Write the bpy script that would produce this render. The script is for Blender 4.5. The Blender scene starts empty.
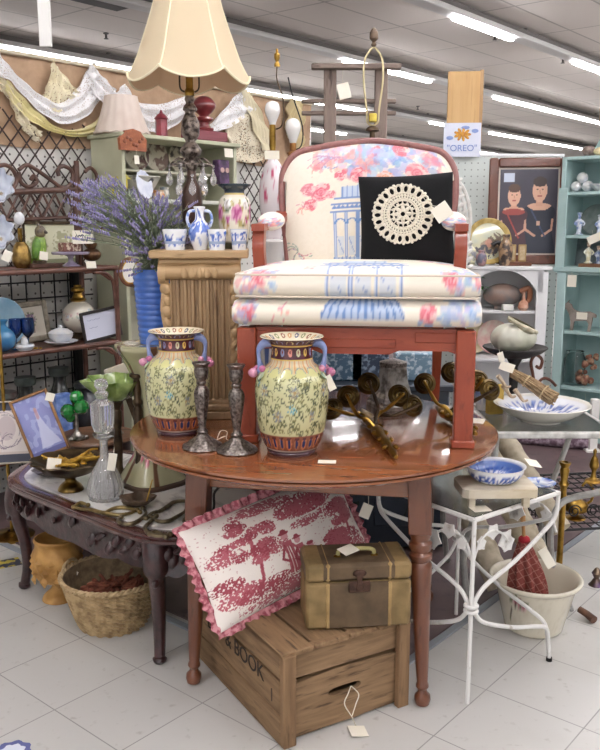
import bpy, bmesh, math, random
import numpy as np
from mathutils import Matrix, Vector, Euler
R = math.radians; PI = math.pi; TAU = 2 * PI
sc = bpy.context.scene
COL = sc.collection

# ---------------------------------------------------------------- camera, world, exposure
FPX = 830.0; PITCH = R(10.25); CAMZ = 1.4
cd = bpy.data.cameras.new('camera'); cam = bpy.data.objects.new('camera', cd); COL.objects.link(cam)
cd.sensor_fit = 'VERTICAL'; cd.sensor_height = 36; cd.lens = FPX / 750 * 36
cd.clip_start = 0.05; cd.clip_end = 200
cam.location = (0, 0, CAMZ); cam.rotation_euler = (PI / 2 - PITCH, 0, 0)
sc.camera = cam
wd = bpy.data.worlds.new('ambient_fill'); sc.world = wd; wd.use_nodes = True  # unseen white fill light, added to enter through the room's open sides
bg = wd.node_tree.nodes['Background']; bg.inputs[0].default_value = (0.93, 0.96, 1.0, 1); bg.inputs[1].default_value = 1.05
sc.view_settings.view_transform = 'Standard'; sc.view_settings.look = 'None'
sc.view_settings.gamma = 1; sc.view_settings.use_curve_mapping = False
sc.view_settings.exposure = 0.2
TUBE_STRENGTH = 42.0

# ---------------------------------------------------------------- geometry helpers
UV = Vector((.646, .763, 0))      # the store runs this way
NV = Vector((-.763, .646, 0))     # and this way across
def ray(px, py):
    c, s = math.cos(PITCH), math.sin(PITCH)
    a = (px - 300) / FPX; b = -(py - 375) / FPX
    return Vector((a, c + b * s, -s + b * c))
def P(px, py, z=None, y=None):
    d = ray(px, py); o = Vector((0, 0, CAMZ))
    t = (z - CAMZ) / d.z if z is not None else y / d.y
    return o + d * t
def PW(px, py, c):                 # where the sight line meets the upright plane NV.p = c
    d = ray(px, py); o = Vector((0, 0, CAMZ))
    return o + d * (c / NV.dot(d))
def lin(c):
    if isinstance(c, str): c = [int(c[i:i + 2], 16) / 255 for i in (0, 2, 4)]
    return tuple(x / 12.92 if x <= .04045 else ((x + .055) / 1.055) ** 2.4 for x in c[:3])
def TR(loc=(0, 0, 0), rot=(0, 0, 0), s=(1, 1, 1)):
    if isinstance(s, (int, float)): s = (s, s, s)
    return Matrix.LocRotScale(Vector(loc), Euler([R(a) for a in rot]), Vector(s))
def world(o):
    m = o.matrix_basis.copy()
    while o.parent: o = o.parent; m = o.matrix_basis @ m
    return m
def cr(pts, k=6, closed=False):    # smooth curve through points
    pts = [Vector(p) for p in pts]; n = len(pts); out = []
    for i in range(n if closed else n - 1):
        g = (lambda j: pts[j % n]) if closed else (lambda j: pts[max(0, min(n - 1, j))])
        p0, p1, p2, p3 = g(i - 1), g(i), g(i + 1), g(i + 2)
        for j in range(k):
            t = j / k
            out.append(.5 * ((2 * p1) + (p2 - p0) * t + (2 * p0 - 5 * p1 + 4 * p2 - p3) * t * t + (3 * p1 - p0 - 3 * p2 + p3) * t ** 3))
    if not closed: out.append(pts[-1])
    return out

class MB:
    def __init__(s): s.v = []; s.f = []; s.c = []; s.hc = False
    def add(s, vs, fs, T=None, cs=None):
        o = len(s.v)
        s.v += [tuple(T @ Vector(v)) for v in vs] if T is not None else [tuple(v) for v in vs]
        s.f += [tuple(i + o for i in f) for f in fs]
        if cs is not None: s.hc = True; s.c += cs
        else: s.c += [(1, 1, 1)] * len(vs)
        return s
    def box(s, c, d, bev=0, rot=(0, 0, 0), T=None):
        h = [x / 2 for x in d]; b = min(bev, min(h) * .9); M = TR(c, rot)
        if T is not None: M = T @ M
        if b <= 0:
            vs = [(x * h[0], y * h[1], z * h[2]) for x in (-1, 1) for y in (-1, 1) for z in (-1, 1)]
            return s.add(vs, [(0, 1, 3, 2), (4, 6, 7, 5), (0, 4, 5, 1), (2, 3, 7, 6), (0, 2, 6, 4), (1, 5, 7, 3)], M)
        vs = []; ix = {}
        for sx in (-1, 1):
            for sy in (-1, 1):
                for sz in (-1, 1):
                    for a in range(3):
                        ix[(sx, sy, sz, a)] = len(vs)
                        vs.append([sg * (h[k] - (0 if k == a else b)) for k, sg in enumerate((sx, sy, sz))])
        fs = []
        for a in range(3):
            o = [k for k in range(3) if k != a]
            for sg in (-1, 1):
                q = []
                for p, r in ((-1, -1), (1, -1), (1, 1), (-1, 1)):
                    k = [0, 0, 0]; k[a] = sg; k[o[0]] = p; k[o[1]] = r; q.append(ix[(*k, a)])
                fs.append(q)
            for p in (-1, 1):
                for r in (-1, 1):
                    q = []
                    for sg, ax in ((-1, o[0]), (1, o[0]), (1, o[1]), (-1, o[1])):
                        k = [0, 0, 0]; k[a] = sg; k[o[0]] = p; k[o[1]] = r; q.append(ix[(*k, ax)])
                    fs.append(q)
        for sx in (-1, 1):
            for sy in (-1, 1):
                for sz in (-1, 1): fs.append([ix[(sx, sy, sz, a)] for a in range(3)])
        return s.add(vs, fs, M)
    def lathe(s, prof, n=24, T=None, rf=None, cv=None, k=0, vz=None):
        if k: prof = [(max(0, p.x), p.y) for p in cr([(a, b, 0) for a, b in prof], k)]
        L = [0]
        for a, b in zip(prof, prof[1:]): L.append(L[-1] + math.hypot(b[0] - a[0], b[1] - a[1]))
        vs = []; cs = [] if cv else None; im = max(range(len(prof)), key=lambda i: prof[i][1])
        vf = (lambda l: l / L[-1]) if vz is None else (lambda l: vz * l / L[im] if l <= L[im] else vz + (1 - vz) * (l - L[im]) / (L[-1] - L[im]))
        for i, (r, z) in enumerate(prof):
            for j in range(n):
                a = TAU * j / n; q = rf(a, z, r) if rf else 1
                vs.append((r * q * math.cos(a), r * q * math.sin(a), z))
                if cv: cs.append(cv.at(j / n, vf(L[i])))
        fs = [(i * n + j, i * n + (j + 1) % n, (i + 1) * n + (j + 1) % n, (i + 1) * n + j) for i in range(len(prof) - 1) for j in range(n)]
        if prof[0][0] > 1e-5 and cv is None: fs.append(tuple(range(n))[::-1])
        return s.add(vs, fs, T, cs)
    def grid(s, fn, nu, nv, T=None, cv=None, wu=False, wv=False):
        U = nu if wu else nu + 1; V = nv if wv else nv + 1
        vs = []; cs = [] if cv else None
        for i in range(V):
            for j in range(U):
                vs.append(fn(j / nu, i / nv))
                if cv: cs.append(cv.at(j / nu, i / nv))
        fs = [(i * U + j, i * U + (j + 1) % U, ((i + 1) % V) * U + (j + 1) % U, ((i + 1) % V) * U + j) for i in range(nv) for j in range(nu)]
        return s.add(vs, fs, T, cs)
    def ell(s, c, r, n=14, m=9, rot=(0, 0, 0), fn=None):
        if isinstance(r, (int, float)): r = (r, r, r)
        def f(u, v):
            a = TAU * u; b = PI * (v - .5); q = fn(a, b) if fn else 1
            return (r[0] * q * math.cos(a) * math.cos(b), r[1] * q * math.sin(a) * math.cos(b), r[2] * q * math.sin(b))
        return s.grid(f, n, m, TR(c, rot), wu=True)
    def tube(s, pts, r, n=8, closed=False, T=None):
        pts = [Vector(p) for p in pts]; N = len(pts); vs = []
        rr = r if isinstance(r, (list, tuple)) else [r] * N
        if callable(r): rr = [r(i / (N - 1)) for i in range(N)]
        tg = [((pts[(i + 1) % N] - pts[i - 1]) if closed else (pts[min(N - 1, i + 1)] - pts[max(0, i - 1)])).normalized() for i in range(N)]
        t0 = tg[0]; a = t0.orthogonal().normalized()
        for i in range(N):
            a = (a - tg[i] * a.dot(tg[i]))
            a = a.normalized() if a.length > 1e-6 else tg[i].orthogonal().normalized()
            b = tg[i].cross(a)
            for j in range(n):
                w = TAU * j / n; vs.append(pts[i] + (a * math.cos(w) + b * math.sin(w)) * rr[i])
        M = N if closed else N - 1
        fs = [(i * n + j, i * n + (j + 1) % n, ((i + 1) % N) * n + (j + 1) % n, ((i + 1) % N) * n + j) for i in range(M) for j in range(n)]
        if not closed: fs += [tuple(range(n))[::-1], tuple(range((N - 1) * n, N * n))]
        return s.add(vs, fs, T)
    def prism(s, poly, z0, z1, T=None):
        n = len(poly)
        vs = [(x, y, z0) for x, y in poly] + [(x, y, z1) for x, y in poly]
        fs = [tuple(range(n))[::-1], tuple(range(n, 2 * n))] + [(i, (i + 1) % n, n + (i + 1) % n, n + i) for i in range(n)]
        return s.add(vs, fs, T)
    def build(s, name, mat, parent=None, label=None, cat=None, group=None, kind=None, T=None, w=False, ang=38, flat=False):
        me = bpy.data.meshes.new(name)
        V = s.v
        if w and parent is not None:
            iw = world(parent).inverted(); V = [tuple(iw @ Vector(v)) for v in V]
        me.from_pydata(V, [], s.f)
        if s.hc:
            at = me.color_attributes.new('Col', 'FLOAT_COLOR', 'POINT')
            at.data.foreach_set('color', np.array([(*c, 1) for c in s.c], dtype=np.float32).ravel())
        bm = bmesh.new(); bm.from_mesh(me)
        bmesh.ops.remove_doubles(bm, verts=bm.verts, dist=1e-6)
        bmesh.ops.recalc_face_normals(bm, faces=bm.faces); bm.to_mesh(me); bm.free()
        if not flat: me.shade_smooth(); me.set_sharp_from_angle(angle=R(ang))
        me.materials.append(mat)
        o = bpy.data.objects.new(name, me); COL.objects.link(o)
        if parent is not None: o.parent = parent
        if T is not None: o.matrix_basis = T
        return tagit(o, label, cat, group, kind)
def tagit(o, label=None, cat=None, group=None, kind=None):
    for k, v in (('label', label), ('category', cat), ('group', group), ('kind', kind)):
        if v: o[k] = v
    return o
def thing(name, label, cat, loc=(0, 0, 0), rz=0, group=None, s=1):
    o = bpy.data.objects.new(name, None); o.empty_display_size = .05; COL.objects.link(o)
    o.location = loc; o.rotation_euler = (0, 0, R(rz)); o.scale = (s, s, s)
    return tagit(o, label, cat, group)
def dup(root, loc, rz=None, label=None, s=None):
    def cp(o, par):
        c = o.copy(); COL.objects.link(c); c.parent = par
        for k in [k for k in ALL() if k.parent == o]: cp(k, c)
        return c
    kids = {}
    def ALL(): return list(root_children)
    root_children = [o for o in bpy.data.objects if o.parent]
    r = cp(root, None); r.location = loc
    if rz is not None: r.rotation_euler = (0, 0, R(rz))
    if s is not None: r.scale = (s, s, s)
    if label: r['label'] = label
    return r

# ---------------------------------------------------------------- painted patterns (glazes, prints, embroidery)
class Canvas:
    def __init__(s, w, h, col, asp=None, seed=1):
        s.w, s.h = w, h; s.a = asp or w / h
        s.p = np.empty((h, w, 3)); s.p[:] = lin(col)
        s.X, s.Y = np.meshgrid((np.arange(w) + .5) / w * s.a, 1 - (np.arange(h) + .5) / h)
        s.r = random.Random(seed); s.nr = np.random.RandomState(seed)
    def win(s, x0, y0, x1, y1):
        i0 = max(0, int(x0 / s.a * s.w) - 1); i1 = min(s.w, int(x1 / s.a * s.w) + 2)
        j0 = max(0, int((1 - y1) * s.h) - 1); j1 = min(s.h, int((1 - y0) * s.h) + 2)
        return slice(j0, max(j0, j1)), slice(i0, max(i0, i1))
    def mask(s, sl, m, col, al=1.0):
        c = np.array(lin(col)); sub = s.p[sl]; k = (m * al)[..., None]; s.p[sl] = sub * (1 - k) + c * k
    def ell(s, x, y, rx, ry, col, al=1.0, rot=0):
        q = max(rx, ry); sl = s.win(x - q, y - q, x + q, y + q); X = s.X[sl] - x; Y = s.Y[sl] - y
        c, n = math.cos(R(rot)), math.sin(R(rot)); a = (X * c + Y * n) / rx; b = (-X * n + Y * c) / ry
        s.mask(sl, (a * a + b * b < 1).astype(float), col, al)
    def line(s, pts, wd, col, al=1.0):
        for (x0, y0), (x1, y1) in zip(pts, pts[1:]):
            sl = s.win(min(x0, x1) - wd, min(y0, y1) - wd, max(x0, x1) + wd, max(y0, y1) + wd)
            X = s.X[sl]; Y = s.Y[sl]; dx, dy = x1 - x0, y1 - y0; L = dx * dx + dy * dy + 1e-12
            t = np.clip(((X - x0) * dx + (Y - y0) * dy) / L, 0, 1)
            d = np.hypot(X - x0 - t * dx, Y - y0 - t * dy); s.mask(sl, (d < wd / 2).astype(float), col, al)
    def rect(s, x0, y0, x1, y1, col, al=1.0):
        sl = s.win(x0, y0, x1, y1); X = s.X[sl]; Y = s.Y[sl]
        s.mask(sl, ((X >= x0) & (X <= x1) & (Y >= y0) & (Y <= y1)).astype(float), col, al)
    def poly(s, pts, col, al=1.0):
        xs = [p[0] for p in pts]; ys = [p[1] for p in pts]; sl = s.win(min(xs), min(ys), max(xs), max(ys))
        X = s.X[sl]; Y = s.Y[sl]; m = np.zeros(X.shape, bool)
        for (x0, y0), (x1, y1) in zip(pts, pts[1:] + pts[:1]):
            if abs(y1 - y0) < 1e-9: continue
            m ^= ((Y > min(y0, y1)) & (Y <= max(y0, y1)) & (X < (x1 - x0) * (Y - y0) / (y1 - y0) + x0))
        s.mask(sl, m.astype(float), col, al)
    def arc(s, x, y, r, a0, a1, wd, col, al=1.0, n=12, r1=None):
        r1 = r if r1 is None else r1
        s.line([(x + (r + (r1 - r) * i / n) * math.cos(R(a0 + (a1 - a0) * i / n)), y + (r + (r1 - r) * i / n) * math.sin(R(a0 + (a1 - a0) * i / n))) for i in range(n + 1)], wd, col, al)
    def noise(s, f):
        g = s.nr.rand(int(f) + 2, int(f * s.a) + 2)
        y = s.Y * (g.shape[0] - 1.01); x = s.X / s.a * (g.shape[1] - 1.01)
        i = y.astype(int); j = x.astype(int); fy = y - i; fx = x - j
        return (g[i, j] * (1 - fx) + g[i, j + 1] * fx) * (1 - fy) + (g[i + 1, j] * (1 - fx) + g[i + 1, j + 1] * fx) * fy
    def foliage(s, x, y, rx, ry, col, th=.5, f=50, al=1.0):
        n = s.noise(f); e = ((s.X - x) / rx) ** 2 + ((s.Y - y) / ry) ** 2
        s.mask((slice(None), slice(None)), ((n > th + .25 * (e - .5).clip(-.4, 1)) & (e < 1)).astype(float), col, al)
    def rose(s, x, y, r, cols=('e9a3a8', 'd9707f', 'f3cfc9'), leaf=None):
        if leaf:
            for k in range(5):
                a = s.r.random() * TAU; s.ell(x + r * 1.15 * math.cos(a), y + r * 1.15 * math.sin(a), r * .55, r * .24, leaf, .9, math.degrees(a))
        for k in range(9):
            a = TAU * k / 9 + s.r.random(); s.ell(x + r * .6 * math.cos(a), y + r * .6 * math.sin(a), r * .48, r * .36, cols[k % 3], .85, math.degrees(a) + 90)
        s.ell(x, y, r * .5, r * .45, cols[0]); s.arc(x, y, r * .38, 0, 300, r * .14, cols[1]); s.arc(x, y, r * .15, 60, 330, r * .12, cols[1])
        s.arc(x, y, r * .68, 200, 330, r * .1, cols[1], .8); s.arc(x, y, r * .8, 20, 120, r * .09, cols[1], .8)
    def at(s, u, v):
        i = min(s.h - 1, max(0, int((1 - v) * s.h))); j = min(s.w - 1, int((u % 1.0000001) * s.w)); return tuple(s.p[i, j])

# ---------------------------------------------------------------- materials
_m = {}
def nt(name):
    m = bpy.data.materials.new(name); m.use_nodes = True; t = m.node_tree; return m, t, t.nodes['Principled BSDF']
def N(t, kind, **kw):
    n = t.nodes.new(kind)
    for k, v in kw.items():
        if k in n.inputs: n.inputs[k].default_value = v
        else: setattr(n, k, v)
    return n
def coords(t, scale=(1, 1, 1), rot=(0, 0, 0)):
    c = N(t, 'ShaderNodeTexCoord'); m = N(t, 'ShaderNodeMapping'); m.inputs['Scale'].default_value = scale
    m.inputs['Rotation'].default_value = [R(a) for a in rot]; t.links.new(c.outputs['Object'], m.inputs['Vector']); return m.outputs[0]
def mixc(t, fac, a, b):
    m = N(t, 'ShaderNodeMix', data_type='RGBA')
    for i, x in ((0, fac), (6, a), (7, b)):
        if hasattr(x, 'links') or isinstance(x, bpy.types.NodeSocket): t.links.new(x, m.inputs[i])
        else: m.inputs[i].default_value = x if i == 0 else (*lin(x), 1)
    return m.outputs[2]
def ramp(t, src, a=.4, b=.6):
    m = N(t, 'ShaderNodeMapRange'); m.inputs[1].default_value = a; m.inputs[2].default_value = b; t.links.new(src, m.inputs[0]); return m.outputs[0]
def bumpit(t, b, src, st, dist=.002):
    n = N(t, 'ShaderNodeBump'); n.inputs['Strength'].default_value = st; n.inputs['Distance'].default_value = dist
    t.links.new(src, n.inputs['Height']); t.links.new(n.outputs[0], b.inputs['Normal'])
def mat(col, rough=.5, metal=0, col2=None, sc_=12, bump=0, bs=60, coat=0, sheen=0, lo=.4, hi=.65, stretch=(1, 1, 1), sub=0):
    key = ('m', col, rough, metal, col2, sc_, bump, bs, coat, sheen, lo, hi, stretch, sub)
    if key in _m: return _m[key]
    m, t, b = nt('surface_' + col); v = coords(t, stretch)
    n = N(t, 'ShaderNodeTexNoise', Scale=float(sc_), Detail=5.0); t.links.new(v, n.inputs['Vector'])
    if col2: t.links.new(mixc(t, ramp(t, n.outputs[0], lo, hi), col, col2), b.inputs['Base Color'])
    else: b.inputs['Base Color'].default_value = (*lin(col), 1)
    b.inputs['Roughness'].default_value = rough; b.inputs['Metallic'].default_value = metal
    b.inputs['Coat Weight'].default_value = coat; b.inputs['Sheen Weight'].default_value = sheen
    if sub: b.inputs['Subsurface Weight'].default_value = sub; b.inputs['Subsurface Radius'].default_value = (.02, .015, .01)
    if bump:
        n2 = N(t, 'ShaderNodeTexNoise', Scale=float(bs), Detail=4.0); t.links.new(v, n2.inputs['Vector']); bumpit(t, b, n2.outputs[0], bump)
    _m[key] = m; return m
def wood(c1, c2, c3=None, st=(1, 12, 12), s=3.0, rough=.4, coat=0, bump=.15):
    key = ('w', c1, c2, c3, st, s, rough, coat)
    if key in _m: return _m[key]
    m, t, b = nt('wood_' + c1); v = coords(t, st)
    n = N(t, 'ShaderNodeTexNoise', Scale=s, Detail=7.0, Roughness=.6, Distortion=.5); t.links.new(v, n.inputs['Vector'])
    c = mixc(t, ramp(t, n.outputs[0], .35, .65), c1, c2)
    if c3:
        n3 = N(t, 'ShaderNodeTexNoise', Scale=s * 2.6, Detail=8.0); t.links.new(v, n3.inputs['Vector'])
        c = mixc(t, ramp(t, n3.outputs[0], .58, .72), c, c3)
    t.links.new(c, b.inputs['Base Color']); b.inputs['Roughness'].default_value = rough; b.inputs['Coat Weight'].default_value = coat
    b.inputs['Coat Roughness'].default_value = .08
    bumpit(t, b, n.outputs[0], bump, .001); _m[key] = m; return m
def painted(rough=.5, coat=0, sheen=0, bump=0, bs=200, metal=0):
    key = ('p', rough, coat, sheen, bump, bs, metal)
    if key in _m: return _m[key]
    m, t, b = nt('painted_pattern'); a = N(t, 'ShaderNodeAttribute', attribute_name='Col')
    t.links.new(a.outputs['Color'], b.inputs['Base Color']); b.inputs['Roughness'].default_value = rough; b.inputs['Metallic'].default_value = metal
    b.inputs['Coat Weight'].default_value = coat; b.inputs['Sheen Weight'].default_value = sheen
    if bump:
        n2 = N(t, 'ShaderNodeTexNoise', Scale=float(bs), Detail=3.0); t.links.new(coords(t), n2.inputs['Vector']); bumpit(t, b, n2.outputs[0], bump)
    _m[key] = m; return m
def glass(col='ffffff', rough=.02, ior=1.45, thin=False, tw=1.0):
    key = ('g', col, rough, thin, tw)
    if key in _m: return _m[key]
    m, t, b = nt('glass_' + col); b.inputs['Base Color'].default_value = (*lin(col), 1); b.inputs['Roughness'].default_value = rough
    b.inputs['Transmission Weight'].default_value = tw; b.inputs['IOR'].default_value = ior
    _m[key] = m; return m
def emit(col, st):
    m, t, b = nt('lit'); b.inputs['Base Color'].default_value = (1, 1, 1, 1)
    b.inputs['Emission Color'].default_value = (*lin(col), 1); b.inputs['Emission Strength'].default_value = st; return m
def lace(col, cell=55.0, th=.28, col2=None):
    key = ('l', col, cell, th)
    if key in _m: return _m[key]
    m, t, b = nt('lace_' + col); b.inputs['Base Color'].default_value = (*lin(col), 1); b.inputs['Roughness'].default_value = .9
    v = N(t, 'ShaderNodeTexVoronoi', Scale=cell); t.links.new(coords(t), v.inputs['Vector'])
    n = N(t, 'ShaderNodeTexNoise', Scale=9.0); t.links.new(coords(t), n.inputs['Vector'])
    a = N(t, 'ShaderNodeMath', operation='SUBTRACT'); t.links.new(v.outputs['Distance'], a.inputs[0]); 
    q = N(t, 'ShaderNodeMath', operation='MULTIPLY'); t.links.new(n.outputs[0], q.inputs[0]); q.inputs[1].default_value = th * 2
    t.links.new(q.outputs[0], a.inputs[1])
    g = N(t, 'ShaderNodeMath', operation='GREATER_THAN'); t.links.new(a.outputs[0], g.inputs[0]); g.inputs[1].default_value = -.02
    t.links.new(g.outputs[0], b.inputs['Alpha']); bumpit(t, b, v.outputs['Distance'], .5, .003)
    _m[key] = m; return m
WHITE = mat('e9e7e2', .5); PAPER = mat('ece6d6', .8); SILVER = mat('b5b0aa', .3, 1, '6d6660', 40, .4, 90)
PEWTER = mat('968d87', .33, .9, '4a423d', 130, .8, 140, lo=.36, hi=.68); BRASS = mat('b08d45', .3, 1, '7a5c28', 20, .2); BRONZE = mat('5c4c3a', .4, .8, '3a2f26', 20, .4)
BLACKIRON = mat('1d1b1c', .5, .3); STRING = mat('ddd6c4', .9); GOLD = mat('c8a24a', .3, 1, '8f6c2a', 30, .2)
def card(parent, p, w=.035, h=.05, rot=(90, 0, 0), string=None, m=None, name='price_tag'):
    """paper tag; p world centre, rot orients the card's own plane (x width, y height)"""
    T = TR(p, rot); b = MB(); b.box((0, 0, 0), (w, h, .0012), 0, T=T)
    o = b.build(name, m or PAPER, parent, w=True)
    if string:
        q = MB(); a = T @ Vector((0, h * .42, .001)); e = Vector(string)
        q.tube(cr([a, a + e / 2 + Vector((0, -.004, -.01)), a + e], 5), .0009, 5); q.build('string', STRING, o, w=True)
    return o
def loose(px, py, z, label, w=.055, h=.04, rz=0):
    p = P(px, py, z=z); b = MB(); b.box((0, 0, .0008), (w, h, .0012)); 
    return b.build('price_tag', PAPER, None, label, 'price tag', T=TR((p.x, p.y, z), (0, 0, rz)))
def words(txt, size, mt, parent, T, name='lettering'):
    c = bpy.data.curves.new('t', 'FONT'); c.body = txt; c.size = size; c.align_x = 'CENTER'; c.align_y = 'CENTER'; c.extrude = .0006
    o = bpy.data.objects.new('t', c); COL.objects.link(o); bpy.context.view_layer.update()
    me = bpy.data.meshes.new_from_object(o.evaluated_get(bpy.context.evaluated_depsgraph_get())); bpy.data.objects.remove(o); 
    me.materials.clear(); me.materials.append(mt); me.name = name
    q = bpy.data.objects.new(name, me); COL.objects.link(q); q.parent = parent; q.matrix_basis = T; return q
# ---------------------------------------------------------------- the setting
def floor_mat():
    m, t, b = nt('vinyl_tile'); c = N(t, 'ShaderNodeTexCoord'); mp = N(t, 'ShaderNodeMapping')
    # rotate so x runs across (w) and y along (u)
    mp.inputs['Rotation'].default_value = (0, 0, -math.atan2(.646, -.763) ); t.links.new(c.outputs['Object'], mp.inputs['Vector'])
    br = N(t, 'ShaderNodeTexBrick', offset=0.0, squash=1.0); br.inputs['Scale'].default_value = 1; br.inputs['Mortar Size'].default_value = .0022
    br.inputs['Mortar Smooth'].default_value = .3; br.inputs['Brick Width'].default_value = .305; br.inputs['Row Height'].default_value = .305
    mp.inputs['Location'].default_value = (-.155, .01, 0)
    br.inputs['Color1'].default_value = (*lin('c6c4c0'), 1); br.inputs['Color2'].default_value = (*lin('c1bfbb'), 1); br.inputs['Mortar'].default_value = (*lin('908e8c'), 1)
    t.links.new(mp.outputs[0], br.inputs['Vector'])
    n = N(t, 'ShaderNodeTexNoise', Scale=30.0, Detail=8.0); t.links.new(c.outputs['Object'], n.inputs['Vector'])
    n2 = N(t, 'ShaderNodeTexNoise', Scale=2.2, Detail=4.0); t.links.new(c.outputs['Object'], n2.inputs['Vector'])
    c1 = mixc(t, ramp(t, n.outputs[0], .62, .78), br.outputs[0], 'aaa6a0'); c2 = mixc(t, ramp(t, n2.outputs[0], .5, .8), c1, 'b6b3ad')
    t.links.new(c2, b.inputs['Base Color']); b.inputs['Roughness'].default_value = .38; bumpit(t, b, br.outputs[1], -.3, .001); return m
FL = floor_mat()
b = MB(); b.box((3, 9, -.025), (50, 44, .05)); b.build('floor', FL, kind='structure', flat=True)
# darker plank walkway: region u > 1.85, w > 1.36
def uw(u, w, z=0): return Vector((UV.x * u + NV.x * w, UV.y * u + NV.y * w, z))
b = MB(); q = [uw(1.86, 1.36), uw(8.5, 1.36), uw(8.5, 6), uw(1.86, 6)]
b.prism([(p.x, p.y) for p in q], 0.0, .006); b.build('floor_aisle', wood('5b4a4b', '6a5757', '4c3f40', (3, 3, 3), 2.0, .5), kind='structure', flat=True)
b = MB()
for p0, p1 in ((uw(1.82, 1.36), uw(1.82, 6)), (uw(1.82, 1.34), uw(8.5, 1.34))):
    d = (p1 - p0); a = math.degrees(math.atan2(d.y, d.x)); b.box(tuple((p0 + p1) / 2 + Vector((0, 0, .004))), (d.length, .03, .008), .002, (0, 0, a))
b.build('trim_1', mat('8f9499', .5), kind='structure')
# ceiling
CZ = 3.34
def ceil_mat():
    m, t, b = nt('ceiling_tile'); c = N(t, 'ShaderNodeTexCoord'); mp = N(t, 'ShaderNodeMapping')
    mp.inputs['Rotation'].default_value = (0, 0, -math.atan2(.763, .646)); t.links.new(c.outputs['Object'], mp.inputs['Vector'])
    br = N(t, 'ShaderNodeTexBrick', offset=0.0); br.inputs['Scale'].default_value = 1; br.inputs['Mortar Size'].default_value = .012
    br.inputs['Brick Width'].default_value = 1.22; br.inputs['Row Height'].default_value = .61
    br.inputs['Color1'].default_value = (*lin('ded6cf'), 1); br.inputs['Color2'].default_value = (*lin('d5cdc7'), 1); br.inputs['Mortar'].default_value = (*lin('b3aca6'), 1)
    t.links.new(mp.outputs[0], br.inputs['Vector']); t.links.new(br.outputs[0], b.inputs['Base Color']); b.inputs['Roughness'].default_value = .9; return m
b = MB(); b.box((3, 10, CZ + .05), (50, 46, .1)); b.build('ceiling', ceil_mat(), kind='structure', flat=True)
b = MB(); b.box((3, 31, 1.7), (50, .1, 3.4)); b.build('wall_back', mat('c9ccd2', .8), kind='structure')
b = MB(); b.box((27, 12, 1.7), (.1, 40, 3.4)); b.build('wall_right', mat('c9c6c2', .8), kind='structure')
b = MB(); b.box((-21, 12, 1.7), (.1, 40, 3.4)); b.build('wall_left', mat('c9c6c2', .8), kind='structure')
# fluorescent rows
LIT = emit('fdfbff', TUBE_STRENGTH); HOUS = mat('d8d6d4', .5); RAIL = mat('77726f', .6)
def rowpt(Y, px, z=3.2):
    d = ray(px, 200); k = d.x / d.y; s = (k * Y) / (UV.x - k * UV.y); return s
rows = [(-3.4, None), (-.3, None), (2.9, None),
        (6.15, [(448, 505), (566, 640)]), (9.1, [(200, 222), (342, 427), (490, 600)]),
        (12.6, [(-60, 97), (103, 160), (215, 240), (250, 365), (428, 450), (487, 578)]), (16.2, [(0, 60), (300, 345), (478, 528), (560, 600)]),
        (20.0, [(100, 200), (320, 380), (460, 520)]), (24.0, [(200, 300), (400, 480), (520, 560)])]
TZ = 3.19
for Y, segs in rows:
    o = Vector((0, Y, 0)); L0, L1 = (-9, 16)
    t = thing('fluorescent_fixture', 'x', 'light fixture', tuple(o + Vector((0, 0, TZ))), math.degrees(math.atan2(UV.y, UV.x)), 'rows of strip lights under the ceiling')
    k = rows.index((Y, segs))
    t['label'] = ['row of strip lights behind the viewer', 'row of strip lights above the viewer', 'row of strip lights nearest overhead, above the tables',
                  'strip light row at the top right corner of the picture', 'long strip light row running over the wooden ladder', 'strip light row passing just above the burlap covered wall',
                  'fourth strip light row, seen low behind the wooden ladder posts', 'distant strip light row above the portrait frame', 'farthest faint strip light row near the back wall'][k]
    b = MB(); b.box(((L0 + L1) / 2, 0, .045), (L1 - L0, .15, .05), .008); b.build('housing', HOUS, t)
    b = MB(); b.box(((L0 + L1) / 2, .0, .105), (L1 - L0, .05, .05)); 
    for i in range(11): b.box((L0 + 1 + i * 2.3, 0, .12), (.03, .03, .1))
    b.build('rail', RAIL, t)
    if segs is None: sg = [(i * 2.5, i * 2.5 + 2.3) for i in range(-3, 5)]
    else: sg = [(rowpt(Y, a), rowpt(Y, c)) for a, c in segs]
    for a, c in sg:
        b = MB(); b.box(((a + c) / 2, 0, .0), (abs(c - a), .06, .03), .012); b.build('tube', LIT, t)
# hanging white post and vent, sprinkler heads
b = MB(); p = P(46, 47, y=3.6); b.box((p.x, p.y, (p.z + CZ) / 2), (.05, .02, CZ - p.z), .003)
b.build('hanging_sign', WHITE, None, 'narrow white hanging sign seen edge on at the top left', 'sign')
b = MB(); p = P(108, 1, z=CZ - .01); b.box((p.x, p.y, CZ - .01), (.5, .4, .02), .002, (0, 0, 50)); t = b.build('ceiling_vent', mat('4a4644', .7), None, 'dark square vent set in the ceiling tiles', 'vent')
for px, py, lb in ((106, 33, 'small sprinkler head left of the big lampshade'), (495, 34, 'small sprinkler head above the wooden sign board'), (563, 58, 'small sprinkler head near the right edge of the ceiling'), (418, 106, 'small sprinkler head just beyond the ladder')):
    p = P(px, py, z=CZ); b = MB(); b.lathe([(0, 0), (.03, 0), (.03, -.01), (.012, -.015), (.012, -.05), (.025, -.055), (.025, -.06), (0, -.062)], 12); b.build('sprinkler_head', mat('5a5654', .4, .6), None, lb, 'sprinkler', 'ceiling sprinklers', T=TR(p))
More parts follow.
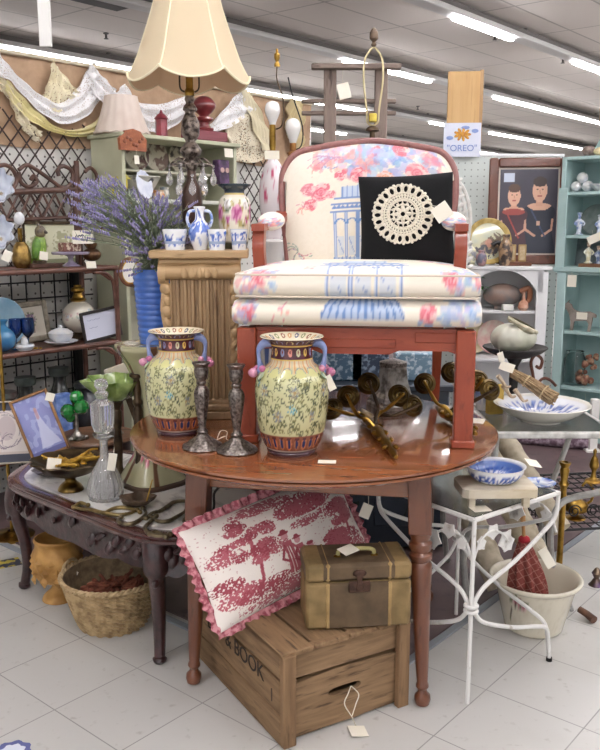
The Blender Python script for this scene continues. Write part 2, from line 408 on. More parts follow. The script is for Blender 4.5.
# ---------------- left partition wall with pegboard and burlap
WC = 3.93
def peg_mat(col='dcdad4', hole='6b6862', sp=.0254 * 2):
    m, t, b = nt('pegboard'); v = N(t, 'ShaderNodeTexCoord'); mp = N(t, 'ShaderNodeMapping'); mp.inputs['Scale'].default_value = (1 / sp,) * 3
    t.links.new(v.outputs['Object'], mp.inputs[0]); fr = N(t, 'ShaderNodeVectorMath', operation='FRACTION'); t.links.new(mp.outputs[0], fr.inputs[0])
    sb = N(t, 'ShaderNodeVectorMath', operation='SUBTRACT'); t.links.new(fr.outputs[0], sb.inputs[0]); sb.inputs[1].default_value = (.5, .5, .5)
    ml = N(t, 'ShaderNodeVectorMath', operation='MULTIPLY'); t.links.new(sb.outputs[0], ml.inputs[0]); ml.inputs[1].default_value = (1, 0, 1)
    ln = N(t, 'ShaderNodeVectorMath', operation='LENGTH'); t.links.new(ml.outputs[0], ln.inputs[0])
    lt = N(t, 'ShaderNodeMath', operation='LESS_THAN'); t.links.new(ln.outputs['Value'], lt.inputs[0]); lt.inputs[1].default_value = .12
    t.links.new(mixc(t, lt.outputs[0], col, hole), b.inputs['Base Color']); b.inputs['Roughness'].default_value = .6; return m
PEG = peg_mat()
UA = math.degrees(math.atan2(UV.y, UV.x))
def wall_T(off=0, s0=0): return TR(tuple(NV * (WC - off) + UV * s0), (0, 0, UA))
b = MB(); s9 = UV.dot(PW(311, 103, WC)); b.box(((.3 + s9) / 2, .025, 1.11), (s9 - .3, .05, 2.22)); b.build('wall_partition', PEG, kind='structure', T=wall_T())
def wl(px, py, off=0):      # wall coordinates (s, z) of a pixel
    p = PW(px, py, WC - off); return UV.dot(p), p.z
# burlap
s1 = wl(309, 103)[0]
def burl(u, v):
    s = .8 + (s1 - .8) * u; z = 1.80 + (2.245 - 1.80) * v
    return (s, -.012 - .006 * math.sin(s * 9 + v * 2) - .004 * math.sin(s * 31 + 5 * v), z + .012 * math.sin(s * 7) * (1 - v) - .01 * abs(math.sin(s * 3.2)) * v)
b = MB(); b.grid(burl, 120, 16); b.build('burlap_cloth', mat('b4977b', .95, 0, 'a3866b', 25, .6, 400, lo=.3, hi=.7), None, 'tan burlap cloth pinned along the top of the partition wall', 'cloth', T=wall_T())
b = MB(); b.box(((.8 + s1) / 2, -.02, 2.245), (s1 - .8, .03, .02), .004); b.build('trim_2', mat('cfc3ab', .8), kind='structure', T=wall_T())
# lattices: diamond trellis of dark wire
def trellis(s0, s1, z0, z1, label, top=None):
    b = MB(); d = .085; k = -40
    for sg in (1, -1):
        for k in range(-60, 61):
            # line z = zc + sg*1.25*(s - sc)
            c = k * d * 1.3; pts = []
            for i in range(121):
                s = s0 + (s1 - s0) * i / 120; z = z0 + c + sg * 1.25 * (s - s0)
                lim = z1 if top is None else top(s)
                if z0 <= z <= lim: pts.append((s, -.03 - (.006 if sg > 0 else 0), z))
            if len(pts) > 1: b.tube([pts[0], pts[-1]], .0042, 5)
    b.build('lattice_trellis', mat('3a2a26', .6), None, label, 'trellis', 'dark diamond lattices on the partition wall', T=wall_T())
sa, sb_ = wl(-5, 200)[0], wl(100, 200)[0]
sC = UV.dot(PW(122, 160, 3.62)); sb_ = min(sb_, sC - .13)
trellis(sa, sb_ + .1, 1.15, 2.1, 'dark diamond lattice behind the wicker shelf unit', top=lambda s: 2.0 - .12 * math.sin((s - sa) * 5) if s < sa + .55 else 1.85 + .25 * (s - sa - .5))
trellis(wl(236, 150)[0], wl(262, 150)[0] + .45, 1.3, 2.06, 'small dark diamond lattice hanging right of the big lamp', top=lambda s: 2.02 - .9 * abs(s - wl(240, 120)[0]))
# wire grid lower
b = MB(); z0, z1 = .1, 1.19
for i in range(int((sb_ - sa + .15) / .085)):
    s = sa - .05 + i * .085; b.tube([(s, -.04, z0), (s, -.04, z1)], .0045, 5)
for i in range(13): b.tube([(sa - .05, -.045, z1 - i * .085), (sb_ + .1, -.045, z1 - i * .085)], .0045, 5)
b.box((sb_ - .02, -.05, .6), (.05, .03, 1.2), .003)
b.build('wire_grid_panel', BLACKIRON, None, 'black wire grid panel behind the lower wicker shelves', 'display grid', T=wall_T())
# lace pieces, drawn as cloth between an upper and a lower edge on the wall
def swag(name, label, top, bot, m, off=.05, fold=.012, n=40):
    tp = cr([Vector((*wl(x, y, off), 0)) for x, y in top], 12); bt = cr([Vector((*wl(x, y, off), 0)) for x, y in bot], 12)
    def smp(c, u): k = u * (len(c) - 1); i = min(len(c) - 2, int(k)); return c[i].lerp(c[i + 1], k - i)
    b = MB()
    def f(u, v):
        p = smp(bt, u).lerp(smp(tp, u), v); return (p.x, -off - fold * math.sin(v * 14 + u * 5) - fold * .6 * math.sin(u * 40), p.y)
    b.grid(f, n, 14); b.build(name, m, None, label, 'lace', 'lace and crochet pieces on the burlap', T=wall_T())
LW = lace('f1efef', 120, .27); LC = lace('ece2c4', 90, .3); LK = lace('e6dcc2', 85, .32)
swag('lace_runner', 'ivory net lace strip hanging at the far left edge of the burlap', [(-4, 75), (10, 86), (28, 118), (42, 132)], [(-4, 88), (8, 100), (20, 125), (38, 143)], LK, .045)
swag('lace_runner', 'cream lace runner looping low under the white scarf', [(6, 80), (30, 105), (60, 128), (88, 126), (108, 108)], [(4, 90), (25, 118), (58, 134), (90, 136), (112, 122)], lace('e9dfae', 70, .2), .05)
swag('lace_doily', 'triangular cream crochet doily pinned at its tip left of the white lace', [(46, 92), (52, 62), (58, 66), (77, 90)], [(42, 96), (54, 112), (66, 108), (78, 98)], LC, .055)
swag('lace_scarf', 'long white lace scarf swooping from the left edge up to its pinned corner', [(-4, 50), (8, 66), (32, 88), (60, 103), (78, 88), (90, 64)], [(-4, 76), (10, 82), (34, 108), (62, 124), (88, 116), (104, 96)], LW, .065)
swag('lace_doily', 'white lace corner pinned up just left of the pale pink lampshade', [(88, 68), (91, 64), (98, 70), (116, 90)], [(92, 92), (96, 98), (106, 104), (116, 104)], LW, .07)
swag('lace_scarf', 'white lace cloth swagged behind the red lantern', [(116, 92), (125, 84), (135, 100), (160, 104), (185, 96)], [(116, 108), (130, 118), (150, 132), (172, 128), (192, 112)], LW, .06)
swag('lace_doily', 'white lace top of the crochet hanging right of the big lampshade', [(212, 122), (236, 95), (244, 92), (248, 96)], [(206, 134), (228, 128), (244, 118), (256, 112)], LW, .07)
swag('crochet_panel', 'cream knitted crochet panel hanging to a point right of the big lamp', [(225, 126), (238, 118), (250, 104), (254, 104)], [(232, 160), (248, 163), (262, 160), (268, 150)], lace('e0d5bd', 90, .33), .06)
swag('lace_runner', 'cream fringe strip trailing down beside the knitted panel', [(240, 91), (247, 90), (251, 93)], [(262, 150), (269, 150), (276, 146)], lace('ece3c8', 90, .12), .08)
swag('lace_runner', 'cream cloth gathered at the right hand end of the burlap', [(288, 100), (294, 98), (303, 103)], [(286, 135), (293, 150), (302, 150)], lace('d9c9a0', 90, .1), .06, .02)
# ================================================================ round table
TT = .75                                                     # table top height
MAH = wood('7a4629', '915733', '5f3520', (1.5, 9, 9), 2.2, .22, .9)
MAHV = wood('5f3421', '72432b', '4b2818', (9, 9, 1.5), 2.2, .28, .6)
tb = thing('round_table', 'large round reddish brown wooden table carrying the armchair, on turned legs', 'table', (.076, 2.655, 0), -9.75)
b = MB(); b.lathe([(0, .718), (.56, .718), (.577, .722), (.588, .728), (.588, .735), (.581, .737), (.581, .739), (.594, .742), (.593, .748), (.585, .75), (0, .75)], 96, TR((-.032, 0, 0)))
b.build('tabletop', MAH, tb, ang=60)
b = MB()
for i in range(4):
    a = R(90 * i); c = Vector((math.cos(a), math.sin(a), 0)) * .315; b.box((c.x, c.y, .672), (.02, .6, .09), .003, (0, 0, 90 * i))
b.build('apron', MAH, tb)
legp = [(.012, 0), (.02, .004), (.024, .018), (.023, .032), (.014, .042), (.013, .05), (.019, .058), (.019, .065), (.016, .072), (.019, .12), (.024, .25), (.029, .37), (.033, .425), (.033, .435), (.026, .445), (.033, .455), (.034, .466), (.027, .475), (.034, .487), (.034, .5), (.027, .508), (.03, .52), (.031, .53)]
for sx, sy in ((1, -1), (-1, -1), (1, 1), (-1, 1)):
    b = MB(); b.lathe(legp, 24); b.box((0, 0, .624), (.066, .066, .188), .003); b.build('leg', MAHV, tb, T=TR((.352 * sx, .352 * sy, 0), (2.2 * sy, -2.2 * sx, 0)))

# ================================================================ armchair
RW = wood('88361e', '9a472c', '742c17', (6, 6, 2), 3.0, .35, .3)
RWH = wood('88361e', '9a472c', '742c17', (2, 6, 6), 3.0, .35, .3)
CREAM, PINK, BLUE = 'efe6d6', 'dd8a92', '7f9cc8'
def blot(cv, x, y, r, cols, n=16, al=.55):
    for _ in range(n):
        a = cv.r.random() * TAU; d = cv.r.random() ** .6 * r
        cv.ell(x + d * math.cos(a), y + d * math.sin(a), r * .3 * (.4 + cv.r.random()), r * .16 * (.4 + cv.r.random()), cv.r.choice(cols), al, cv.r.random() * 180)
def sprig(cv, x, y, r, cols, n=7):
    for _ in range(n):
        a = cv.r.random() * 360; L = r * (.5 + .5 * cv.r.random())
        cv.arc(x, y, 0, a, a + 60, .006, cv.r.choice(cols), .8, 8, L)
def pagoda(cv, x, y, w, h):
    B, L = '6d90c6', 'b9cde6'
    for k, dx in enumerate((-.5, -.17, .17, .5)):
        cv.rect(x + dx * w - .012, y, x + dx * w + .012, y + h * .62, B, .9); cv.rect(x + dx * w - .004, y, x + dx * w + .004, y + h * .62, 'e8ecf2', .7)
    for dx in (-.335, 0, .335):
        cv.arc(x + dx * w, y + h * .48, w * .14, 0, 180, .012, B); cv.rect(x + dx * w - w * .1, y + h * .05, x + dx * w + w * .1, y + h * .3, L, .5)
        cv.line([(x + dx * w - w * .1, y + h * .3), (x + dx * w + w * .1, y + h * .05)], .006, B, .7)
    for q, ww in ((.62, .62), (.67, .56), (.73, .6), (.8, .5)): cv.rect(x - ww * w, y + h * q, x + ww * w, y + h * (q + .025), B, .9)
    for k in range(9): cv.ell(x - .5 * w + k * w / 8, y + h * .705, .01, .012, B, .9)
    cv.rect(x - .3 * w, y + h * .82, x + .3 * w, y + h * .97, L, .8)
    for k in range(5): cv.line([(x - .28 * w + k * .14 * w, y + h * .82), (x - .28 * w + k * .14 * w, y + h * .97)], .008, B, .8)
    cv.poly([(x - .62 * w, y - .06 * h), (x + .62 * w, y - .06 * h), (x + .55 * w, y + .02 * h), (x - .55 * w, y + .02 * h)], 'a9bfdf', .8)
    for k in range(10): cv.line([(x - .58 * w + k * .128 * w, y - .06 * h), (x - .53 * w + k * .118 * w, y + .02 * h)], .01, B, .8)
PK = ['e58d96', 'd76d7d', 'f0b5b2', 'e9a08f', 'd98a9c']; BL = ['8fb0d8', '6d90c6', 'b5cbe2', 'a7b7dd', 'c6b3d6', '9cc0cf']
cb = Canvas(230, 190, CREAM, 1.2, 3)
n1 = cb.noise(60); cb.mask((slice(None), slice(None)), (n1 > .6) * .25, 'e6dcc9')
pagoda(cb, .50, .14, .24, .56)
blot(cb, .66, .88, .2, BL, 60, .5); blot(cb, .36, .92, .14, PK + BL, 40, .5); blot(cb, 1.0, .92, .14, PK + BL, 40, .5); cb.rose(.66, .93, .05); sprig(cb, .3, .88, .12, PK + BL, 8); blot(cb, .56, .82, .13, BL + PK, 40); blot(cb, .8, .93, .16, BL, 40, .5); blot(cb, .42, .88, .1, PK + ['cfc0e0'], 26)
cb.rose(.29, .66, .075, ('eb9aa4', 'd96f80', 'f5cdca')); cb.rose(.2, .69, .055, ('eba9b0', 'd97f8c', 'f5d4d0')); cb.rose(.22, .57, .05, ('f0b0ae', 'd96f80', 'f5cdca')); cb.rose(.36, .63, .035, ('eba9b0', 'd97f8c', 'f5d4d0')); sprig(cb, .17, .55, .08, PK, 6)
cb.rose(.93, .80, .085, ('eea3a8', 'df7f8b', 'f5d3ce')); cb.rose(.54, .76, .06); cb.rose(.72, .74, .06, ('f0b79f', 'df8d6f', 'f5d3ce')); cb.rose(.42, .77, .045); cb.rose(.82, .97, .06)
for k in range(4): cb.arc(.35 + .03 * k, .9, 0, 120 + 10 * k, 170 + 10 * k, .007, 'b98aa8', .8, 8, .16)
sprig(cb, .1, .2, .16, ['9a8fb5', 'c9838f', '8fa69a', 'b7a08f'], 9); sprig(cb, .14, .1, .1, PK, 5)
sprig(cb, 1.1, .5, .14, BL, 9); blot(cb, 1.12, .62, .06, BL, 16); blot(cb, 1.1, .25, .07, PK, 14)
ch = thing('armchair', 'red wood armchair in cream rose and blue pagoda print fabric, standing on the round table', 'armchair', (.163, 2.435, TT), -6.5)
W2 = .322
for sx in (-1, 1):
    b = MB(); b.box((0, .0, .175), (.056, .056, .35), .004); b.box((0, 0, .012), (.068, .066, .024), .004)
    b.build('leg', RW, ch, T=TR((sx * W2, .0, 0)))
for sx in (-1, 1):
    b = MB(); b.tube([(0, .07, .012), (0, .03, .15), (0, 0, .35)], [.02, .022, .026], 4, T=None); b.build('leg', RW, ch, T=TR((sx * .27, .55, 0)))
b = MB(); zt, zb = .35, .285
b.prism([(-W2 + .02, zt), (W2 - .02, zt), (W2 - .02, zb - .01), (W2 - .05, zb), (.13, zb), (.1, zb - .012), (-.1, zb - .012), (-.13, zb), (-W2 + .05, zb), (-W2 + .02, zb - .01)], -.022, .0, TR((0, 0, 0), (90, 0, 0)) @ TR((0, 0, 0)))
b.box((0, -.001, .305), (.24, .006, .028), .002)
for sx in (-1, 1): b.box((sx * (W2 - .012), .28, .317), (.03, .56, .066), .003); b.box((sx * .235, -.001, .325), (.12, .006, .03), .002)
b.box((0, .56, .317), (.58, .03, .066), .003); b.build('seat_rail', RWH, ch)
# seat deck & cushion painted blocks
def puffbox(cv, sx, sy, sz, r, crown, nu=150, nv=60, side=0):
    """front-and-top wrapped cushion: v 0..1 runs up the front, over the top, down the back"""
    b = MB(); per = sz + sy + sz
    def f(u, v):
        x = (u - .5) * sx; e = 1 - abs(2 * u - 1) ** 10; t = v * per
        if t < sz: y, z = 0, t; bulge = math.sin(PI * t / sz); y = -.018 * bulge
        elif t < sz + sy: y = t - sz; z = sz + crown * math.sin(PI * (t - sz) / sy) ** .7 * (1 - abs(2 * u - 1) ** 4)
        else: y = sy + .01 * math.sin(PI * (t - sz - sy) / sz); z = sz - (t - sz - sy)
        # rounding
        for zc, yc, c0 in ((sz, 0, 1), (sz, sy, 1), (0, 0, 0), (0, sy, 0)):
            dy = abs(y - yc); dz = abs(z - zc)
            if dy < r and dz < r and not (dy > r - 1e-9 and dz > r - 1e-9):
                k = max(0, r - dy) * max(0, r - dz) / r; q = .35
                y += (1 if yc == 0 else -1) * k * q; z += (-1 if c0 else 1) * k * q
        k = (1 - abs(2 * u - 1) ** 26); z = sz / 2 + (z - sz / 2) * (.8 + .2 * k); y = sy / 2 + (y - sy / 2) * (.97 + .03 * k)
        return (x, y, z)
    b.grid(f, nu, nv, cv=cv)
    for u in (0, 1):
        pts = [f(u, i / nv) for i in range(nv)]; o = len(b.v); cc = [lin(CREAM)] * len(pts)
        b.add(pts, [tuple(range(len(pts)))], cs=cc)
    return b
def seatcv(seed, top):
    cv = Canvas(230, 150, CREAM, 1.0 * 230 / 150, seed); A = cv.a
    m = .53 * A
    vf = .16                                          # front fraction
    if top:
        pagoda(cv, m, -.02, .3 * A, .42); cv.rect(m - .3, vf, m + .3, vf + .03, 'dfe3ea', .3)
        for x in (.06, .12, .9, .95): blot(cv, x * A, .1, .09, PK + BL, 26)
        cv.rose(.1 * A, .1, .05); cv.rose(.88 * A, .1, .055); blot(cv, .95 * A, .2, .1, BL + ['b9c7a0'], 30); blot(cv, .3 * A, .2, .05, PK, 10)
        blot(cv, .1 * A, .45, .14, PK + BL, 40); blot(cv, .85 * A, .5, .14, PK + BL, 40)
    else:
        cv.poly([(m - .2, .16), (m + .2, .16), (m + .26, .05), (m - .26, .05)], 'a9bfdf', .8)
        for k in range(12): cv.line([(m - .19 + k * .035, .16), (m - .25 + k * .045, .05)], .012, '5f84bd', .9)
        cv.rose(.79 * A, .07, .055, leaf='9cb6d8'); cv.rose(.07 * A, .07, .045); blot(cv, .92 * A, .08, .12, BL + ['c9d7e6'], 50); blot(cv, .04 * A, .08, .09, BL + PK, 30); sprig(cv, .2 * A, .08, .08, PK, 5)
    return cv
FAB = painted(.85, 0, .3, .25, 350)
dk = puffbox(seatcv(5, False), .725, .58, .088, .03, .0); dk.build('seat_deck', FAB, ch, T=TR((0, -.028, .348)))
cu = puffbox(seatcv(8, True), .715, .54, .074, .02, .03); cu.build('seat_cushion', FAB, ch, T=TR((0, -.02, .437)))
PIPE = mat('d9cbb9', .8)
b = MB()
for z in (.443, .507): b.tube(cr([(-.352, .1, z), (-.352, 0, z), (-.335, -.026, z), (-.2, -.032, z), (0, -.033, z), (.2, -.032, z), (.335, -.026, z), (.352, 0, z), (.352, .1, z)], 6), .0035, 6)
b.build('piping', PIPE, ch)
# back: outline in local x,z (z from seat), leaning
def backout(k=1.0, cx=0):
    p = [(-.275, .50), (-.285, .60), (-.30, .70), (-.305, .78), (-.297, .845), (-.255, .898), (-.18, .918), (-.08, .934), (0, .94), (.08, .934), (.18, .918), (.255, .898), (.297, .845), (.305, .78), (.30, .70), (.285, .60), (.275, .50)]
    return [(cx + x * k, .5 + (z - .5) * (k if k < 1 else k)) for x, z in p]
BT = TR((.012, .50, 0), (0, 0, 0)); LEAN = math.tan(R(11))
ol = [(v.x, v.y) for v in cr([(x, z, 0) for x, z in backout()], 6)]
hw = {}
def half(z):                        # half width at height
    best = 0
    for (x0, z0), (x1, z1) in zip(ol, ol[1:]):
        if min(z0, z1) <= z <= max(z0, z1) and x0 > 0 and x1 > 0:
            t = 0 if z1 == z0 else (z - z0) / (z1 - z0); best = max(best, x0 + (x1 - x0) * t)
    return best
def topz(x):
    best = .5
    for (x0, z0), (x1, z1) in zip(ol, ol[1:]):
        if min(x0, x1) <= x <= max(x0, x1) and z0 > .69:
            t = 0 if x1 == x0 else (x - x0) / (x1 - x0); best = max(best, z0 + (z1 - z0) * t)
    return best
def bk(u, v):
    zz = .47 + .465 * v; h = half(min(.94, max(.501, zz))) - .014; h = max(h, .02)
    if zz > .85: h = min(h, .285)
    x = (2 * u - 1) * max(half(min(zz, .80)), .262) * 1.03 ; tz = topz(max(-.296, min(.296, x))) - .008
    zt_ = min(.47 + (tz - .47) * v, 2); hh = max(half(max(.501, min(zt_, .939))) - .006, 0)
    x = max(-.29, min(.29, x)) if zt_ < .8 else x
    puff = .05 * (1 - abs(2 * u - 1) ** 5) * (1 - abs(2 * v - 1) ** 6)
    return (x * .985, -puff + (zt_ - .5) * LEAN, zt_)
b = MB(); b.grid(bk, 170, 140, cv=cb); b.build('back_cushion', FAB, ch, T=BT)
b = MB(); pts = [(x, (z - .5) * LEAN + .004, z) for x, z in ol]; pts = [(pts[0][0], -.03, .40)] + pts + [(pts[-1][0], -.03, .40)]
b.tube(pts, .012, 10); b.build('back_frame', wood('85534f', '95655f', '704440', (6, 6, 6), 3, .4, .2), ch, T=BT)
b = MB(); ring = [(x * .97, (z - .5) * LEAN + .035, z) for x, z in ol]; b.add(ring, [tuple(range(len(ring)))]); b.build('back_panel', mat('ddd3c2', .9), ch, T=BT)
for sx in (-1, 1):
    # arm: S-curved post, rest, pad
    b = MB(); pw = [(0, .15, .35), (0, .165, .46), (0, .17, .53), (0, .15, .58), (0, .165, .635)]
    pp = cr([Vector(p) for p in pw], 5); b2 = []
    for i, p in enumerate(pp): b2.append(p)
    vs = []; wd_ = .042
    for p in b2: vs += [(-.018, p.y - wd_ / 2, p.z), (.018, p.y - wd_ / 2, p.z), (.018, p.y + wd_ / 2, p.z), (-.018, p.y + wd_ / 2, p.z)]
    fs = [(i * 4 + j, i * 4 + (j + 1) % 4, (i + 1) * 4 + (j + 1) % 4, (i + 1) * 4 + j) for i in range(len(b2) - 1) for j in range(4)] + [(0, 1, 2, 3), (len(vs) - 4, len(vs) - 3, len(vs) - 2, len(vs) - 1)]
    b.add(vs, fs); 
    q = cr([(0, .13, .643), (0, .2, .645), (0, .35, .65), (-sx * .02, .47, .665), (-sx * .02, .54, .69)], 5); vs = []
    for p in q: vs += [(p.x - .02, p.y, p.z - .012), (p.x + .02, p.y, p.z - .012), (p.x + .02, p.y, p.z + .01), (p.x - .02, p.y, p.z + .01)]
    b.add(vs, [(i * 4 + j, i * 4 + (j + 1) % 4, (i + 1) * 4 + (j + 1) % 4, (i + 1) * 4 + j) for i in range(len(q) - 1) for j in range(4)] + [(0, 1, 2, 3), (len(vs) - 4, len(vs) - 3, len(vs) - 2, len(vs) - 1)])
    o = b.build('armrest', RW, ch, T=TR((sx * .31, 0, 0)))
    ca = Canvas(60, 60, CREAM, 1, 20 + sx); [blot(ca, .2 + .15 * i, .5, .16, PK + BL, 22, .8) for i in range(6)]
    b = MB(); b.grid(lambda u, v: (.042 * math.cos(TAU * u) * math.cos(PI * (v - .5)), .115 * math.sin(TAU * u) * math.cos(PI * (v - .5)), .03 * math.sin(PI * (v - .5))), 40, 30, TR((-sx * .015, .32, .662), (4, 0, 0)), cv=ca, wu=True)
    b.build('arm_pad', FAB, o)

# ================================================================ black pillow with doily
bp = thing('black_cushion', 'square black velvet cushion with a round cream crochet doily, leaning on the armchair back', 'cushion', (0, 0, 0), 0)
bp.matrix_basis = TR(P(406.5, 221, y=2.73), (-12, -2.5, -6))
def cush(sx, sz, th, n=30, pw=4, nv=None, cv=None):
    b = MB()
    def F(sg): return lambda u, v: ((u - .5) * sx * (1 - .04 * math.sin(PI * v)), sg * th * ((1 - abs(2 * u - 1) ** pw) * (1 - abs(2 * v - 1) ** pw)) ** .6, (v - .5) * sz * (1 - .04 * math.sin(PI * u)))
    b.grid(F(-1), n, nv or n, cv=cv); b.grid(F(1), n, nv or n, cv=cv); return b
cush(.305, .305, .045).build('cushion_body', mat('050507', 1.0, 0, '09090c', 20, .3, 300), bp)
b = MB(); y0 = -.051
def dring(r, t, n=60, wav=0, k=24): b.tube([((r + wav * math.cos(k * TAU * i / n)) * math.cos(TAU * i / n), y0, (r + wav * math.cos(k * TAU * i / n)) * math.sin(TAU * i / n)) for i in range(n)], t, 5, True)
for i in range(8):
    a = TAU * i / 8; b.ell((.019 * math.cos(a), y0, .019 * math.sin(a)), (.0125, .003, .0075), 8, 5, (0, -math.degrees(a), 0))
dring(.032, .0035); dring(.012, .003, 30)
for i in range(16):
    a = TAU * i / 16; b.tube([(.03 * math.cos(a), y0, .03 * math.sin(a)), (.046 * math.cos(a), y0, .046 * math.sin(a))], .0022, 5)
for i in range(12): a = TAU * i / 12; b.ell((.036 * math.cos(a), y0, .036 * math.sin(a)), (.005, .003, .004), 6, 4, (0, -math.degrees(a), 0))
dring(.047, .003); dring(.053, .0035)
for i in range(40):
    a = TAU * i / 40; b.tube([(.052 * math.cos(a), y0, .052 * math.sin(a)), (.071 * math.cos(a + .03), y0, .071 * math.sin(a + .03))], .0034, 5)
dring(.064, .003); dring(.072, .004)
for i in range(22):
    a = TAU * i / 22; c = Vector((.086 * math.cos(a), y0, .086 * math.sin(a))); T = TR(c, (0, -math.degrees(a), 0))
    b.tube([T @ Vector((.0145 * math.cos(t), 0, .0105 * math.sin(t))) for t in [TAU * j / 14 for j in range(14)]], .0042, 5, True)
    a2 = a + TAU / 44; b.ell((.1 * math.cos(a2), y0, .1 * math.sin(a2)), (.0075, .003, .006), 6, 4, (0, -math.degrees(a2), 0)); b.ell((.077 * math.cos(a2), y0, .077 * math.sin(a2)), (.007, .003, .005), 6, 4)
b.build('crochet_doily', mat('e4dccb', .9, 0, 'd2c8b3', 200), bp, T=TR((-.012, 0, .012), (0, 0, 0), (.93, 1, .93)))
card(bp, P(442, 212, y=2.64), .055, .05, (80, -35, 0), (-.05, 0, .03))

# ================================================================ pair of vases
vc = Canvas(420, 300, 'cbc999', 1.9, 11)
for _ in range(520):
    x, y, r_ = vc.r.random() * 1.9, .18 + vc.r.random() * .39, .014 + vc.r.random() * .02; a = vc.r.random() * 360
    vc.arc(x, y, r_, a, a + 250, .0085, vc.r.choice(['5a5f3c', '6e6f48', '4c5340', '7d7a4f']), .85, 7, r_ * .4)
for k in range(7):
    for yy, ph in ((.30, 0), (.46, .14)):
        x = (k * .271 + ph) % 1.9
        for j in range(9): a = TAU * j / 9; vc.ell(x + .03 * math.cos(a), yy + .028 * math.sin(a), .016, .006, vc.r.choice(['8a8e8c', '6f7a86', '9a8f7c']), .9, math.degrees(a))
        vc.ell(x, yy, .012, .012, 'a88a5c')
for x, y in ((.5, .55), (1.4, .52), (.95, .53), (1.75, .35)): blot(vc, x, y, .035, ['5f9aa5', '3f7f8c', '8fc0c0'], 14, .9)
vc.rect(0, .0, 1.9, .165, '8a4f38'); vc.rect(0, .0, 1.9, .04, '4a3038'); vc.rect(0, .04, 1.9, .055, 'b9a9a0')
for k in range(26):
    x = (k + .5) * 1.9 / 26; vc.ell(x, .11, .027, .05, 'c97a50' if k % 2 else 'a5684a'); vc.ell(x, .11, .014, .034, '27315e'); vc.ell(x, .15, .02, .01, '5a2c2c')
vc.rect(0, .585, 1.9, .69, 'd6bd92')
for k in range(60): vc.rect(k * 1.9 / 60, .59, k * 1.9 / 60 + .012, .69, ['c78a5c', 'c9c9b0', 'b97a6c', 'aeb69a'][k % 4], .8)
for k in range(14):
    x = (k + .5) * 1.9 / 14; vc.ell(x, .585, .055, .035, 'd0cd90'); vc.arc(x, .585, .05, 0, 180, .007, '7da09a')
vc.rect(0, .69, 1.9, .775, '4d1f28'); vc.rect(0, .685, 1.9, .695, 'd8b25c'); vc.rect(0, .775, 1.9, .79, 'd8b25c'); vc.rect(0, .79, 1.9, .87, '5f4048')
for k in range(16):
    x = (k + .5) * 1.9 / 16; vc.ell(x, .735, .03, .026, ['e0b660', '8c8fb5', 'd98a7a', 'cfc7a0'][k % 4]); vc.ell(x, .74, .013, .012, '7d3b35'); vc.arc(x, .81, .035, 0, 180, .009, ['b9a87c', '8c8fb5'][k % 2])
vc.rect(0, .865, 1.9, .94, 'e6dcc0'); vc.rect(0, .94, 1.9, 1, '5a4438')
for k in range(22): x = (k + .5) * 1.9 / 22; vc.ell(x, .90, .026, .017, ['37406b', 'c98a4c', '8a4a3a', '7d8a5c'][k % 4], .9); vc.ell(x, .90, .011, .007, 'f0e6cc')
vprof = [(.070, 0), (.073, .008), (.072, .014), (.082, .03), (.094, .065), (.102, .11), (.106, .16), (.106, .2), (.099, .228), (.080, .25), (.064, .264), (.060, .28), (.058, .3), (.061, .315), (.078, .33), (.0895, .336), (.0905, .34), (.086, .339), (.072, .332), (.058, .32), (.05, .30), (.048, .27)]
GLZ = painted(.22, .6)
va = thing('ceramic_vase', 'yellow scroll patterned porcelain vase at the front table edge, nearer of the pair', 'vase', (P(292, 450, z=TT).x, 2.345, TT), -60, 'matching pair of handled porcelain vases')
b = MB(); pr = [(p.x, p.y) for p in cr([(a, c, 0) for a, c in vprof], 10)]
b.lathe(pr, 230, cv=vc, vz=.87); b.build('vase_body', GLZ, va, ang=60)
b = MB(); b.lathe([(0, .004), (.070, .004), (.070, 0)], 40); b.build('vase_foot', mat('4a3038', .4), va)
HB = mat('7486bd', .3, 0, '95a3cf', 30, .2, 60, coat=.4); BUD = mat('bf6b93', .35, 0, 'dba0b6', 40, coat=.3); LEAF = mat('9fb8a4', .4, 0, 'c9cfa0', 40)
for sg in (-1, 1):
    o = None; b = MB(); q = cr([(.058, 0, .318), (.078, 0, .318), (.094, 0, .3), (.093, 0, .27), (.088, 0, .245), (.092, 0, .225)], 6)
    b.tube([(sg * p.x, 0, p.z) for p in q], lambda t: .010 * (1 - .2 * t) + .003 * math.sin(t * 9), 10); o = b.build('handle', HB, va, T=TR((0, 0, 0), (0, 0, 63)))
    b = MB(); 
    for dx, dy, dz, rr in ((.098, .02, .242, .0125), (.112, -.008, .236, .0135), (.085, -.026, .25, .010)): b.ell((sg * dx, dy, dz), (rr, rr, rr * 1.15), 12, 8, (10 * dx, 30 * sg, 0), fn=lambda a, bb: 1 - .25 * max(0, math.sin(bb)) ** 3)
    b.build('lotus_bud', BUD, o)
    b = MB()
    for dy, ln in ((.03, .05), (-.04, .055)): b.ell((sg * .088, dy, .232), (.014, .03, .004), 10, 5, (0, sg * 50, 0))
    b.build('leaf', LEAF, o)
v2 = dup(va, (P(180, 430, z=TT).x, 2.575, TT), -68, 'yellow scroll patterned porcelain vase farther left, in front of the fluted pedestal', .96)
card(va, P(330, 383, y=2.32), .022, .045, (85, -25, 10), (-.015, .02, .015))

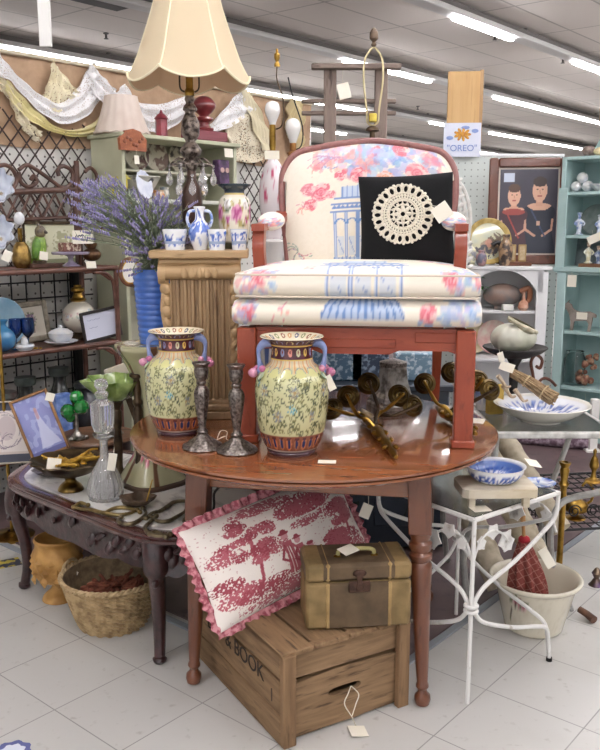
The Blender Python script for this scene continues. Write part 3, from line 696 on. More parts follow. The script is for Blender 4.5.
# ================================================================ pewter candlesticks
cs_ = thing('candlestick', 'ornate pewter candlestick standing right next to the front vase', 'candlestick', (P(238, 448, z=TT).x, 2.345, TT), 0, 'pair of ornate pewter candlesticks')
def oct_(k, amp): return lambda a, z, r: 1 + amp * abs(math.cos(k * a / 2))
b = MB(); b.lathe([(0, .012), (.054, .0), (.058, .003), (.055, .01), (.045, .016), (.035, .024), (.02, .034), (.012, .045), (0, .046)], 48, rf=oct_(12, .07), k=0); b.build('base', PEWTER, cs_)
b = MB(); b.lathe([(.012, .043), (.016, .05), (.01, .06), (.011, .075), (.014, .10), (.019, .14), (.021, .165), (.017, .18), (.011, .188), (.014, .196), (.01, .202)], 24, rf=oct_(8, .12), k=4); b.build('stem', PEWTER, cs_)
b = MB(); b.lathe([(.01, .198), (.018, .212), (.021, .232), (.019, .243), (.024, .25), (.027, .254), (.026, .257), (.012, .257), (.011, .24), (0, .24)], 24); b.build('candle_cup', PEWTER, cs_)
c2 = dup(cs_, (P(203, 447, z=TT).x, 2.385, TT), 25, 'ornate pewter candlestick in front of the rear vase, with string tied at its foot')
b = MB(); q = [(.035, -.03, .03), (.05, -.02, .05), (.07, -.02, .045), (.06, -.04, .03), (.075, -.03, .02)]; b.tube(cr(q, 6), .0012, 5); b.tube(cr([(.03, -.04, .03), (.05, -.05, .04), (.06, -.03, .035), (.05, -.02, .03)], 6), .0012, 5); b.build('string', STRING, c2)

# ================================================================ brass sconces lying on the table
def sconce(label, tip, tail, cups):
    t = thing('wall_sconce', label, 'sconce', tuple(tip), 0, 'pair of brass candle sconces under the armchair')
    b = MB(); d = (tail - tip); n = 14; q = [tip + d * i / n for i in range(n + 1)]
    b.tube(q, [.006, .012, .009, .014, .017, .012, .018, .02, .014, .02, .018, .022, .016, .012, .006], 10)
    for i in range(2, 12, 2):
        for a in (-1, 1): b.ell(q[i] + Vector((a * .016, 0, .006)), (.009, .016, .008), 8, 5, (0, 0, a * 25))
    b.build('backplate', BRASS, t, w=True)
    for k, (c, nr) in enumerate(cups):
        nr = nr.normalized(); s0 = q[7 + k % 5]; e = c + nr * .012
        mid = (s0 + e) / 2 + nr * .012 + Vector((0, 0, -.006)) + (e - s0).cross(Vector((0, 0, 1))).normalized() * .018 * (1 if k % 2 else -1)
        b = MB(); b.tube(cr([s0, s0.lerp(mid, .5) + Vector((0, 0, .012)), mid, e + nr * .016 - Vector((0, 0, .006)), e], 5), lambda t_: .0065 - .0015 * t_ + .001 * math.sin(t_ * 25), 8)
        o = b.build('arm', BRONZE if k % 2 else BRASS, t, w=True)
        M = Matrix.Translation(c) @ nr.to_track_quat('Z', 'Y').to_matrix().to_4x4()
        b = MB(); b.lathe([(0, .012), (.007, .012), (.009, .004), (.014, .002), (.016, .005), (.019, .001), (.024, -.001), (.027, .002), (.030, -.003), (.035, -.006), (.037, -.009), (.034, -.011), (.02, -.006), (.012, -.012), (.012, -.03), (.008, -.03), (0, -.02)], 32, M)
        b.build('candle_cup', mat('67542f', .38, .9, '473a24', 25, .2), o, w=True)
    return t
fw = Vector((.0, -1, .35))
sconce('brass five armed wall sconce lying beneath the middle of the armchair', P(396, 457, z=TT + .014), P(362, 410, z=TT + .03),
       [(P(348, 396, y=2.62), fw + Vector((-.15, 0, 0))), (P(369, 383, y=2.66), fw), (P(400, 395, y=2.6), fw + Vector((.2, 0, .1))), (P(414, 405, y=2.6), fw + Vector((.4, 0, .1))), (P(331, 408, y=2.58), fw + Vector((-.5, 0, .3)))])
sconce('brass five armed wall sconce lying behind the right front leg of the armchair', P(476, 434, z=TT + .014), P(437, 407, z=TT + .03),
       [(P(425, 383, y=2.76), fw + Vector((-.1, 0, 0))), (P(452, 372, y=2.8), fw), (P(479, 380, y=2.66), fw + Vector((.2, 0, .1))), (P(491, 389, y=2.64), fw + Vector((.3, 0, .1)))])
loose(327, 462, TT, 'small blank paper tag lying in front of the right vase', .05, .03, -5)
loose(477, 421, TT, 'white paper tag lying beside the right front chair leg', .05, .07, -20)
# silver stepped mantel box under chair
t = thing('ornate_box', 'dark silver stepped ornate box standing deep under the armchair seat', 'box', (P(385, 392, z=TT).x, 2.95, TT), 20)
b = MB(); b.lathe([(0, 0), (.10, 0), (.10, .012), (.092, .018), (.085, .04), (.07, .055), (.055, .1), (.052, .13), (.05, .15), (0, .15)], 4, TR((0, 0, 0), (0, 0, 45))); b.build('box_body', SILVER, t, ang=20)
b = MB(); b.lathe([(.094, .02), (.098, .024), (.094, .028)], 4, TR((0, 0, 0), (0, 0, 45))); b.build('moulding', PEWTER, t); b = MB(); b.lathe([(0, .15), (.05, .15), (.05, .165), (0, .18)], 16); b.build('lid', PEWTER, t)

# ================================================================ carved pedestal at the back of the table, with lamp and china
PW_ = wood('8f7353', 'a88a66', '6b523a', (8, 8, 1.2), 3, .55, 0, .4); PWH = wood('a88a62', 'bd9e76', '8a6e4a', (1.2, 8, 8), 3, .5, 0, .3)
PZ = 1.3; pe = thing('carved_pedestal', 'fluted light brown wooden pedestal with a carved capital, standing on the table behind the vases', 'pedestal', (-.338, 2.87, TT), 3); pe.scale = (1, 1, 1.047)
b = MB(); b.box((0, 0, .53), (.325, .27, .025), .004); b.box((0, 0, .508), (.27, .23, .02), .006); b.build('top_board', PWH, pe)
b = MB(); poly = []; fr = -.11; nf = 8
for i in range(nf):
    x0 = -.098 + i * .0245
    poly += [(x0, fr), (x0 + .004, fr), (x0 + .008, fr + .009), (x0 + .016, fr + .009), (x0 + .02, fr)]
poly += [(.1, fr), (.1, .1), (-.1, .1)]; b.prism(poly, .06, .45); b.build('fluted_shaft', PW_, pe, flat=True)
b = MB(); b.tube([(-.118, -.1, .475), (-.06, -.1, .475), (0, -.1, .475), (.06, -.1, .475), (.118, -.1, .475)], [.026, .022, .027, .022, .026], 16); b.box((0, 0, .475), (.22, .21, .05), .008)
for sx in (-1, 1):
    b.lathe([(0, -.012), (.034, -.012), (.036, 0), (.034, .012), (.02, .012), (.018, .006), (.01, .012), (0, .012)], 20, TR((sx * .124, -.095, .47), (0, 90, 0)))
for k in range(5): b.ell((-.05 + .025 * k, -.124, .472), (.011, .005, .018), 8, 6)
b.build('capital', PWH, pe)
for sx in (-1, 1):
    b = MB()
    for k, (z, w_) in enumerate(((.42, .03), (.385, .024), (.35, .03), (.315, .022), (.28, .026), (.24, .018), (.2, .02))): b.ell((sx * (.105 + w_ * .25), -.095, z), (w_ * .7, .02, .024), 10, 6, (0, sx * 30, 0))
    b.tube(cr([(sx * .11, -.1, .45), (sx * .125, -.1, .36), (sx * .108, -.1, .25), (sx * .104, -.1, .15), (sx * .112, -.1, .07)], 5), .009, 6); b.build('carved_leaf', PWH, pe)
b = MB(); b.box((0, 0, .012), (.27, .26, .024), .003); b.box((0, 0, .036), (.25, .24, .026), .008); b.box((0, 0, .055), (.225, .225, .02), .006); b.build('base', PW_, pe)
# delft cups
def bluecv(seed, w=120, h=40, asp=3):
    c = Canvas(w, h, 'eef0f2', asp, seed)
    for k in range(5):
        x = (k + .5) * asp / 5
        blot(c, x, .5, .34, ['2f57b5', '4a6fc4', '8fa9df'], 16, .9); sprig(c, x, .5, .4, ['2f57b5'], 6)
    c.rect(0, .95, asp, 1, '9fb0cf'); return c
ZP = TT + .5425 * 1.047
cupm = bluecv(4)
def cup(px, y, r, label, seed):
    t = thing('delft_cup', label, 'cup', (P(px, 240, y=y).x, y, ZP), seed * 40, 'row of blue and white cups on the pedestal')
    b = MB(); b.lathe([(r * .8, 0), (r * .84, .02), (r * .95, .05), (r, .064), (r * .94, .064), (r * .76, .01), (0, .008)], 60, cv=bluecv(seed), k=4, vz=.95); b.build('cup_body', GLZ, t); return t
cup(175, 2.80, .041, 'leftmost and widest of the blue and white cups on the pedestal', 4); cup(217, 2.775, .032, 'middle blue and white cup, touching the two handled bottle', 6); cup(239, 2.80, .029, 'rightmost small blue and white cup, at the pedestal corner', 9)
t = thing('delft_bottle', 'small blue and white bottle with two looped handles among the cups', 'bottle', (P(200, 240, y=2.80).x, 2.80, ZP), 20)
b = MB(); b.lathe([(.022, 0), (.024, .01), (.036, .04), (.038, .06), (.028, .085), (.016, .1), (.015, .125), (.02, .14), (.016, .14), (.012, .12)], 60, cv=bluecv(12, 160, 80, 2), k=4, vz=.95); b.build('bottle_body', GLZ, t)
for sx in (-1, 1):
    b = MB(); b.tube(cr([(sx * .015, 0, .128), (sx * .034, 0, .125), (sx * .042, 0, .1), (sx * .034, 0, .075)], 6), .005, 8); b.build('handle', mat('cfd8ec', .3, 0, '7a94d0', 60, lo=.5, hi=.55), t)
# rose vase
rc = Canvas(240, 120, 'e9e2cf', 2.2, 31); rc.rect(0, .80, 2.2, 1, '2a3a44'); rc.rect(0, .78, 2.2, .8, 'c9b36a')
for k in range(5):
    x = .22 + k * .44; rc.rose(x, .5, .13, ('c86b9a', 'a8437c', 'e5a9c4'), 'a89a55'); rc.rose(x + .22, .63, .08, ('e6dfd8', 'b9b0a8', 'ffffff'), '5a6a45'); blot(rc, x + .2, .3, .09, ['6b6a3c', 'b58a4a', 'dfc6a5'], 14, .9); rc.rose(x + .24, .42, .06, ('c86b9a', 'a8437c', 'e5a9c4'))
rc.rect(0, 0, 2.2, .12, '4a4a3c')
t = thing('floral_vase', 'cream vase with magenta roses and a black collar behind the cups', 'vase', (P(235, 240, y=2.935).x, 2.935, ZP), 30)
b = MB(); b.lathe([(.04, 0), (.045, .02), (.055, .08), (.056, .14), (.05, .17), (.036, .185), (.036, .2), (.056, .215), (.054, .22), (.034, .205)], 100, cv=rc, k=5, vz=.98); b.build('vase_body', GLZ, t)

# ---- big lamp
LX = P(192, 200, y=2.94).x; lp = thing('table_lamp', 'tall dark metal crystal drop lamp with a big cream scalloped bell shade', 'lamp', (LX, 2.94, ZP), 10)
DK = mat('8c8076', .4, .6, '3a302b', 60, .8, 110, lo=.42, hi=.6)
b = MB(); b.lathe([(0, 0), (.045, 0), (.045, .012), (.03, .02), (.03, .035), (.018, .05), (.014, .07)], 24); b.build('base', DK, lp)
def zl(py): return P(192, py, y=2.94).z - ZP
b = MB(); b.lathe([(.014, .07), (.03, zl(222)), (.034, zl(205)), (.03, zl(190)), (.016, zl(180)), (.014, zl(170))], 20, rf=oct_(8, .08)); b.build('lower_column', mat('5a4238', .4, .4, '3a2a22', 20), lp)
b = MB(); b.lathe([(.012, zl(172)), (.02, zl(166)), (.018, zl(160)), (.034, zl(152)), (.03, zl(148)), (.02, zl(144)), (.016, zl(141)), (.028, zl(134)), (.027, zl(122)), (.015, zl(113)), (.022, zl(110)), (.018, zl(106)), (.012, zl(103)), (.016, zl(99)), (.01, zl(94))], 24, rf=oct_(10, .1), k=3); b.build('column', DK, lp)
b = MB()
for k in range(6):
    a = TAU * k / 6; d = Vector((math.cos(a), math.sin(a), 0)); z = zl(162)
    b.tube(cr([d * .012 + Vector((0, 0, z)), d * .04 + Vector((0, 0, z + .012)), d * .065 + Vector((0, 0, z - .005)), d * .075 + Vector((0, 0, z - .02))], 5), .0035, 6)
b.tube([(.07 * math.cos(TAU * i / 24), .07 * math.sin(TAU * i / 24), zl(165)) for i in range(24)], .003, 6, True); b.build('crystal_arms', DK, lp)
GL = glass('ffffff', .03, tw=.8)
for k in range(12):
    a = TAU * k / 12; rr = .075 if k % 2 == 0 else .05; z = zl(168 if k % 2 == 0 else 178)
    b = MB(); b.lathe([(0, 0), (.004, -.006), (.0025, -.01), (.011, -.03), (.013, -.042), (.009, -.054), (0, -.062)], 8); b.ell((0, 0, .006), .006, 6, 4)
    b.build('crystal_drop', GL, lp, T=TR((rr * math.cos(a), rr * math.sin(a), z), (0, 0, 15 * k)), flat=True)
b = MB(); b.box((0, 0, zl(84)), (.024, .018, .05), .003); b.lathe([(.016, zl(96)), (.018, zl(92)), (.012, zl(88))], 12); b.build('socket', BRASS, lp)
b = MB(); b.tube(cr([(0, 0, zl(93)), (.028, 0, zl(90)), (.033, 0, zl(80)), (.03, 0, zl(60)), (.045, 0, zl(20)), (.02, 0, zl(-40)), (0, 0, zl(-55))], 6), .003, 6)
b.tube(cr([(0, 0, zl(93)), (-.028, 0, zl(90)), (-.033, 0, zl(80)), (-.03, 0, zl(60)), (-.045, 0, zl(20)), (-.02, 0, zl(-40)), (0, 0, zl(-55))], 6), .003, 6); b.build('harp', BRONZE, lp)
z0 = 1.862 - ZP
sp = [(.206, 0), (.2, .02), (.173, .08), (.149, .15), (.128, .21), (.110, .27), (.098, .33), (.09, .4)]
def shade(off, name, m):
    b = MB(); q = cr([(r + off, z, 0) for r, z in sp], 4)
    def f(u, v):
        i = v * (len(q) - 1); k = min(len(q) - 2, int(i)); p = q[k].lerp(q[k + 1], i - k); a = TAU * u
        pan = abs(math.sin(3 * a)); rr = p.x * (1 - .035 * pan * (1 - .5 * v)); z = p.y + (.036 * (1 - v) ** 6) * (1 - pan ** .75)
        return (rr * math.cos(a), rr * math.sin(a), z)
    b.grid(f, 120, 30, wu=True); return b.build(name, m, SH, T=TR((0, 0, z0))), f
SHM = mat('e3cfa6', .8, 0, 'dcc69a', 3, .2, 500); 
m, tt, bb = nt('shade_cloth'); bb.inputs['Base Color'].default_value = (*lin('e3d5b6'), 1); bb.inputs['Roughness'].default_value = .9
tr = N(tt, 'ShaderNodeBsdfTranslucent'); tr.inputs[0].default_value = (*lin('e8d5ae'), 1); mx = N(tt, 'ShaderNodeMixShader'); mx.inputs[0].default_value = .3
tt.links.new(bb.outputs[0], mx.inputs[1]); tt.links.new(tr.outputs[0], mx.inputs[2]); tt.links.new(mx.outputs[0], tt.nodes['Material Output'].inputs[0]); SHM = m
SH = thing('lamp_shade', None, None); SH.parent = lp
o, f = shade(0, 'shade_cloth', SHM); shade(-.004, 'shade_lining', mat('dfc09c', .9))
b = MB(); b.tube([Vector(f(i / 120, 0)) for i in range(120)], .004, 6, True)
for k in range(6): b.tube([Vector(f(k / 6, i / 20)) * 1.0 for i in range(21)], .003, 5)
b.build('trim', mat('f2e7c6', .8), SH, T=TR((0, 0, z0)))
# ================================================================ crate, train case, toile pillow
CR1, CR2 = Vector((-.049, 2.037, 0)), None
ca_ = math.degrees(math.atan2(.226, .383)); CW, CL, CH = .425, .60, .275
cr_ = thing('wooden_crate', 'rough brown wooden crate with stencilled letters on the floor under the table', 'crate', tuple(CR1), ca_)
CWD = wood('907353', '70563b', '513d29', (14, 1.6, 14), 2.5, .8, 0, .5); CWF = wood('957858', '745a3f', '533e2a', (1.6, 14, 14), 2.5, .8, 0, .5); CWV = wood('907252', '72563b', '543f2a', (14, 14, 1.6), 2.5, .8, 0, .5)
def board(c, d, m, rot=(0, 0, 0)): b = MB(); b.box(c, d, .003, rot); return b.build('board', m, cr_)
# sides (left side = x 0 plane, runs along y), end = y 0 plane
for z, h in ((.045, .088), (.14, .095), (.236, .078)): board((.009, CL / 2, z), (.018, CL - .02, h), CWD); board((CW - .009, CL / 2, z), (.018, CL - .02, h), CWD); board((CW / 2, CL - .012, z), (CW - .04, .018, h), CWF)
board((CW / 2, .022, .228), (CW - .06, .016, .09), CWF, (0, .4, 0))
b = MB()                                            # lower end board with hand hole
zz0, zz1 = .006, .178; hx, hz, hw_, hh = CW * .5, .108, .055, .012
ring = [(hx + hw_ * math.copysign(min(1, abs(math.cos(a)) ** .5), math.cos(a)), hz + hh * math.copysign(min(1, abs(math.sin(a)) ** .8), math.sin(a))) for a in [TAU * i / 24 + .01 for i in range(24)]]
out = []
for x, z in ring:
    a = math.atan2((z - hz) / ((zz1 - zz0) / 2), (x - hx) / (CW / 2 - .03)); k = 1 / max(abs(math.cos(a)), abs(math.sin(a)))
    out.append((hx + math.cos(a) * k * (CW / 2 - .03), hz + (math.sin(a) * k * ((zz1 - hz) if math.sin(a) > 0 else (hz - zz0)))))
for y in (.014, .03):
    o = len(b.v); b.add([(x, y, z) for x, z in ring] + [(x, y, z) for x, z in out], [(i, (i + 1) % 24, 24 + (i + 1) % 24, 24 + i) for i in range(24)])
b.add([(x, .014, z) for x, z in ring] + [(x, .03, z) for x, z in ring], [(i, (i + 1) % 24, 24 + (i + 1) % 24, 24 + i) for i in range(24)])
b.build('board', CWF, cr_, flat=True)
for x in (.02, CW - .02):
    b = MB(); b.box((x, .0, CH / 2 - .002), (.04, .022, CH - .006), .003); b.build('corner_post', CWV, cr_)
board((.05, CL / 2, CH - .008), (.10, CL, .018), CWD); board((.165, CL / 2, CH - .010), (.11, CL - .01, .016), CWD, (0, .6, 0)); board((.272, CL / 2, CH - .009), (.09, CL - .01, .016), CWD); board((.372, CL / 2, CH - .008), (.10, CL, .016), CWD)
b = MB(); b.box((CW / 2, CL / 2, .01), (CW - .04, CL - .04, .012)); b.build('crate_bottom', CWD, cr_)
q = words('B  T & BOOK', .066, mat('2c221c', .9), cr_, Matrix.Translation((-.0012, .29, .168)) @ Euler((R(90), 0, R(-90))).to_matrix().to_4x4())
q2 = words('I', .055, mat('4a382c', .9), cr_, Matrix.Translation((-.0012, .055, .13)) @ Euler((R(90), 0, R(-90))).to_matrix().to_4x4())
b = MB()                                            # string and tag from the hand hole
M = cr_.matrix_basis; h0 = M @ Vector((hx + .02, .012, .11))
pt = P(358, 731, z=.006)
b.tube(cr([h0, h0 + Vector((-.01, -.025, -.01)), h0 + Vector((-.02, -.035, -.035)), P(352, 717, y=2.08), pt + Vector((-.005, .02, .004))], 6), .0016, 6)
b.tube(cr([h0, h0 + Vector((.02, -.025, -.01)), h0 + Vector((.012, -.04, -.03)), P(352, 716, y=2.085)], 6), .0016, 6); s_ = b.build('string', STRING, cr_, w=True)
b = MB(); b.box(tuple(pt), (.05, .05, .0015), 0, (0, 8, 12)); b.build('price_tag', PAPER, s_, w=True)

tc = thing('train_case', 'small old brown and tan striped travel case on the wooden crate', 'case', (.158, 2.265, CH + .001), 6)
TL = mat('937a50', .7, 0, '74603b', 14, .4, 120); TD = mat('64513a', .75, 0, '4f3f2c', 16, .4, 150); TLL = mat('a98c5c', .7, 0, '8b7046', 14, .3, 120)
w_, d_, h_ = .30, .158, .192
b = MB(); b.box((0, 0, h_ * .36), (w_, d_, h_ * .72), .008); b.build('case_body', TL, tc)
b = MB(); b.box((0, 0, h_ * .87), (w_ + .002, d_ + .002, h_ * .27), .010); ld = b.build('lid', TD, tc)
for x in (-.06, .0, .06): pass
b = MB(); b.box((.0, 0, h_ * .36), (.19, d_ + .003, h_ * .70), .004); b.build('cloth_band', TD, tc)
for sx in (-1, 1): b = MB(); b.box((sx * .088, 0, h_ * .36), (.012, d_ + .006, h_ * .70), .003); b.box((sx * .088, 0, h_ * .87), (.012, d_ + .006, h_ * .275), .005); b.build('leather_stripe', TLL, tc)
for sx in (-1, 1): b = MB(); b.box((sx * .122, 0, h_ * .87), (.056, d_ + .005, h_ * .272), .009); b.build('leather_corner', TL, tc)
b = MB(); b.box((0, -d_ / 2 - .004, h_ * .66), (.062, .006, .034), .003); b.box((0, -d_ / 2 - .006, h_ * .66), (.022, .006, .022), .003); lk = b.build('latch', mat('5a4034', .5, .6, '3c2a22', 40), tc)
b = MB(); b.ell((0, -d_ / 2 - .003, h_ * .86), (.02, .007, .012), 14, 8); b.box((0, -d_ / 2 - .006, h_ * .78), (.016, .005, .03), .002); b.build('hasp', mat('5a4034', .5, .6, '3c2a22', 40), tc)
b = MB(); b.tube(cr([(-.052, -.02, h_ + .002), (-.05, -.02, h_ + .016), (-.03, -.02, h_ + .022), (.03, -.02, h_ + .022), (.05, -.02, h_ + .016), (.052, -.02, h_ + .002)], 5), .0062, 8)
b.build('handle', mat('b3aa72', .5, 0, '8f8450', 40), tc)
b = MB(); [b.ell((sx * .054, -.02, h_ + .002), (.012, .009, .005), 10, 5) for sx in (-1,)]; b.build('handle_mount', BRASS, tc)
b = MB(); b.ell((.054, -.02, h_ + .002), (.012, .009, .005), 10, 5); b.build('handle_mount', BRASS, tc)
b = MB(); M = tc.matrix_basis; b.box((-.025, -.035, h_ + .026), (.05, .042, .0012), 0, (8, -6, 30)); b.build('price_tag', PAPER, tc)

# toile pillow
A = 1.55; tl = Canvas(420, 272, 'ece4dc', A, 77); RD, RM, RL = '9a3e4b', 'b25c67', 'cf959a'
def tree(x, y, h, w):
    tl.line([(x, y), (x + .02, y + h * .35), (x - .01, y + h * .6), (x + .03, y + h)], .03, RM); tl.line([(x + .01, y + h * .3), (x + .10, y + h * .6)], .015, RM); tl.line([(x, y + h * .45), (x - .10, y + h * .75)], .014, RM)
    tl.line([(x, y), (x + .02, y + h * .35), (x - .01, y + h * .6)], .01, RD)
    for _ in range(16):
        a = tl.r.random() * TAU; d = tl.r.random() ** .5; X = x + w * d * math.cos(a); Y = y + h * .82 + h * .42 * d * math.sin(a)
        tl.foliage(X, Y, .085, .045, tl.r.choice([RD, RM, RM]), .36, 110)
        for _ in range(8): tl.ell(X + (tl.r.random() - .5) * .14, Y + (tl.r.random() - .5) * .08, .012, .006, tl.r.choice([RD, RM]), .9, tl.r.random() * 180)
tree(.40, .26, .50, .24); tl.foliage(.22, .22, .2, .1, RM, .38, 100); tl.foliage(.45, .18, .3, .09, RD, .42, 110); tl.foliage(.15, .6, .12, .08, RM, .42, 100)
def person(x, y, s, hat):
    tl.poly([(x - .05 * s, y), (x - .035 * s, y + .16 * s), (x - .04 * s, y + .27 * s), (x + .04 * s, y + .27 * s), (x + .045 * s, y + .15 * s), (x + .065 * s, y)], RM)
    tl.ell(x, y + .315 * s, .028 * s, .034 * s, RL); tl.ell(x, y + .345 * s, .045 * s if hat else .03 * s, .014 * s, RD); tl.ell(x, y + .36 * s, .024 * s, .02 * s, RD)
    tl.line([(x - .03 * s, y + .24 * s), (x - .08 * s, y + .14 * s), (x - .03 * s, y + .1 * s)], .022 * s, RD); tl.line([(x + .03 * s, y + .24 * s), (x + .08 * s, y + .16 * s)], .02 * s, RM)
    for k in range(5): tl.line([(x - .03 * s + .015 * k * s, y), (x - .02 * s + .01 * k * s, y + .22 * s)], .005, 'ece4dc' if k % 2 else RD)
person(.70, .2, 1.15, True); person(.80, .18, .95, True); tl.poly([(.82, .2), (.98, .18), (.97, .3), (.84, .36)], RM); tl.ell(.9, .37, .03, .035, RL); tl.ell(.9, .4, .035, .018, RD)
for x in (.84, .88, .93, .97): tl.line([(x, .2), (x, .1)], .014, RD)
tl.foliage(.85, .1, .3, .07, RM, .36, 100); tl.foliage(1.0, .80, .3, .12, RD, .36, 100); tl.foliage(1.0, .78, .32, .1, RM, .38, 95); tl.foliage(1.25, .62, .2, .08, RM, .42, 95); tl.foliage(.95, .62, .18, .05, RM, .42, 110)
tree(1.35, .32, .3, .12); tl.foliage(1.3, .28, .2, .1, RD, .42, 100); tl.foliage(.65, .93, .3, .06, RM, .38, 100)
tree(1.18, .12, .22, .10); tl.foliage(.62, .5, .12, .06, RM, .42, 100); tl.foliage(.12, .35, .14, .07, RD, .42, 100); tl.foliage(1.35, .14, .2, .1, RM, .4, 100); tl.foliage(.55, .06, .4, .05, RM, .45, 100)
for k in range(500):
    x, y = tl.r.random() * A, tl.r.random(); 
    if min(abs(x - .72), abs(x - .4)) > .08: tl.ell(x, y, .008, .004, RM, .6, tl.r.random() * 180)
e = Vector((.8, .6, 0)); upv = Vector((-.10, .13, .30)).normalized(); c0 = Vector((-.27, 2.165, CH + .012)); 
nrm = e.cross(upv).normalized(); PWd, PH = .615, .305
ctr = c0 + e * (PWd / 2) + upv * (PH / 2)
Mp = Matrix((( e.x, -nrm.x * -1, upv.x, ctr.x), (e.y, -nrm.y * -1, upv.y, ctr.y), (e.z, -nrm.z * -1, upv.z, ctr.z), (0, 0, 0, 1)))
Mp = Matrix.Translation(ctr) @ Matrix((tuple(e), tuple(-nrm), tuple(upv))).transposed().to_4x4()
Mp = Matrix.Translation((.012, 0, .02)) @ Mp @ Matrix.Rotation(R(-8), 4, 'Y')
tp = thing('toile_pillow', 'ruffled red and cream country scene print pillow propped on the wooden crate', 'pillow'); tp.matrix_basis = Mp
sg0 = -1 if (Mp.to_3x3() @ Vector((0, -1, 0))).dot(Vector((0, -1, 0))) > 0 else 1
b = MB()
def PF(sg):
    def f(u, v):
        if sg0 > 0: pass
        pin = 1 - .05 * math.sin(PI * v); return ((u - .5) * PWd * pin, sg * .075 * ((1 - abs(2 * u - 1) ** 3) * (1 - abs(2 * v - 1) ** 3)) ** .65 + .003 * math.sin(u * 21 + v * 9) * math.sin(PI * u) * math.sin(PI * v), (v - .5) * PH * (1 - .05 * math.sin(PI * u)))
    return f
b.grid(PF(-1), 310, 200, cv=tl); b.grid(PF(1), 60, 40, cv=tl); b.build('pillow_body', painted(.9, 0, .3, .3, 300), tp)
# ruffle all round
loop = []; nU = 60
for i in range(nU): loop.append((-PWd / 2 + PWd * i / nU, -PH / 2, 0, -1))
for i in range(36): loop.append((PWd / 2, -PH / 2 + PH * i / 36, 1, 0))
for i in range(nU): loop.append((PWd / 2 - PWd * i / nU, PH / 2, 0, 1))
for i in range(36): loop.append((-PWd / 2, PH / 2 - PH * i / 36, -1, 0))
lp_ = cr([(x, 0, z) for x, z, _, _ in loop], 3, True); n = len(lp_)
def RF(u, v):
    p = lp_[int(u * n) % n]; d = Vector((p.x / (PWd / 2), 0, p.z / (PH / 2))); d = Vector((math.copysign(abs(d.x) ** 7, d.x), 0, math.copysign(abs(d.z) ** 7, d.z)))
    d = d.normalized() if d.length > 0 else d
    q = p * (1 - .035) + d * (v * .026 + .0); q.y = .008 * v * math.sin(u * TAU * 58) + .004 * math.sin(u * TAU * 31); q += d * .002 * math.sin(u * TAU * 58 + 1) * v; return q
b = MB(); b.grid(RF, n, 5, wu=True); b.build('ruffle', mat('a04f5d', .9, 0, 'cf8f96', 70, .3, 300, lo=.42, hi=.55), tp)
card(tp, P(366, 511, y=2.46), .035, .045, (80, 25, 10), (0, 0, .03))

# ================================================================ oval marble coffee table
DM = wood('3f2020', '522c2a', '2c1617', (2, 8, 8), 2.5, .25, .8); CZT = .45
ct = thing('coffee_table', 'dark carved mahogany coffee table with an oval white marble top at the left', 'coffee table', (-1.096, 3.05, 0), math.degrees(math.atan2(-.577, .644)))
cx, cy = .44, .255
def oval(k, sx=.59, sy=.318, e=3.4, n=96, wav=.012):
    o = []
    for i in range(n):
        a = TAU * i / n; c, s = math.cos(a), math.sin(a)
        x = sx * math.copysign(abs(c) ** (2 / e), c); y = sy * math.copysign(abs(s) ** (2 / e), s)
        q = 1 + wav * math.cos(6 * a) / .3 * .5; o.append((cx + (x * q) + k * math.copysign(abs(c) ** .7, c), cy + (y * q) + k * math.copysign(abs(s) ** .7, s)))
    return o
def shell(levels):
    b = MB(); vs = []; n = 96
    for k, z in levels: vs += [(x, y, z) for x, y in oval(k)]
    fs = [(i * n + j, i * n + (j + 1) % n, (i + 1) * n + (j + 1) % n, (i + 1) * n + j) for i in range(len(levels) - 1) for j in range(n)]
    b.add(vs, fs); return b
b = shell([(-.06, CZT - .03), (-.012, CZT - .032), (-.004, CZT - .026), (-.002, CZT - .016), (-.008, CZT - .012), (-.006, CZT - .003), (-.014, CZT + .001), (-.058, CZT + .0), (-.064, CZT - .004)])
n = 96; b.f.append(tuple(range(n))[::-1]); b.build('table_rim', DM, ct)
b = MB(); b.prism(oval(-.062), CZT - .006, CZT + .0015); m, t_, bb = nt('marble')
nz = N(t_, 'ShaderNodeTexNoise', Scale=5.0, Detail=8.0, Distortion=2.0); t_.links.new(coords(t_), nz.inputs['Vector']); t_.links.new(mixc(t_, ramp(t_, nz.outputs[0], .5, .62), 'e6e4e0', 'bcb9b8'), bb.inputs['Base Color']); bb.inputs['Roughness'].default_value = .15
b.build('marble_top', m, ct, flat=True)
b = MB(); vs = []; lv = 8; o = oval(-.03); n = 96
for i in range(lv + 1):
    for j, (x, y) in enumerate(o):
        a = TAU * j / n; drop = .088 + .022 * math.cos(4 * a) ** 2 + .012 * abs(math.sin(12 * a)); z = CZT - .03 - drop * i / lv
        q = 1 - .02 * math.sin(i / lv * PI) + .014 * math.sin(j * 1.9 + i) * math.sin(i / lv * PI)
        vs.append((cx + (x - cx) * q, cy + (y - cy) * q, z))
b.add(vs, [(i * n + j, i * n + (j + 1) % n, (i + 1) * n + (j + 1) % n, (i + 1) * n + j) for i in range(lv) for j in range(n)])
DC = mat('3d2122', .32, 0, '241213', 30, 1.0, 45, coat=.5)
for j in range(0, 96):
    x, y = o[j]; a = TAU * j / n; T = TR((cx + (x - cx) * 1.005, cy + (y - cy) * 1.01, CZT - .058 - .03 * (j % 2) - .012 * math.sin(j * .7)), (0, 0, math.degrees(math.atan2(y - cy, x - cx))))
    b.grid(lambda u, v: tuple(T @ Vector((.003 + .010 * math.cos(TAU * u) * math.cos(PI * (v - .5)), .019 * math.sin(TAU * u) * math.cos(PI * (v - .5)), (.017 + .006 * math.sin(j * 2.1)) * math.sin(PI * (v - .5)) + .3 * .019 * math.sin(TAU * u)))), 8, 5, wu=True)
ap = b.build('carved_apron', DC, ct)
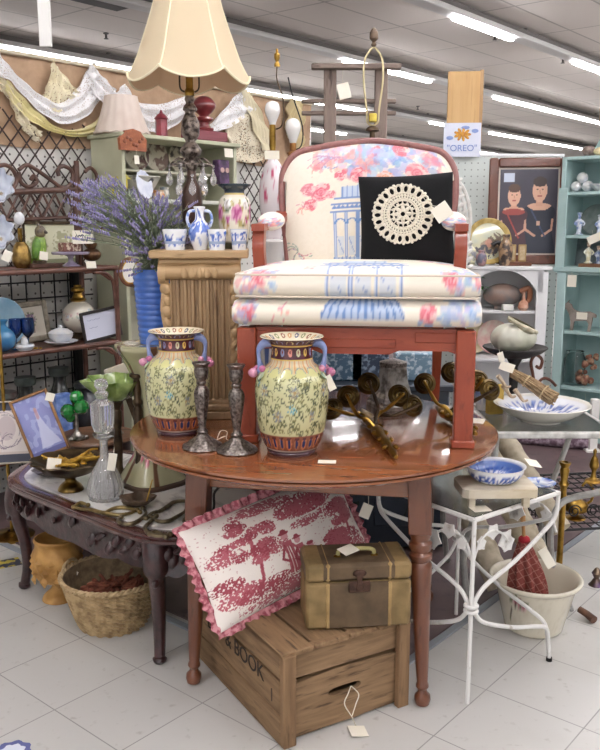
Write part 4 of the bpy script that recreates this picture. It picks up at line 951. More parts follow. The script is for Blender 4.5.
for fx, fy, sx, sy in ((.012, .012, -1, -1), (.853, .008, 1, -1), (.02, .50, -1, 1), (.85, .48, 1, 1)):
    b = MB(); v = Vector((sx, sy, 0)).normalized()
    q = cr([Vector((0, 0, .012)) + v * .0, Vector((0, 0, .035)) - v * .006, Vector((0, 0, .10)) - v * .018, Vector((0, 0, .2)) - v * .012, Vector((0, 0, .29)) + v * .008, Vector((0, 0, .36)) + v * .012, Vector((0, 0, .41)) - v * .005], 5)
    rs = [.017 + (.020 * (i / (len(q) - 1)) ** 1.6) + (.006 if i < 3 else 0) + (.012 if i > len(q) - 10 else 0) for i in range(len(q))]
    b.tube(q, rs, 10); b.ell((0, 0, .012), (.022, .022, .014), 10, 6)
    lg = b.build('leg', DC, ct, T=TR((fx, fy, 0)))
    b = MB()
    for k in range(5): b.ell(tuple(v * (.036 + .004 * math.sin(k * 2)) + Vector((0, 0, .39 - k * .025))), (.014 - k * .001, .014, .014), 8, 6)
    b.build('knee_carving', DC, lg)

MZ = CZT + .002
# brass footed bowl with gilt coral
c = P(71, 490, z=MZ); bw = thing('footed_bowl', 'tarnished brass footed bowl heaped with gilt twigs, on the left of the marble top', 'bowl', tuple(c))
BR2 = mat('8e743c', .3, 1, '4a3a24', 22, .3, 80)
bw.scale = (1.18, 1.18, 1.12); b = MB(); b.lathe([(0, 0), (.036, 0), (.038, .008), (.03, .02), (.016, .034), (.022, .045), (.05, .055)], 32, k=3); b.build('foot', BR2, bw)
b = MB(); b.lathe([(.0, .05), (.04, .052), (.075, .066), (.098, .088), (.112, .1), (.116, .102), (.112, .106), (.09, .094), (.05, .07), (0, .064)], 72, rf=lambda a, z, r: 1 + .05 * (r / .11) ** 4 * math.cos(10 * a)); b.build('dish', mat('6d5c42', .35, .9, '3d332c', 18, .4, 60), bw)
b = MB(); rn = random.Random(4)
for k in range(20):
    a = rn.random() * TAU; q = [Vector((.03 * math.cos(a + 2), .03 * math.sin(a + 2), .095 + .012 * rn.random()))]
    for j in range(4): a += rn.uniform(-.8, .8); q.append(q[-1] + Vector((.026 * math.cos(a), .026 * math.sin(a), rn.uniform(-.004, .012))))
    b.tube(cr(q, 4), lambda t: .0075 * (1 - .5 * t), 7)
tw = b.build('gilt_twigs', mat('d0a63f', .4, .45, 'a37c2c', 50), None, 'tangle of gilt coral twigs lying in the brass footed bowl', 'ornament', T=TR((c.x + .02, c.y, MZ + .002)))
card(bw, P(54, 464, y=c.y - .06), .048, .045, (50, 10, 15), (.01, .02, .01))
c = P(40, 484, z=MZ); b = MB()
t = thing('silver_dish', 'small dark scalloped metal dish behind the brass footed bowl', 'dish', (c.x + .01, c.y + .12, MZ)); b.lathe([(0, 0), (.03, 0), (.045, .006), (.07, .02), (.073, .024), (.068, .024), (.04, .012), (0, .01)], 48, rf=lambda a, z, r: 1 + .06 * (r / .07) ** 4 * math.cos(9 * a)); b.build('dish', PEWTER, t)
# decanter
c = P(106, 498, z=MZ); dc = thing('crystal_decanter', 'tall cut crystal decanter with an oversized stopper on the marble top', 'decanter', (c.x, c.y, MZ))
CG = glass('ffffff', .03, tw=.84)
k_ = .0034
def cut(a, z, r): return 1 + .06 * math.sin(9 * a + z * 160) * math.sin(9 * a - z * 160) * (1 if r > .025 else .2)
b = MB(); b.lathe([(0, 0), (.05, 0), (.058, .006), (.062, .03), (.06, .055), (.045, .095), (.028, .128), (.016, .15), (.014, .17), (.014, .2), (.016, .21), (.032, .222), (.030, .225), (.012, .21), (.010, .17), (.012, .152), (.024, .126), (.04, .095), (.054, .05), (.05, .014), (0, .012)], 54, rf=cut, k=2); b.build('bottle', CG, dc, ang=15)
b = MB(); b.lathe([(0, .2), (.011, .205), (.013, .225), (.026, .24), (.036, .255), (.038, .29), (.04, .33), (.036, .345), (.022, .352), (.018, .36), (.024, .372), (.02, .382), (.012, .386), (.02, .395), (.0235, .408), (.018, .424), (0, .43)], 40, rf=lambda a, z, r: 1 + .05 * math.sin(8 * a + z * 140) * math.sin(8 * a - z * 140), k=2); b.build('stopper', CG, dc, ang=15)
card(dc, P(112, 462, y=c.y - .035), .028, .06, (78, 10, 8), (0, .02, .02))
# bronze candlestick tall
c = P(139, 488, z=MZ); t = thing('tall_candlestick', 'tall slim dark bronze candlestick right of the decanter', 'candlestick', (c.x, c.y + .03, MZ))
b = MB(); b.lathe([(0, 0), (.05, 0), (.052, .008), (.04, .02), (.02, .03), (.015, .05)], 28); b.build('base', BRONZE, t)
b = MB(); b.lathe([(.015, .05), (.017, .1), (.013, .11), (.0165, .2), (.0165, .29), (.012, .3), (.018, .31), (.018, .32), (.012, .33), (.015, .36), (.011, .385)], 20); b.build('stem', BRONZE, t)
b = MB(); b.lathe([(.011, .38), (.014, .39), (.012, .40), (.027, .41), (.027, .42), (.02, .422), (.012, .42), (.01, .405), (0, .405)], 20); b.build('candle_cup', BRONZE, t)
# green glass compote
c = P(122, 478, z=MZ); t = thing('green_compote', 'green glass leaf bowl on a bronze stem behind the decanter', 'compote', (c.x, 3.0, MZ))
ztop = P(122, 401, y=3.0).z - MZ
b = MB(); b.lathe([(0, 0), (.05, 0), (.045, .015), (.02, .03), (.014, .06), (.017, .15), (.012, .2), (.018, ztop - .08), (.018, ztop - .04), (.012, ztop - .03), (.026, ztop), (0, ztop)], 24); b.build('stem', BRONZE, t)
b = MB(); b.lathe([(0, ztop), (.03, ztop + .002), (.075, ztop + .03), (.112, ztop + .08), (.108, ztop + .08), (.069, ztop + .034), (.03, ztop + .012), (0, ztop + .01)], 80, rf=lambda a, z, r: 1 + (r / .1) ** 2 * (.09 * math.cos(7 * a) + .03 * math.cos(21 * a)), k=2); b.build('bowl', mat('5f7a34', .25, 0, '9fb56a', 14, .4, 60, coat=.7), t)
# leaf dish with brass pin
c = P(141, 500, z=MZ); t = thing('leaf_dish', 'brown metal leaf shaped dish with a brass pin at the foot of the bronze candlestick', 'dish', (c.x, c.y - .06, MZ), 20)
b = MB(); b.lathe([(0, .004), (.03, .004), (.055, .02), (.06, .03), (.056, .032), (.03, .012), (0, .01)], 60, rf=lambda a, z, r: 1 + .12 * (r / .06) * math.cos(5 * a)); b.build('leaf', mat('6b5644', .45, .4, '46382c', 25, .6, 60), t)
b = MB(); b.tube([(.03, 0, .01), (.055, .01, .085)], [.003, .002], 6); b.build('pin', BRASS, t)
# brass scroll brackets
def scroll(label, pts, r=.006, py=None, lift=.007):
    b = MB(); 
    for q in pts: b.tube(cr([P(x, y, z=MZ + lift + (i % 2) * .001) for i, (x, y) in enumerate(q)], 6), lambda t: r * (.7 + .5 * math.sin(PI * t)), 8)
    for q in pts:
        p = P(*q[0], z=MZ + lift); b.ell(tuple(p), (.01, .01, .008), 10, 6); p = P(*q[-1], z=MZ + lift); b.ell(tuple(p), (.009, .009, .008), 10, 6)
    return b
AB = mat('7d7056', .4, .8, '4e4536', 40, .4)
scroll('', [[(74, 507), (82, 509), (92, 510), (104, 513), (118, 515), (130, 513), (137, 510)], [(74, 507), (80, 503), (88, 505)], [(104, 513), (115, 508), (128, 508), (140, 512)]]).build('scroll_bracket', mat('9a8658', .4, .8, '65573a', 40, .4), None, 'light brass scrolled bracket lying in front of the decanter', 'bracket')
scroll('', [[(121, 517), (118, 521), (124, 524), (134, 523), (142, 518), (146, 513), (143, 508)], [(146, 518), (152, 513), (160, 511), (168, 506), (174, 502), (184, 501), (188, 503)], [(150, 516), (158, 521), (168, 521), (178, 516), (186, 511)]]).build('scroll_bracket', AB, None, 'dark brass scrolled bracket right of the leaf dish', 'bracket')
scroll('', [[(156, 516), (150, 522), (145, 528), (150, 534), (160, 536), (170, 534)], [(150, 534), (156, 532), (166, 537)], [(188, 516), (184, 521), (190, 525), (196, 520)]]).build('scroll_bracket', AB, None, 'short dark brass scroll lying at the front rim, nearest the pillow', 'bracket')
b = MB(); q = [P(206, 512, z=MZ + .006), P(212, 512, y=2.62), P(214, 505, y=2.62), P(214, 494, y=2.64), P(219, 487, y=2.64), P(223, 483, y=2.64), P(220, 480, y=2.64), P(218, 484, y=2.64)]
b.tube(cr(q, 6), .0045, 8); b.build('iron_hook', BLACKIRON, None, 'black curled iron hook standing on the marble behind the table leg', 'hook')

# ---- art nouveau plant stand with the blue vase and lavender
PX, PY = P(152, 480, y=2.98).x + .01, 2.99
ptop = P(150, 343, y=PY).z
ps = thing('plant_stand', 'cream and brown ceramic plant stand with roses, standing on the marble top', 'plant stand', (PX - .01, PY, MZ))
hh_ = ptop - MZ; pc = Canvas(160, 160, 'b9b390', 1.6, 5); pc.mask((slice(None), slice(None)), pc.noise(8), '9c9a78', .7)
for k in range(5):
    x = (k + .5) * 1.6 / 5; pc.line([(x - .16, 0), (x - .15, .5), (x - .16, 1)], .045, '6b4c3a'); pc.rose(x, .2, .05, ('d98a94', 'b9606c', 'eec4bd'), '6d7f58'); pc.rose(x + .07, .17, .035, ('d98a94', 'b9606c', 'eec4bd'), '6d7f58'); blot(pc, x, .35, .08, ['7f8f5f', '98a070'], 10)
pc.rect(0, .9, 1.6, 1, 'c9c3ae')
b = MB(); b.lathe([(.118, 0), (.118, .02), (.105, .04), (.085, .075), (.06, .12), (.044, .19), (.042, .30), (.052, hh_ * .72), (.085, hh_ * .87), (.112, hh_ * .95), (.118, hh_ * .975), (.115, hh_), (.08, hh_), (0, hh_ - .002)], 110, rf=lambda a, z, r: 1 + .07 * math.cos(4 * a) * (1 if z < hh_ * .9 else .3), cv=pc, k=3); b.build('stand_body', GLZ, ps)
b = MB(); b.lathe([(0, 0), (.128, 0), (.128, .012), (.11, .022)], 60, rf=lambda a, z, r: 1 + .07 * math.cos(4 * a)); b.build('base', mat('4d3a2c', .4), ps)
bv = thing('blue_vase', 'ribbed cobalt blue tapering vase holding lavender', 'vase', (P(156, 340, y=PY).x, PY, ptop + .001))
hv = P(153, 269, y=PY).z - ptop
pr = []
for i in range(81):
    z = hv * i / 80; r = .056 + .018 * i / 80; rib = .0035 * abs(math.sin(PI * i / 80 * 13)) if z < hv * .93 and i > 4 else 0; pr.append((r + rib, z))
b = MB(); b.lathe([(0, 0)] + pr + [(.069, hv), (.05, .01), (0, .01)], 40); b.build('vase_body', mat('3b66b8', .3, 0, '4673c4', 8, .1, coat=.5), bv)
lv_ = thing('lavender_bunch', 'loose bunch of lavender spilling from the ribbed blue vase', 'lavender', (bv.location.x, PY, ptop + hv * .8))
rn = random.Random(9); st_, fl, lf = MB(), MB(), MB()
for k in range(330):
    tx = rn.gauss(-.03, .115); tx = max(-.225, min(.15, tx)); ty = rn.uniform(-.15, .10) ; tz = rn.uniform(.10, .30) * (1 - (abs(tx) / .38) ** 2 * .5)
    if rn.random() < .2 and tx > -.08: tz *= .4
    if tx < -.08: tz = max(tz, .15 + .2 * rn.random())
    a0 = Vector((rn.uniform(-.03, .03), rn.uniform(-.03, .03), 0)); e_ = Vector((tx, ty, tz)); m_ = Vector((tx * .3, ty * .3, tz * .62 + .02))
    q = cr([a0, m_, e_], 4); st_.tube(q, .0014, 4)
    d = (q[-1] - q[-2]).normalized(); L = rn.uniform(.03, .07)
    for j in range(7):
        c = e_ + d * (L * j / 7); fl.ell(tuple(c + Vector((rn.uniform(-.003, .003), rn.uniform(-.003, .003), 0))), (.0048 * (1 - j / 11), .0048 * (1 - j / 11), .005), 5, 4)
    for j in range(16):
        t = rn.random() * .9 + .05; c = q[min(len(q) - 1, int(t * len(q)))]; a = rn.random() * TAU; w = Vector((math.cos(a), math.sin(a), rn.uniform(.3, 1.6))).normalized() * rn.uniform(.02, .055); sd = Vector((-math.sin(a), math.cos(a), 0)) * .0022
        lf.add([c - sd, c + sd, c + w], [(0, 1, 2)])
st_.build('stems', mat('7f8a70', .8), lv_); fl.build('blossoms', mat('9b94b8', .9, 0, '7c769f', 60), lv_, flat=True); lf.build('leaves', mat('9ba58b', .8, 0, '7c8872', 40), lv_, flat=True)['kind'] = 'stuff'

# ---- things under and beyond the coffee table
c = P(111, 622, z=0); bk_ = thing('wicker_basket', 'round woven wicker basket on the floor under the carved coffee table', 'basket', (c.x + .01, 2.77, 0)); bk_.scale = (1.1, 1.1, 1.12)
WK = mat('b59c74', .8, 0, '8a7250', 35, .5, 150)
BH = .165
b = MB()
nn, rows_ = 84, 24
def rb(z): return .105 + .055 * (z / BH) ** .8
def bf(u, v):
    z = v * BH; a = TAU * u; i = int(round(u * nn)); j = int(round(v * rows_)); k = .0035 * math.sin(PI * (i + j))
    return ((rb(z) + .004 * math.cos(PI * (i // 2 + j))) * math.cos(a), (rb(z) + .004 * math.cos(PI * (i // 2 + j))) * math.sin(a), z)
b.grid(bf, nn, rows_, wu=True); b.add([(rb(0) * math.cos(TAU * i / 30), rb(0) * math.sin(TAU * i / 30), .004) for i in range(30)], [tuple(range(30))]); b.build('woven_body', WK, bk_, flat=True)
b = MB(); b.lathe([(rb(.0) - .008, .01), (rb(BH / 2) - .008, BH / 2), (rb(BH) - .008, BH)], 40); b.build('inner_weave', mat('8f7a5c', .85, 0, '6b5843', 40, .6, 150), bk_)
b = MB()
for t0 in (0, .5): b.tube([((rb(BH) + .004 * math.cos(26 * TAU * i / 200 + t0 * TAU)) * math.cos(TAU * i / 200), (rb(BH) + .004 * math.cos(26 * TAU * i / 200 + t0 * TAU)) * math.sin(TAU * i / 200), BH + .004 * math.sin(26 * TAU * i / 200 + t0 * TAU)) for i in range(200)], .0052, 6, True)
b.build('braided_rim', mat('c0a780', .8, 0, '957c58', 50, .4), bk_)
for a in (-20, 160):
    b = MB(); c_, s_q = math.cos(R(a)), math.sin(R(a)); q = [(rb(BH) * c_ - s_q * t, rb(BH) * s_q + c_ * t, BH + z) for t, z in ((-.035, -.01), (-.03, .012), (0, .02), (.03, .012), (.035, -.01))]; b.tube(cr(q, 5), .006, 7); b.build('handle', WK, bk_)
rn = random.Random(3); b = MB()
for k in range(80):
    a = rn.random() * TAU; r0 = rn.random() ** .5 * .08; p = Vector((r0 * math.cos(a), r0 * math.sin(a), .085 + .03 * (1 - r0 / .1) + rn.random() * .02)); q = [p]
    for j in range(4): a += rn.uniform(-1, 1); p = p + Vector((.018 * math.cos(a), .018 * math.sin(a), rn.uniform(-.01, .01))); l_ = math.hypot(p.x, p.y); p = p * (min(1, .105 / max(l_, .001))) if l_ > .105 else p; q.append(p)
    b.tube(cr(q, 3), .0055, 5)
b.ell((0, 0, .065), (.112, .112, .035), 20, 8)
b.build('dried_moss', mat('8a4f3a', .95, 0, '6b3a2c', 40), None, 'reddish brown dried filling heaped in the wicker basket', 'basket filling', kind='stuff', T=bk_.matrix_basis.copy())
card(bk_, P(70, 575, y=2.84), .05, .045, (65, 20, -20), (.02, .02, .01)); card(bk_, P(92, 579, y=2.92), .06, .03, (60, 0, 20))
c = P(62, 596, z=0); gp = thing('wooden_goblet', 'carved golden wooden goblet shaped planter on the floor under the coffee table', 'planter', (c.x - .005, 2.96, 0))
GW = mat('b98d4f', .6, 0, '94692f', 14, .5, 40); GH = .245
b = MB(); b.lathe([(0, 0), (.056, 0), (.06, .008), (.052, .022), (.032, .04), (.024, .055), (.026, .068)], 36, k=3); b.build('foot', GW, gp)
b = MB(); b.lathe([(.026, .066), (.05, .075), (.078, .10), (.088, .14), (.088, .18), (.082, .205), (.078, .225), (.083, .24), (.08, .246), (.073, .243), (.07, .2), (.07, .12), (0, .09)], 72, rf=lambda a, z, r: 1 + (.055 * abs(math.sin(6 * a + z * 30)) if .08 < z < .2 and r > .075 else 0), k=3); b.build('carved_bowl', GW, gp)
b = MB()
for ring_, (z, n_) in enumerate(((.10, 10), (.135, 12), (.17, 12))):
    for k in range(n_):
        a = TAU * (k + ring_ * .5) / n_; T = TR((.083 * math.cos(a), .083 * math.sin(a), z), (0, 0, math.degrees(a)))
        b.ell((0, 0, 0), (.001, .001, .001), 3, 2) if 0 else b.add([T @ Vector(v) for v in [(.0, 0, .03), (.006, .019, .0), (.004, 0, -.024), (.006, -.019, .0), (.018, 0, .002)]], [(0, 1, 4), (1, 2, 4), (2, 3, 4), (3, 0, 4)])
b.build('leaf_carving', GW, gp, flat=True)
card(gp, P(70, 574, y=2.86), .03, .03, (70, 20, -20))
# ================================================================ right side: small white iron table
IW = mat('e4e2de', .5, 0, 'b8b0a6', 30, .4, 80, lo=.6, hi=.72)
TH = .575; A0 = P(474.5, 519, z=TH); A1 = P(561, 491, z=TH); ex = (A1 - A0); ex.z = 0; SL = .40; ex.normalize(); ey = Vector((-ex.y, ex.x, 0)); ry = math.degrees(math.atan2(ex.y, ex.x))
it = thing('glass_side_table', 'small white wrought iron side table with a glass top, right of the round table leg', 'side table', (A0.x, A0.y, 0), ry)
b = MB()
for q in (((0, 0), (SL, 0)), ((SL, 0), (SL, SL)), ((SL, SL), (0, SL)), ((0, SL), (0, 0))):
    b.tube([(*q[0], TH - .004), (*q[1], TH - .004)], .0075, 8)
b.build('frame', IW, it)
b = MB(); b.box((SL / 2, SL / 2, TH), (SL - .012, SL - .012, .006), .001); b.build('glass_top', glass('cfd8d6', .12), it)
def F(px, py, y): return P(px, py, y=y)
for (o, d) in (((SL, 0), (-1, 0)), ((SL, 0), (0, 1)), ((0, SL), (0, -1)), ((0, SL), (1, 0))):
    o = Vector((*o, 0)); d = Vector((*d, 0)) * SL
    q = cr([o + Vector((0, 0, z)) + d * k for k, z in ((0, TH), (.02, TH - .07), (.12, .47), (.5, .40), (.85, .355), (.965, .315), (.965, .29), (.85, .24), (.5, .18), (.2, .145), (.06, .12), (.02, .06), (0, 0))], 6)
    b = MB(); b.tube(q, .0068, 8); lg = b.build('leg', IW, it)
    b = MB(); b.lathe([(0, 0), (.01, 0), (.01, .012), (0, .012)], 10, TR(o)); b.build('rubber_foot', mat('2a2828', .8), lg)
for o in ((0, 0), (SL, SL)):
    b = MB(); b.tube([(*o, TH), (*o, .0)], .0068, 8); rd_ = b.build('leg', IW, it)
    b = MB(); b.tube([(o[0] + .017 * math.cos(a), o[1] + .017 * math.sin(a), .295) for a in [TAU * i / 16 for i in range(16)]], .006, 8, True)
    b.tube([(o[0] + .017 * math.cos(a), o[1] + .017 * math.sin(a), .311) for a in [TAU * i / 16 for i in range(16)]], .006, 8, True); b.build('collar', IW, rd_)
def vine(T, name='leaf_spray'):
    b = MB(); b.tube(cr([(0, 0, .44), (.03, 0, .50), (.08, 0, .52), (.13, 0, .50), (.16, 0, .47)], 6), .004, 6, T=T)
    for x, z, s, a in ((.09, .515, .03, 20), (.15, .475, .036, -50), (.04, .49, .024, 60), (.165, .46, .03, 130)):
        pts = []
        for k in range(10): w = TAU * k / 10; rr = s * (1 if k % 2 == 0 else .72); pts.append((rr * math.cos(w), rr * math.sin(w) * .85))
        b.prism(pts, -.002, .002, T @ TR((x, .004, z), (90, a, 0)))
    return b.build(name, IW, it)
vine(TR((0, -.0, 0), (0, 0, 0))); vine(TR((0, 0, 0), (0, 0, 90))); vine(TR((SL, 0, 0), (0, 0, 90))); 
# board, bowl, saucer, tag
bz = TH + .003
wb = thing('footed_board', 'whitewashed wooden board on small feet standing on the glass side table', 'board', (P(493, 505, z=bz).x + .005, P(493, 505, z=bz).y + .03, bz), 3)
WB = wood('d8cfbd', 'c2b499', 'b09d80', (2, 10, 10), 2, .7, 0, .3)
b = MB(); b.prism([(-.105, -.05), (-.09, -.065), (.11, -.07), (.12, -.05), (.12, .08), (-.085, .085), (-.105, .06)], .032, .058); b.build('board', WB, wb)
for x, y in ((-.075, -.04), (.085, -.05), (-.07, .06), (.09, .06)): b = MB(); b.box((x, y, .016), (.02, .02, .032), .002); b.build('foot', WB, wb)
c1 = bluecv(51, 200, 50, 4); c1.rect(0, .62, 4, .66, 'eef0f2')
p = P(498, 474, z=bz + .058); bb_ = thing('delft_bowl', 'shallow blue and white bowl on the whitewashed footed board', 'bowl', (wb.location.x + .012, wb.location.y + .03, bz + .058)); bb_.scale = (1.05, 1.05, 1.05)
b = MB(); cb1 = Canvas(220, 60, 'e8ebf0', 4, 8)
for k in range(34): blot(cb1, (k + .5) * 4 / 34, .28, .11, ['2c4ea0', '3f5fb5', '4a6cc0'], 16, .9)
cb1.rect(0, .58, 4, .72, '5f7fc4'); [blot(cb1, (k + .5) * 4 / 16, .78, .16, ['2c4ea0', '4a6cc0', '7f97cf'], 18, .9) for k in range(16)]
cb1.rect(0, .44, 4, .54, 'f2f3f5'); b.lathe([(.04, 0), (.06, .004), (.076, .02), (.083, .042), (.087, .046), (.078, .042), (.066, .02), (.04, .01), (0, .009)], 110, cv=cb1, k=3, vz=.5); b.build('bowl_body', GLZ, bb_)
card(bb_, P(533, 463, y=wb.location.y + .02), .05, .035, (25, 15, 25))
p = P(545, 486, z=bz); sc1 = thing('china_saucer', 'small white saucer with blue rim at the right corner of the glass side table', 'saucer', (p.x - .02, p.y + .0, bz))
b = MB(); b.lathe([(0, .002), (.03, .002), (.05, .01), (.053, .014), (.048, .013), (.03, .006), (0, .006)], 60, cv=bluecv(17, 90, 40, 2)); b.build('saucer_body', GLZ, sc1)
loose(480, 509, bz, 'cream paper tag lying on the glass top at its front corner', .055, .05, 12)

# ---- planter and umbrella
c = P(541, 640, z=0); pl = thing('flower_pot', 'large cream ceramic pot with a pink flower sprig, holding the umbrella', 'planter', (c.x, 2.735, 0))
fp = Canvas(260, 90, 'd8d1be', 3.2, 6); fp.mask((slice(None), slice(None)), (fp.noise(30) > .7) * .2, 'b9ac8f')
fx = .63; 
for dx in (0,):
    X = 3.2 * fx + dx; fp.line([(X - .12, .36), (X - .06, .52), (X + .03, .6), (X + .12, .55)], .02, '5b5048'); fp.rose(X + .02, .64, .085, ('c98a94', 'a8626e', 'e5c3c2'), '6f7a58'); fp.rose(X + .11, .54, .05, ('c98a94', 'a8626e', 'e5c3c2')); fp.line([(X - .12, .36), (X - .15, .2)], .014, '6f7a58')
b = MB(); b.lathe([(.09, 0), (.1, .008), (.105, .03), (.118, .08), (.132, .14), (.14, .168), (.152, .175), (.160, .184), (.158, .192), (.146, .19), (.13, .16), (.11, .08), (.095, .03), (0, .03)], 130, cv=fp, k=3, vz=.93); b.build('pot_body', GLZ, pl)
b = MB(); b.lathe([(0, 0), (.088, 0), (.09, .004)], 30); b.build('base', mat('c4b99f', .5), pl)
um = thing('umbrella', 'furled red plaid umbrella standing head down in the cream pot', 'umbrella', (0, 0, 0))
def umcol():
    m, t, bb = nt('plaid'); v = coords(t, (1, 1, 1), (20, 30, 20)); w1 = N(t, 'ShaderNodeTexWave', Scale=14.0, bands_direction='X'); w2 = N(t, 'ShaderNodeTexWave', Scale=14.0, bands_direction='Z')
    t.links.new(v, w1.inputs[0]); t.links.new(v, w2.inputs[0])
    c = mixc(t, ramp(t, w1.outputs[1], .93, .99), '843f38', 'a8766a'); c = mixc(t, ramp(t, w2.outputs[1], .95, .99), c, 'a8766a'); t.links.new(c, bb.inputs['Base Color']); bb.inputs['Roughness'].default_value = .8; return m
tipU = P(523, 521, y=2.66); botU = Vector((P(530, 600, y=2.70).x + .0, 2.71, .075))
um.location = botU
ax = (tipU - botU); LU = ax.length; Q = ax.to_track_quat('Z', 'Y').to_matrix().to_4x4(); MU = Matrix.Translation(botU) @ Q
b = MB()
def UF(u, v):
    r0 = .016 + .048 * math.sin(PI * min(1, (1 - v) * 1.05 * .62)) ** 1.1; a = TAU * u; f = 1 + .28 * math.cos(8 * a + v * 2.5) * (1 - v * .6); return (r0 * f * math.cos(a), r0 * f * math.sin(a) * .7, v * LU * .82)
b.grid(UF, 96, 20, MU, wu=True); b.build('canopy', umcol(), um, w=True)
b = MB(); b.tube([MU @ Vector((0, 0, LU * .8)), MU @ Vector((0, 0, LU * 1.0))], .006, 8); b.tube(cr([MU @ Vector(q) for q in ((0, 0, LU), (-.0, 0, LU + .035), (-.01, 0, LU + .05), (-.028, 0, LU + .045), (-.034, 0, LU + .02))], 5), .009, 8); b.build('handle', wood('b98a55', '9a6c3a', None, (8, 8, 2)), um, w=True)
b = MB(); b.ell(tuple(MU @ Vector((0, 0, LU * .80))), (.02, .02, .014), 12, 8); b.build('strap', mat('a51f2b', .8), um, w=True)
card(um, P(547, 558, y=2.60), .032, .07, (80, -30, 8), (-.02, .03, .03))

# ---- larger iron console with grey glass
CT = .70; gx0, gx1, gy0, gy1 = .672, 1.08, 2.76, 3.2
gt = thing('iron_console_table', 'grey iron garden table with glass top and bowed legs behind the glass side table', 'table', (gx0, gy0, 0))
GI = mat('b6b6b2', .5, .2, '8f8d88', 18, .4, 60)
LX_, LY_ = gx1 - gx0, gy1 - gy0
b = MB()
for q in (((0, 0), (LX_, 0)), ((LX_, 0), (LX_, LY_)), ((LX_, LY_), (0, LY_)), ((0, LY_), (0, 0))):
    p0, p1 = Vector((*q[0], CT - .008)), Vector((*q[1], CT - .008)); c = (p0 + p1) / 2; d = p1 - p0
    b.box(tuple(c), (d.length + .02, .02, .022), .004, (0, 0, math.degrees(math.atan2(d.y, d.x))))
b.build('frame', mat('d9d8d4', .5, .1, 'a5a39e', 22, .2), gt)
b = MB(); b.box((LX_ / 2, LY_ / 2, CT), (LX_ - .01, LY_ - .01, .006), .001); b.build('glass_top', glass('c2cac6', .15), gt)
legs_ = [((.0, .0), (-.10, .30)), ((LX_, 0), (-.12, .1)), ((LX_, LY_), (.1, .1)), ((0, LY_), (-.1, .1))]
for k, ((x, y), (ox, oy)) in enumerate(legs_):
    q = [(x, y, CT - .01), (x - .005, y, CT - .1), (x - .03 if k != 1 else x - .02, y, .5), (x - .07 if k != 1 else x - .17, y + .03, .43 if k == 1 else .34), (x - .08 if k != 1 else x - .17, y + .08, .22), (x - .05 if k != 1 else x - .08, y + .1, .0)]
    b = MB(); b.tube(cr(q, 6), .012, 8); b.build('leg', GI, gt)
# big bowl on it
c = P(546, 412, z=CT + .003); bg_ = thing('serving_platter', 'big shallow white platter with blue scrolls on the grey iron table', 'platter', (.872, 2.925, CT + .003))
pc2 = Canvas(240, 80, 'e9ebf0', 4, 41); pc2.rect(0, 0, 4, .47, 'e3e0d6')
for k in range(22): blot(pc2, (k + .5) * 4 / 22, .66, .12, ['2c4ea0', '4a6cc0', '7f97cf'], 12, .85)
for k in range(30): x = k * 4 / 30; pc2.arc(x, .62, .09, 20, 260, .022, '35559f', .8, 8, .03)
b = MB(); b.lathe([(.07, 0), (.075, .008), (.085, .01), (.12, .026), (.152, .05), (.168, .062), (.171, .065), (.165, .066), (.14, .05), (.1, .028), (.06, .018), (0, .016)], 140, cv=pc2, k=3); b.build('platter_body', GLZ, bg_)
# husk bundle lying in it
hb = MB(); e0, e1 = P(512, 372, y=2.93), P(555, 399, y=2.84); d = (e1 - e0); Qb = d.to_track_quat('Z', 'Y').to_matrix().to_4x4(); MH = Matrix.Translation(e0) @ Qb; rn = random.Random(2)
for k in range(46):
    a = rn.random() * TAU; r0 = rn.random() ** .5; q = []
    for j in range(5):
        t = j / 4; rr = r0 * (.014 + .012 * t + .003 * math.sin(t * 7 + k)); q.append(MH @ Vector((rr * math.cos(a + t * .3), rr * math.sin(a + t * .3), t * d.length * rn.uniform(.97, 1.03))))
    hb.tube(cr(q, 3), .0032, 5)
hu = thing('husk_bundle', 'tied bundle of dry tan husks lying across the big blue and white platter', 'dried bundle', tuple(e0)); hb.build('husks', mat('b39a78', .9, 0, '8c7355', 60, .4, 90), hu, w=True)
for t in (.35, .75):
    b = MB(); b.tube([MH @ Vector(((.017 + .012 * t) * math.cos(a), (.017 + .012 * t) * math.sin(a), d.length * t)) for a in [TAU * i / 16 for i in range(16)]], .003, 6, True); b.build('tie', mat('c9b48e', .9), hu, w=True)
card(hu, P(507, 367, y=2.85), .05, .032, (60, 15, -25), (.02, .02, -.01))
for k, (px, py, lb) in enumerate(((503, 384, 'leftmost pale driftwood piece in the platter'), (508, 394, 'middle curled driftwood piece beside the husk bundle'), (520, 398, 'driftwood piece nearest the front rim of the platter'))):
    b = MB(); p = P(px, py, y=2.86); b.tube(cr([p + Vector((-.02, 0, .03)), p + Vector((-.005, 0, .012)), p + Vector((.01, -.01, -.008)), p + Vector((.025, -.012, -.005))], 6), lambda t: .007 * (1.2 - t * .7), 7)
    b.build('driftwood', mat('cbb9a0', .8, 0, 'a58a6e', 60, .3), None, lb, 'driftwood', 'driftwood bits in the platter')
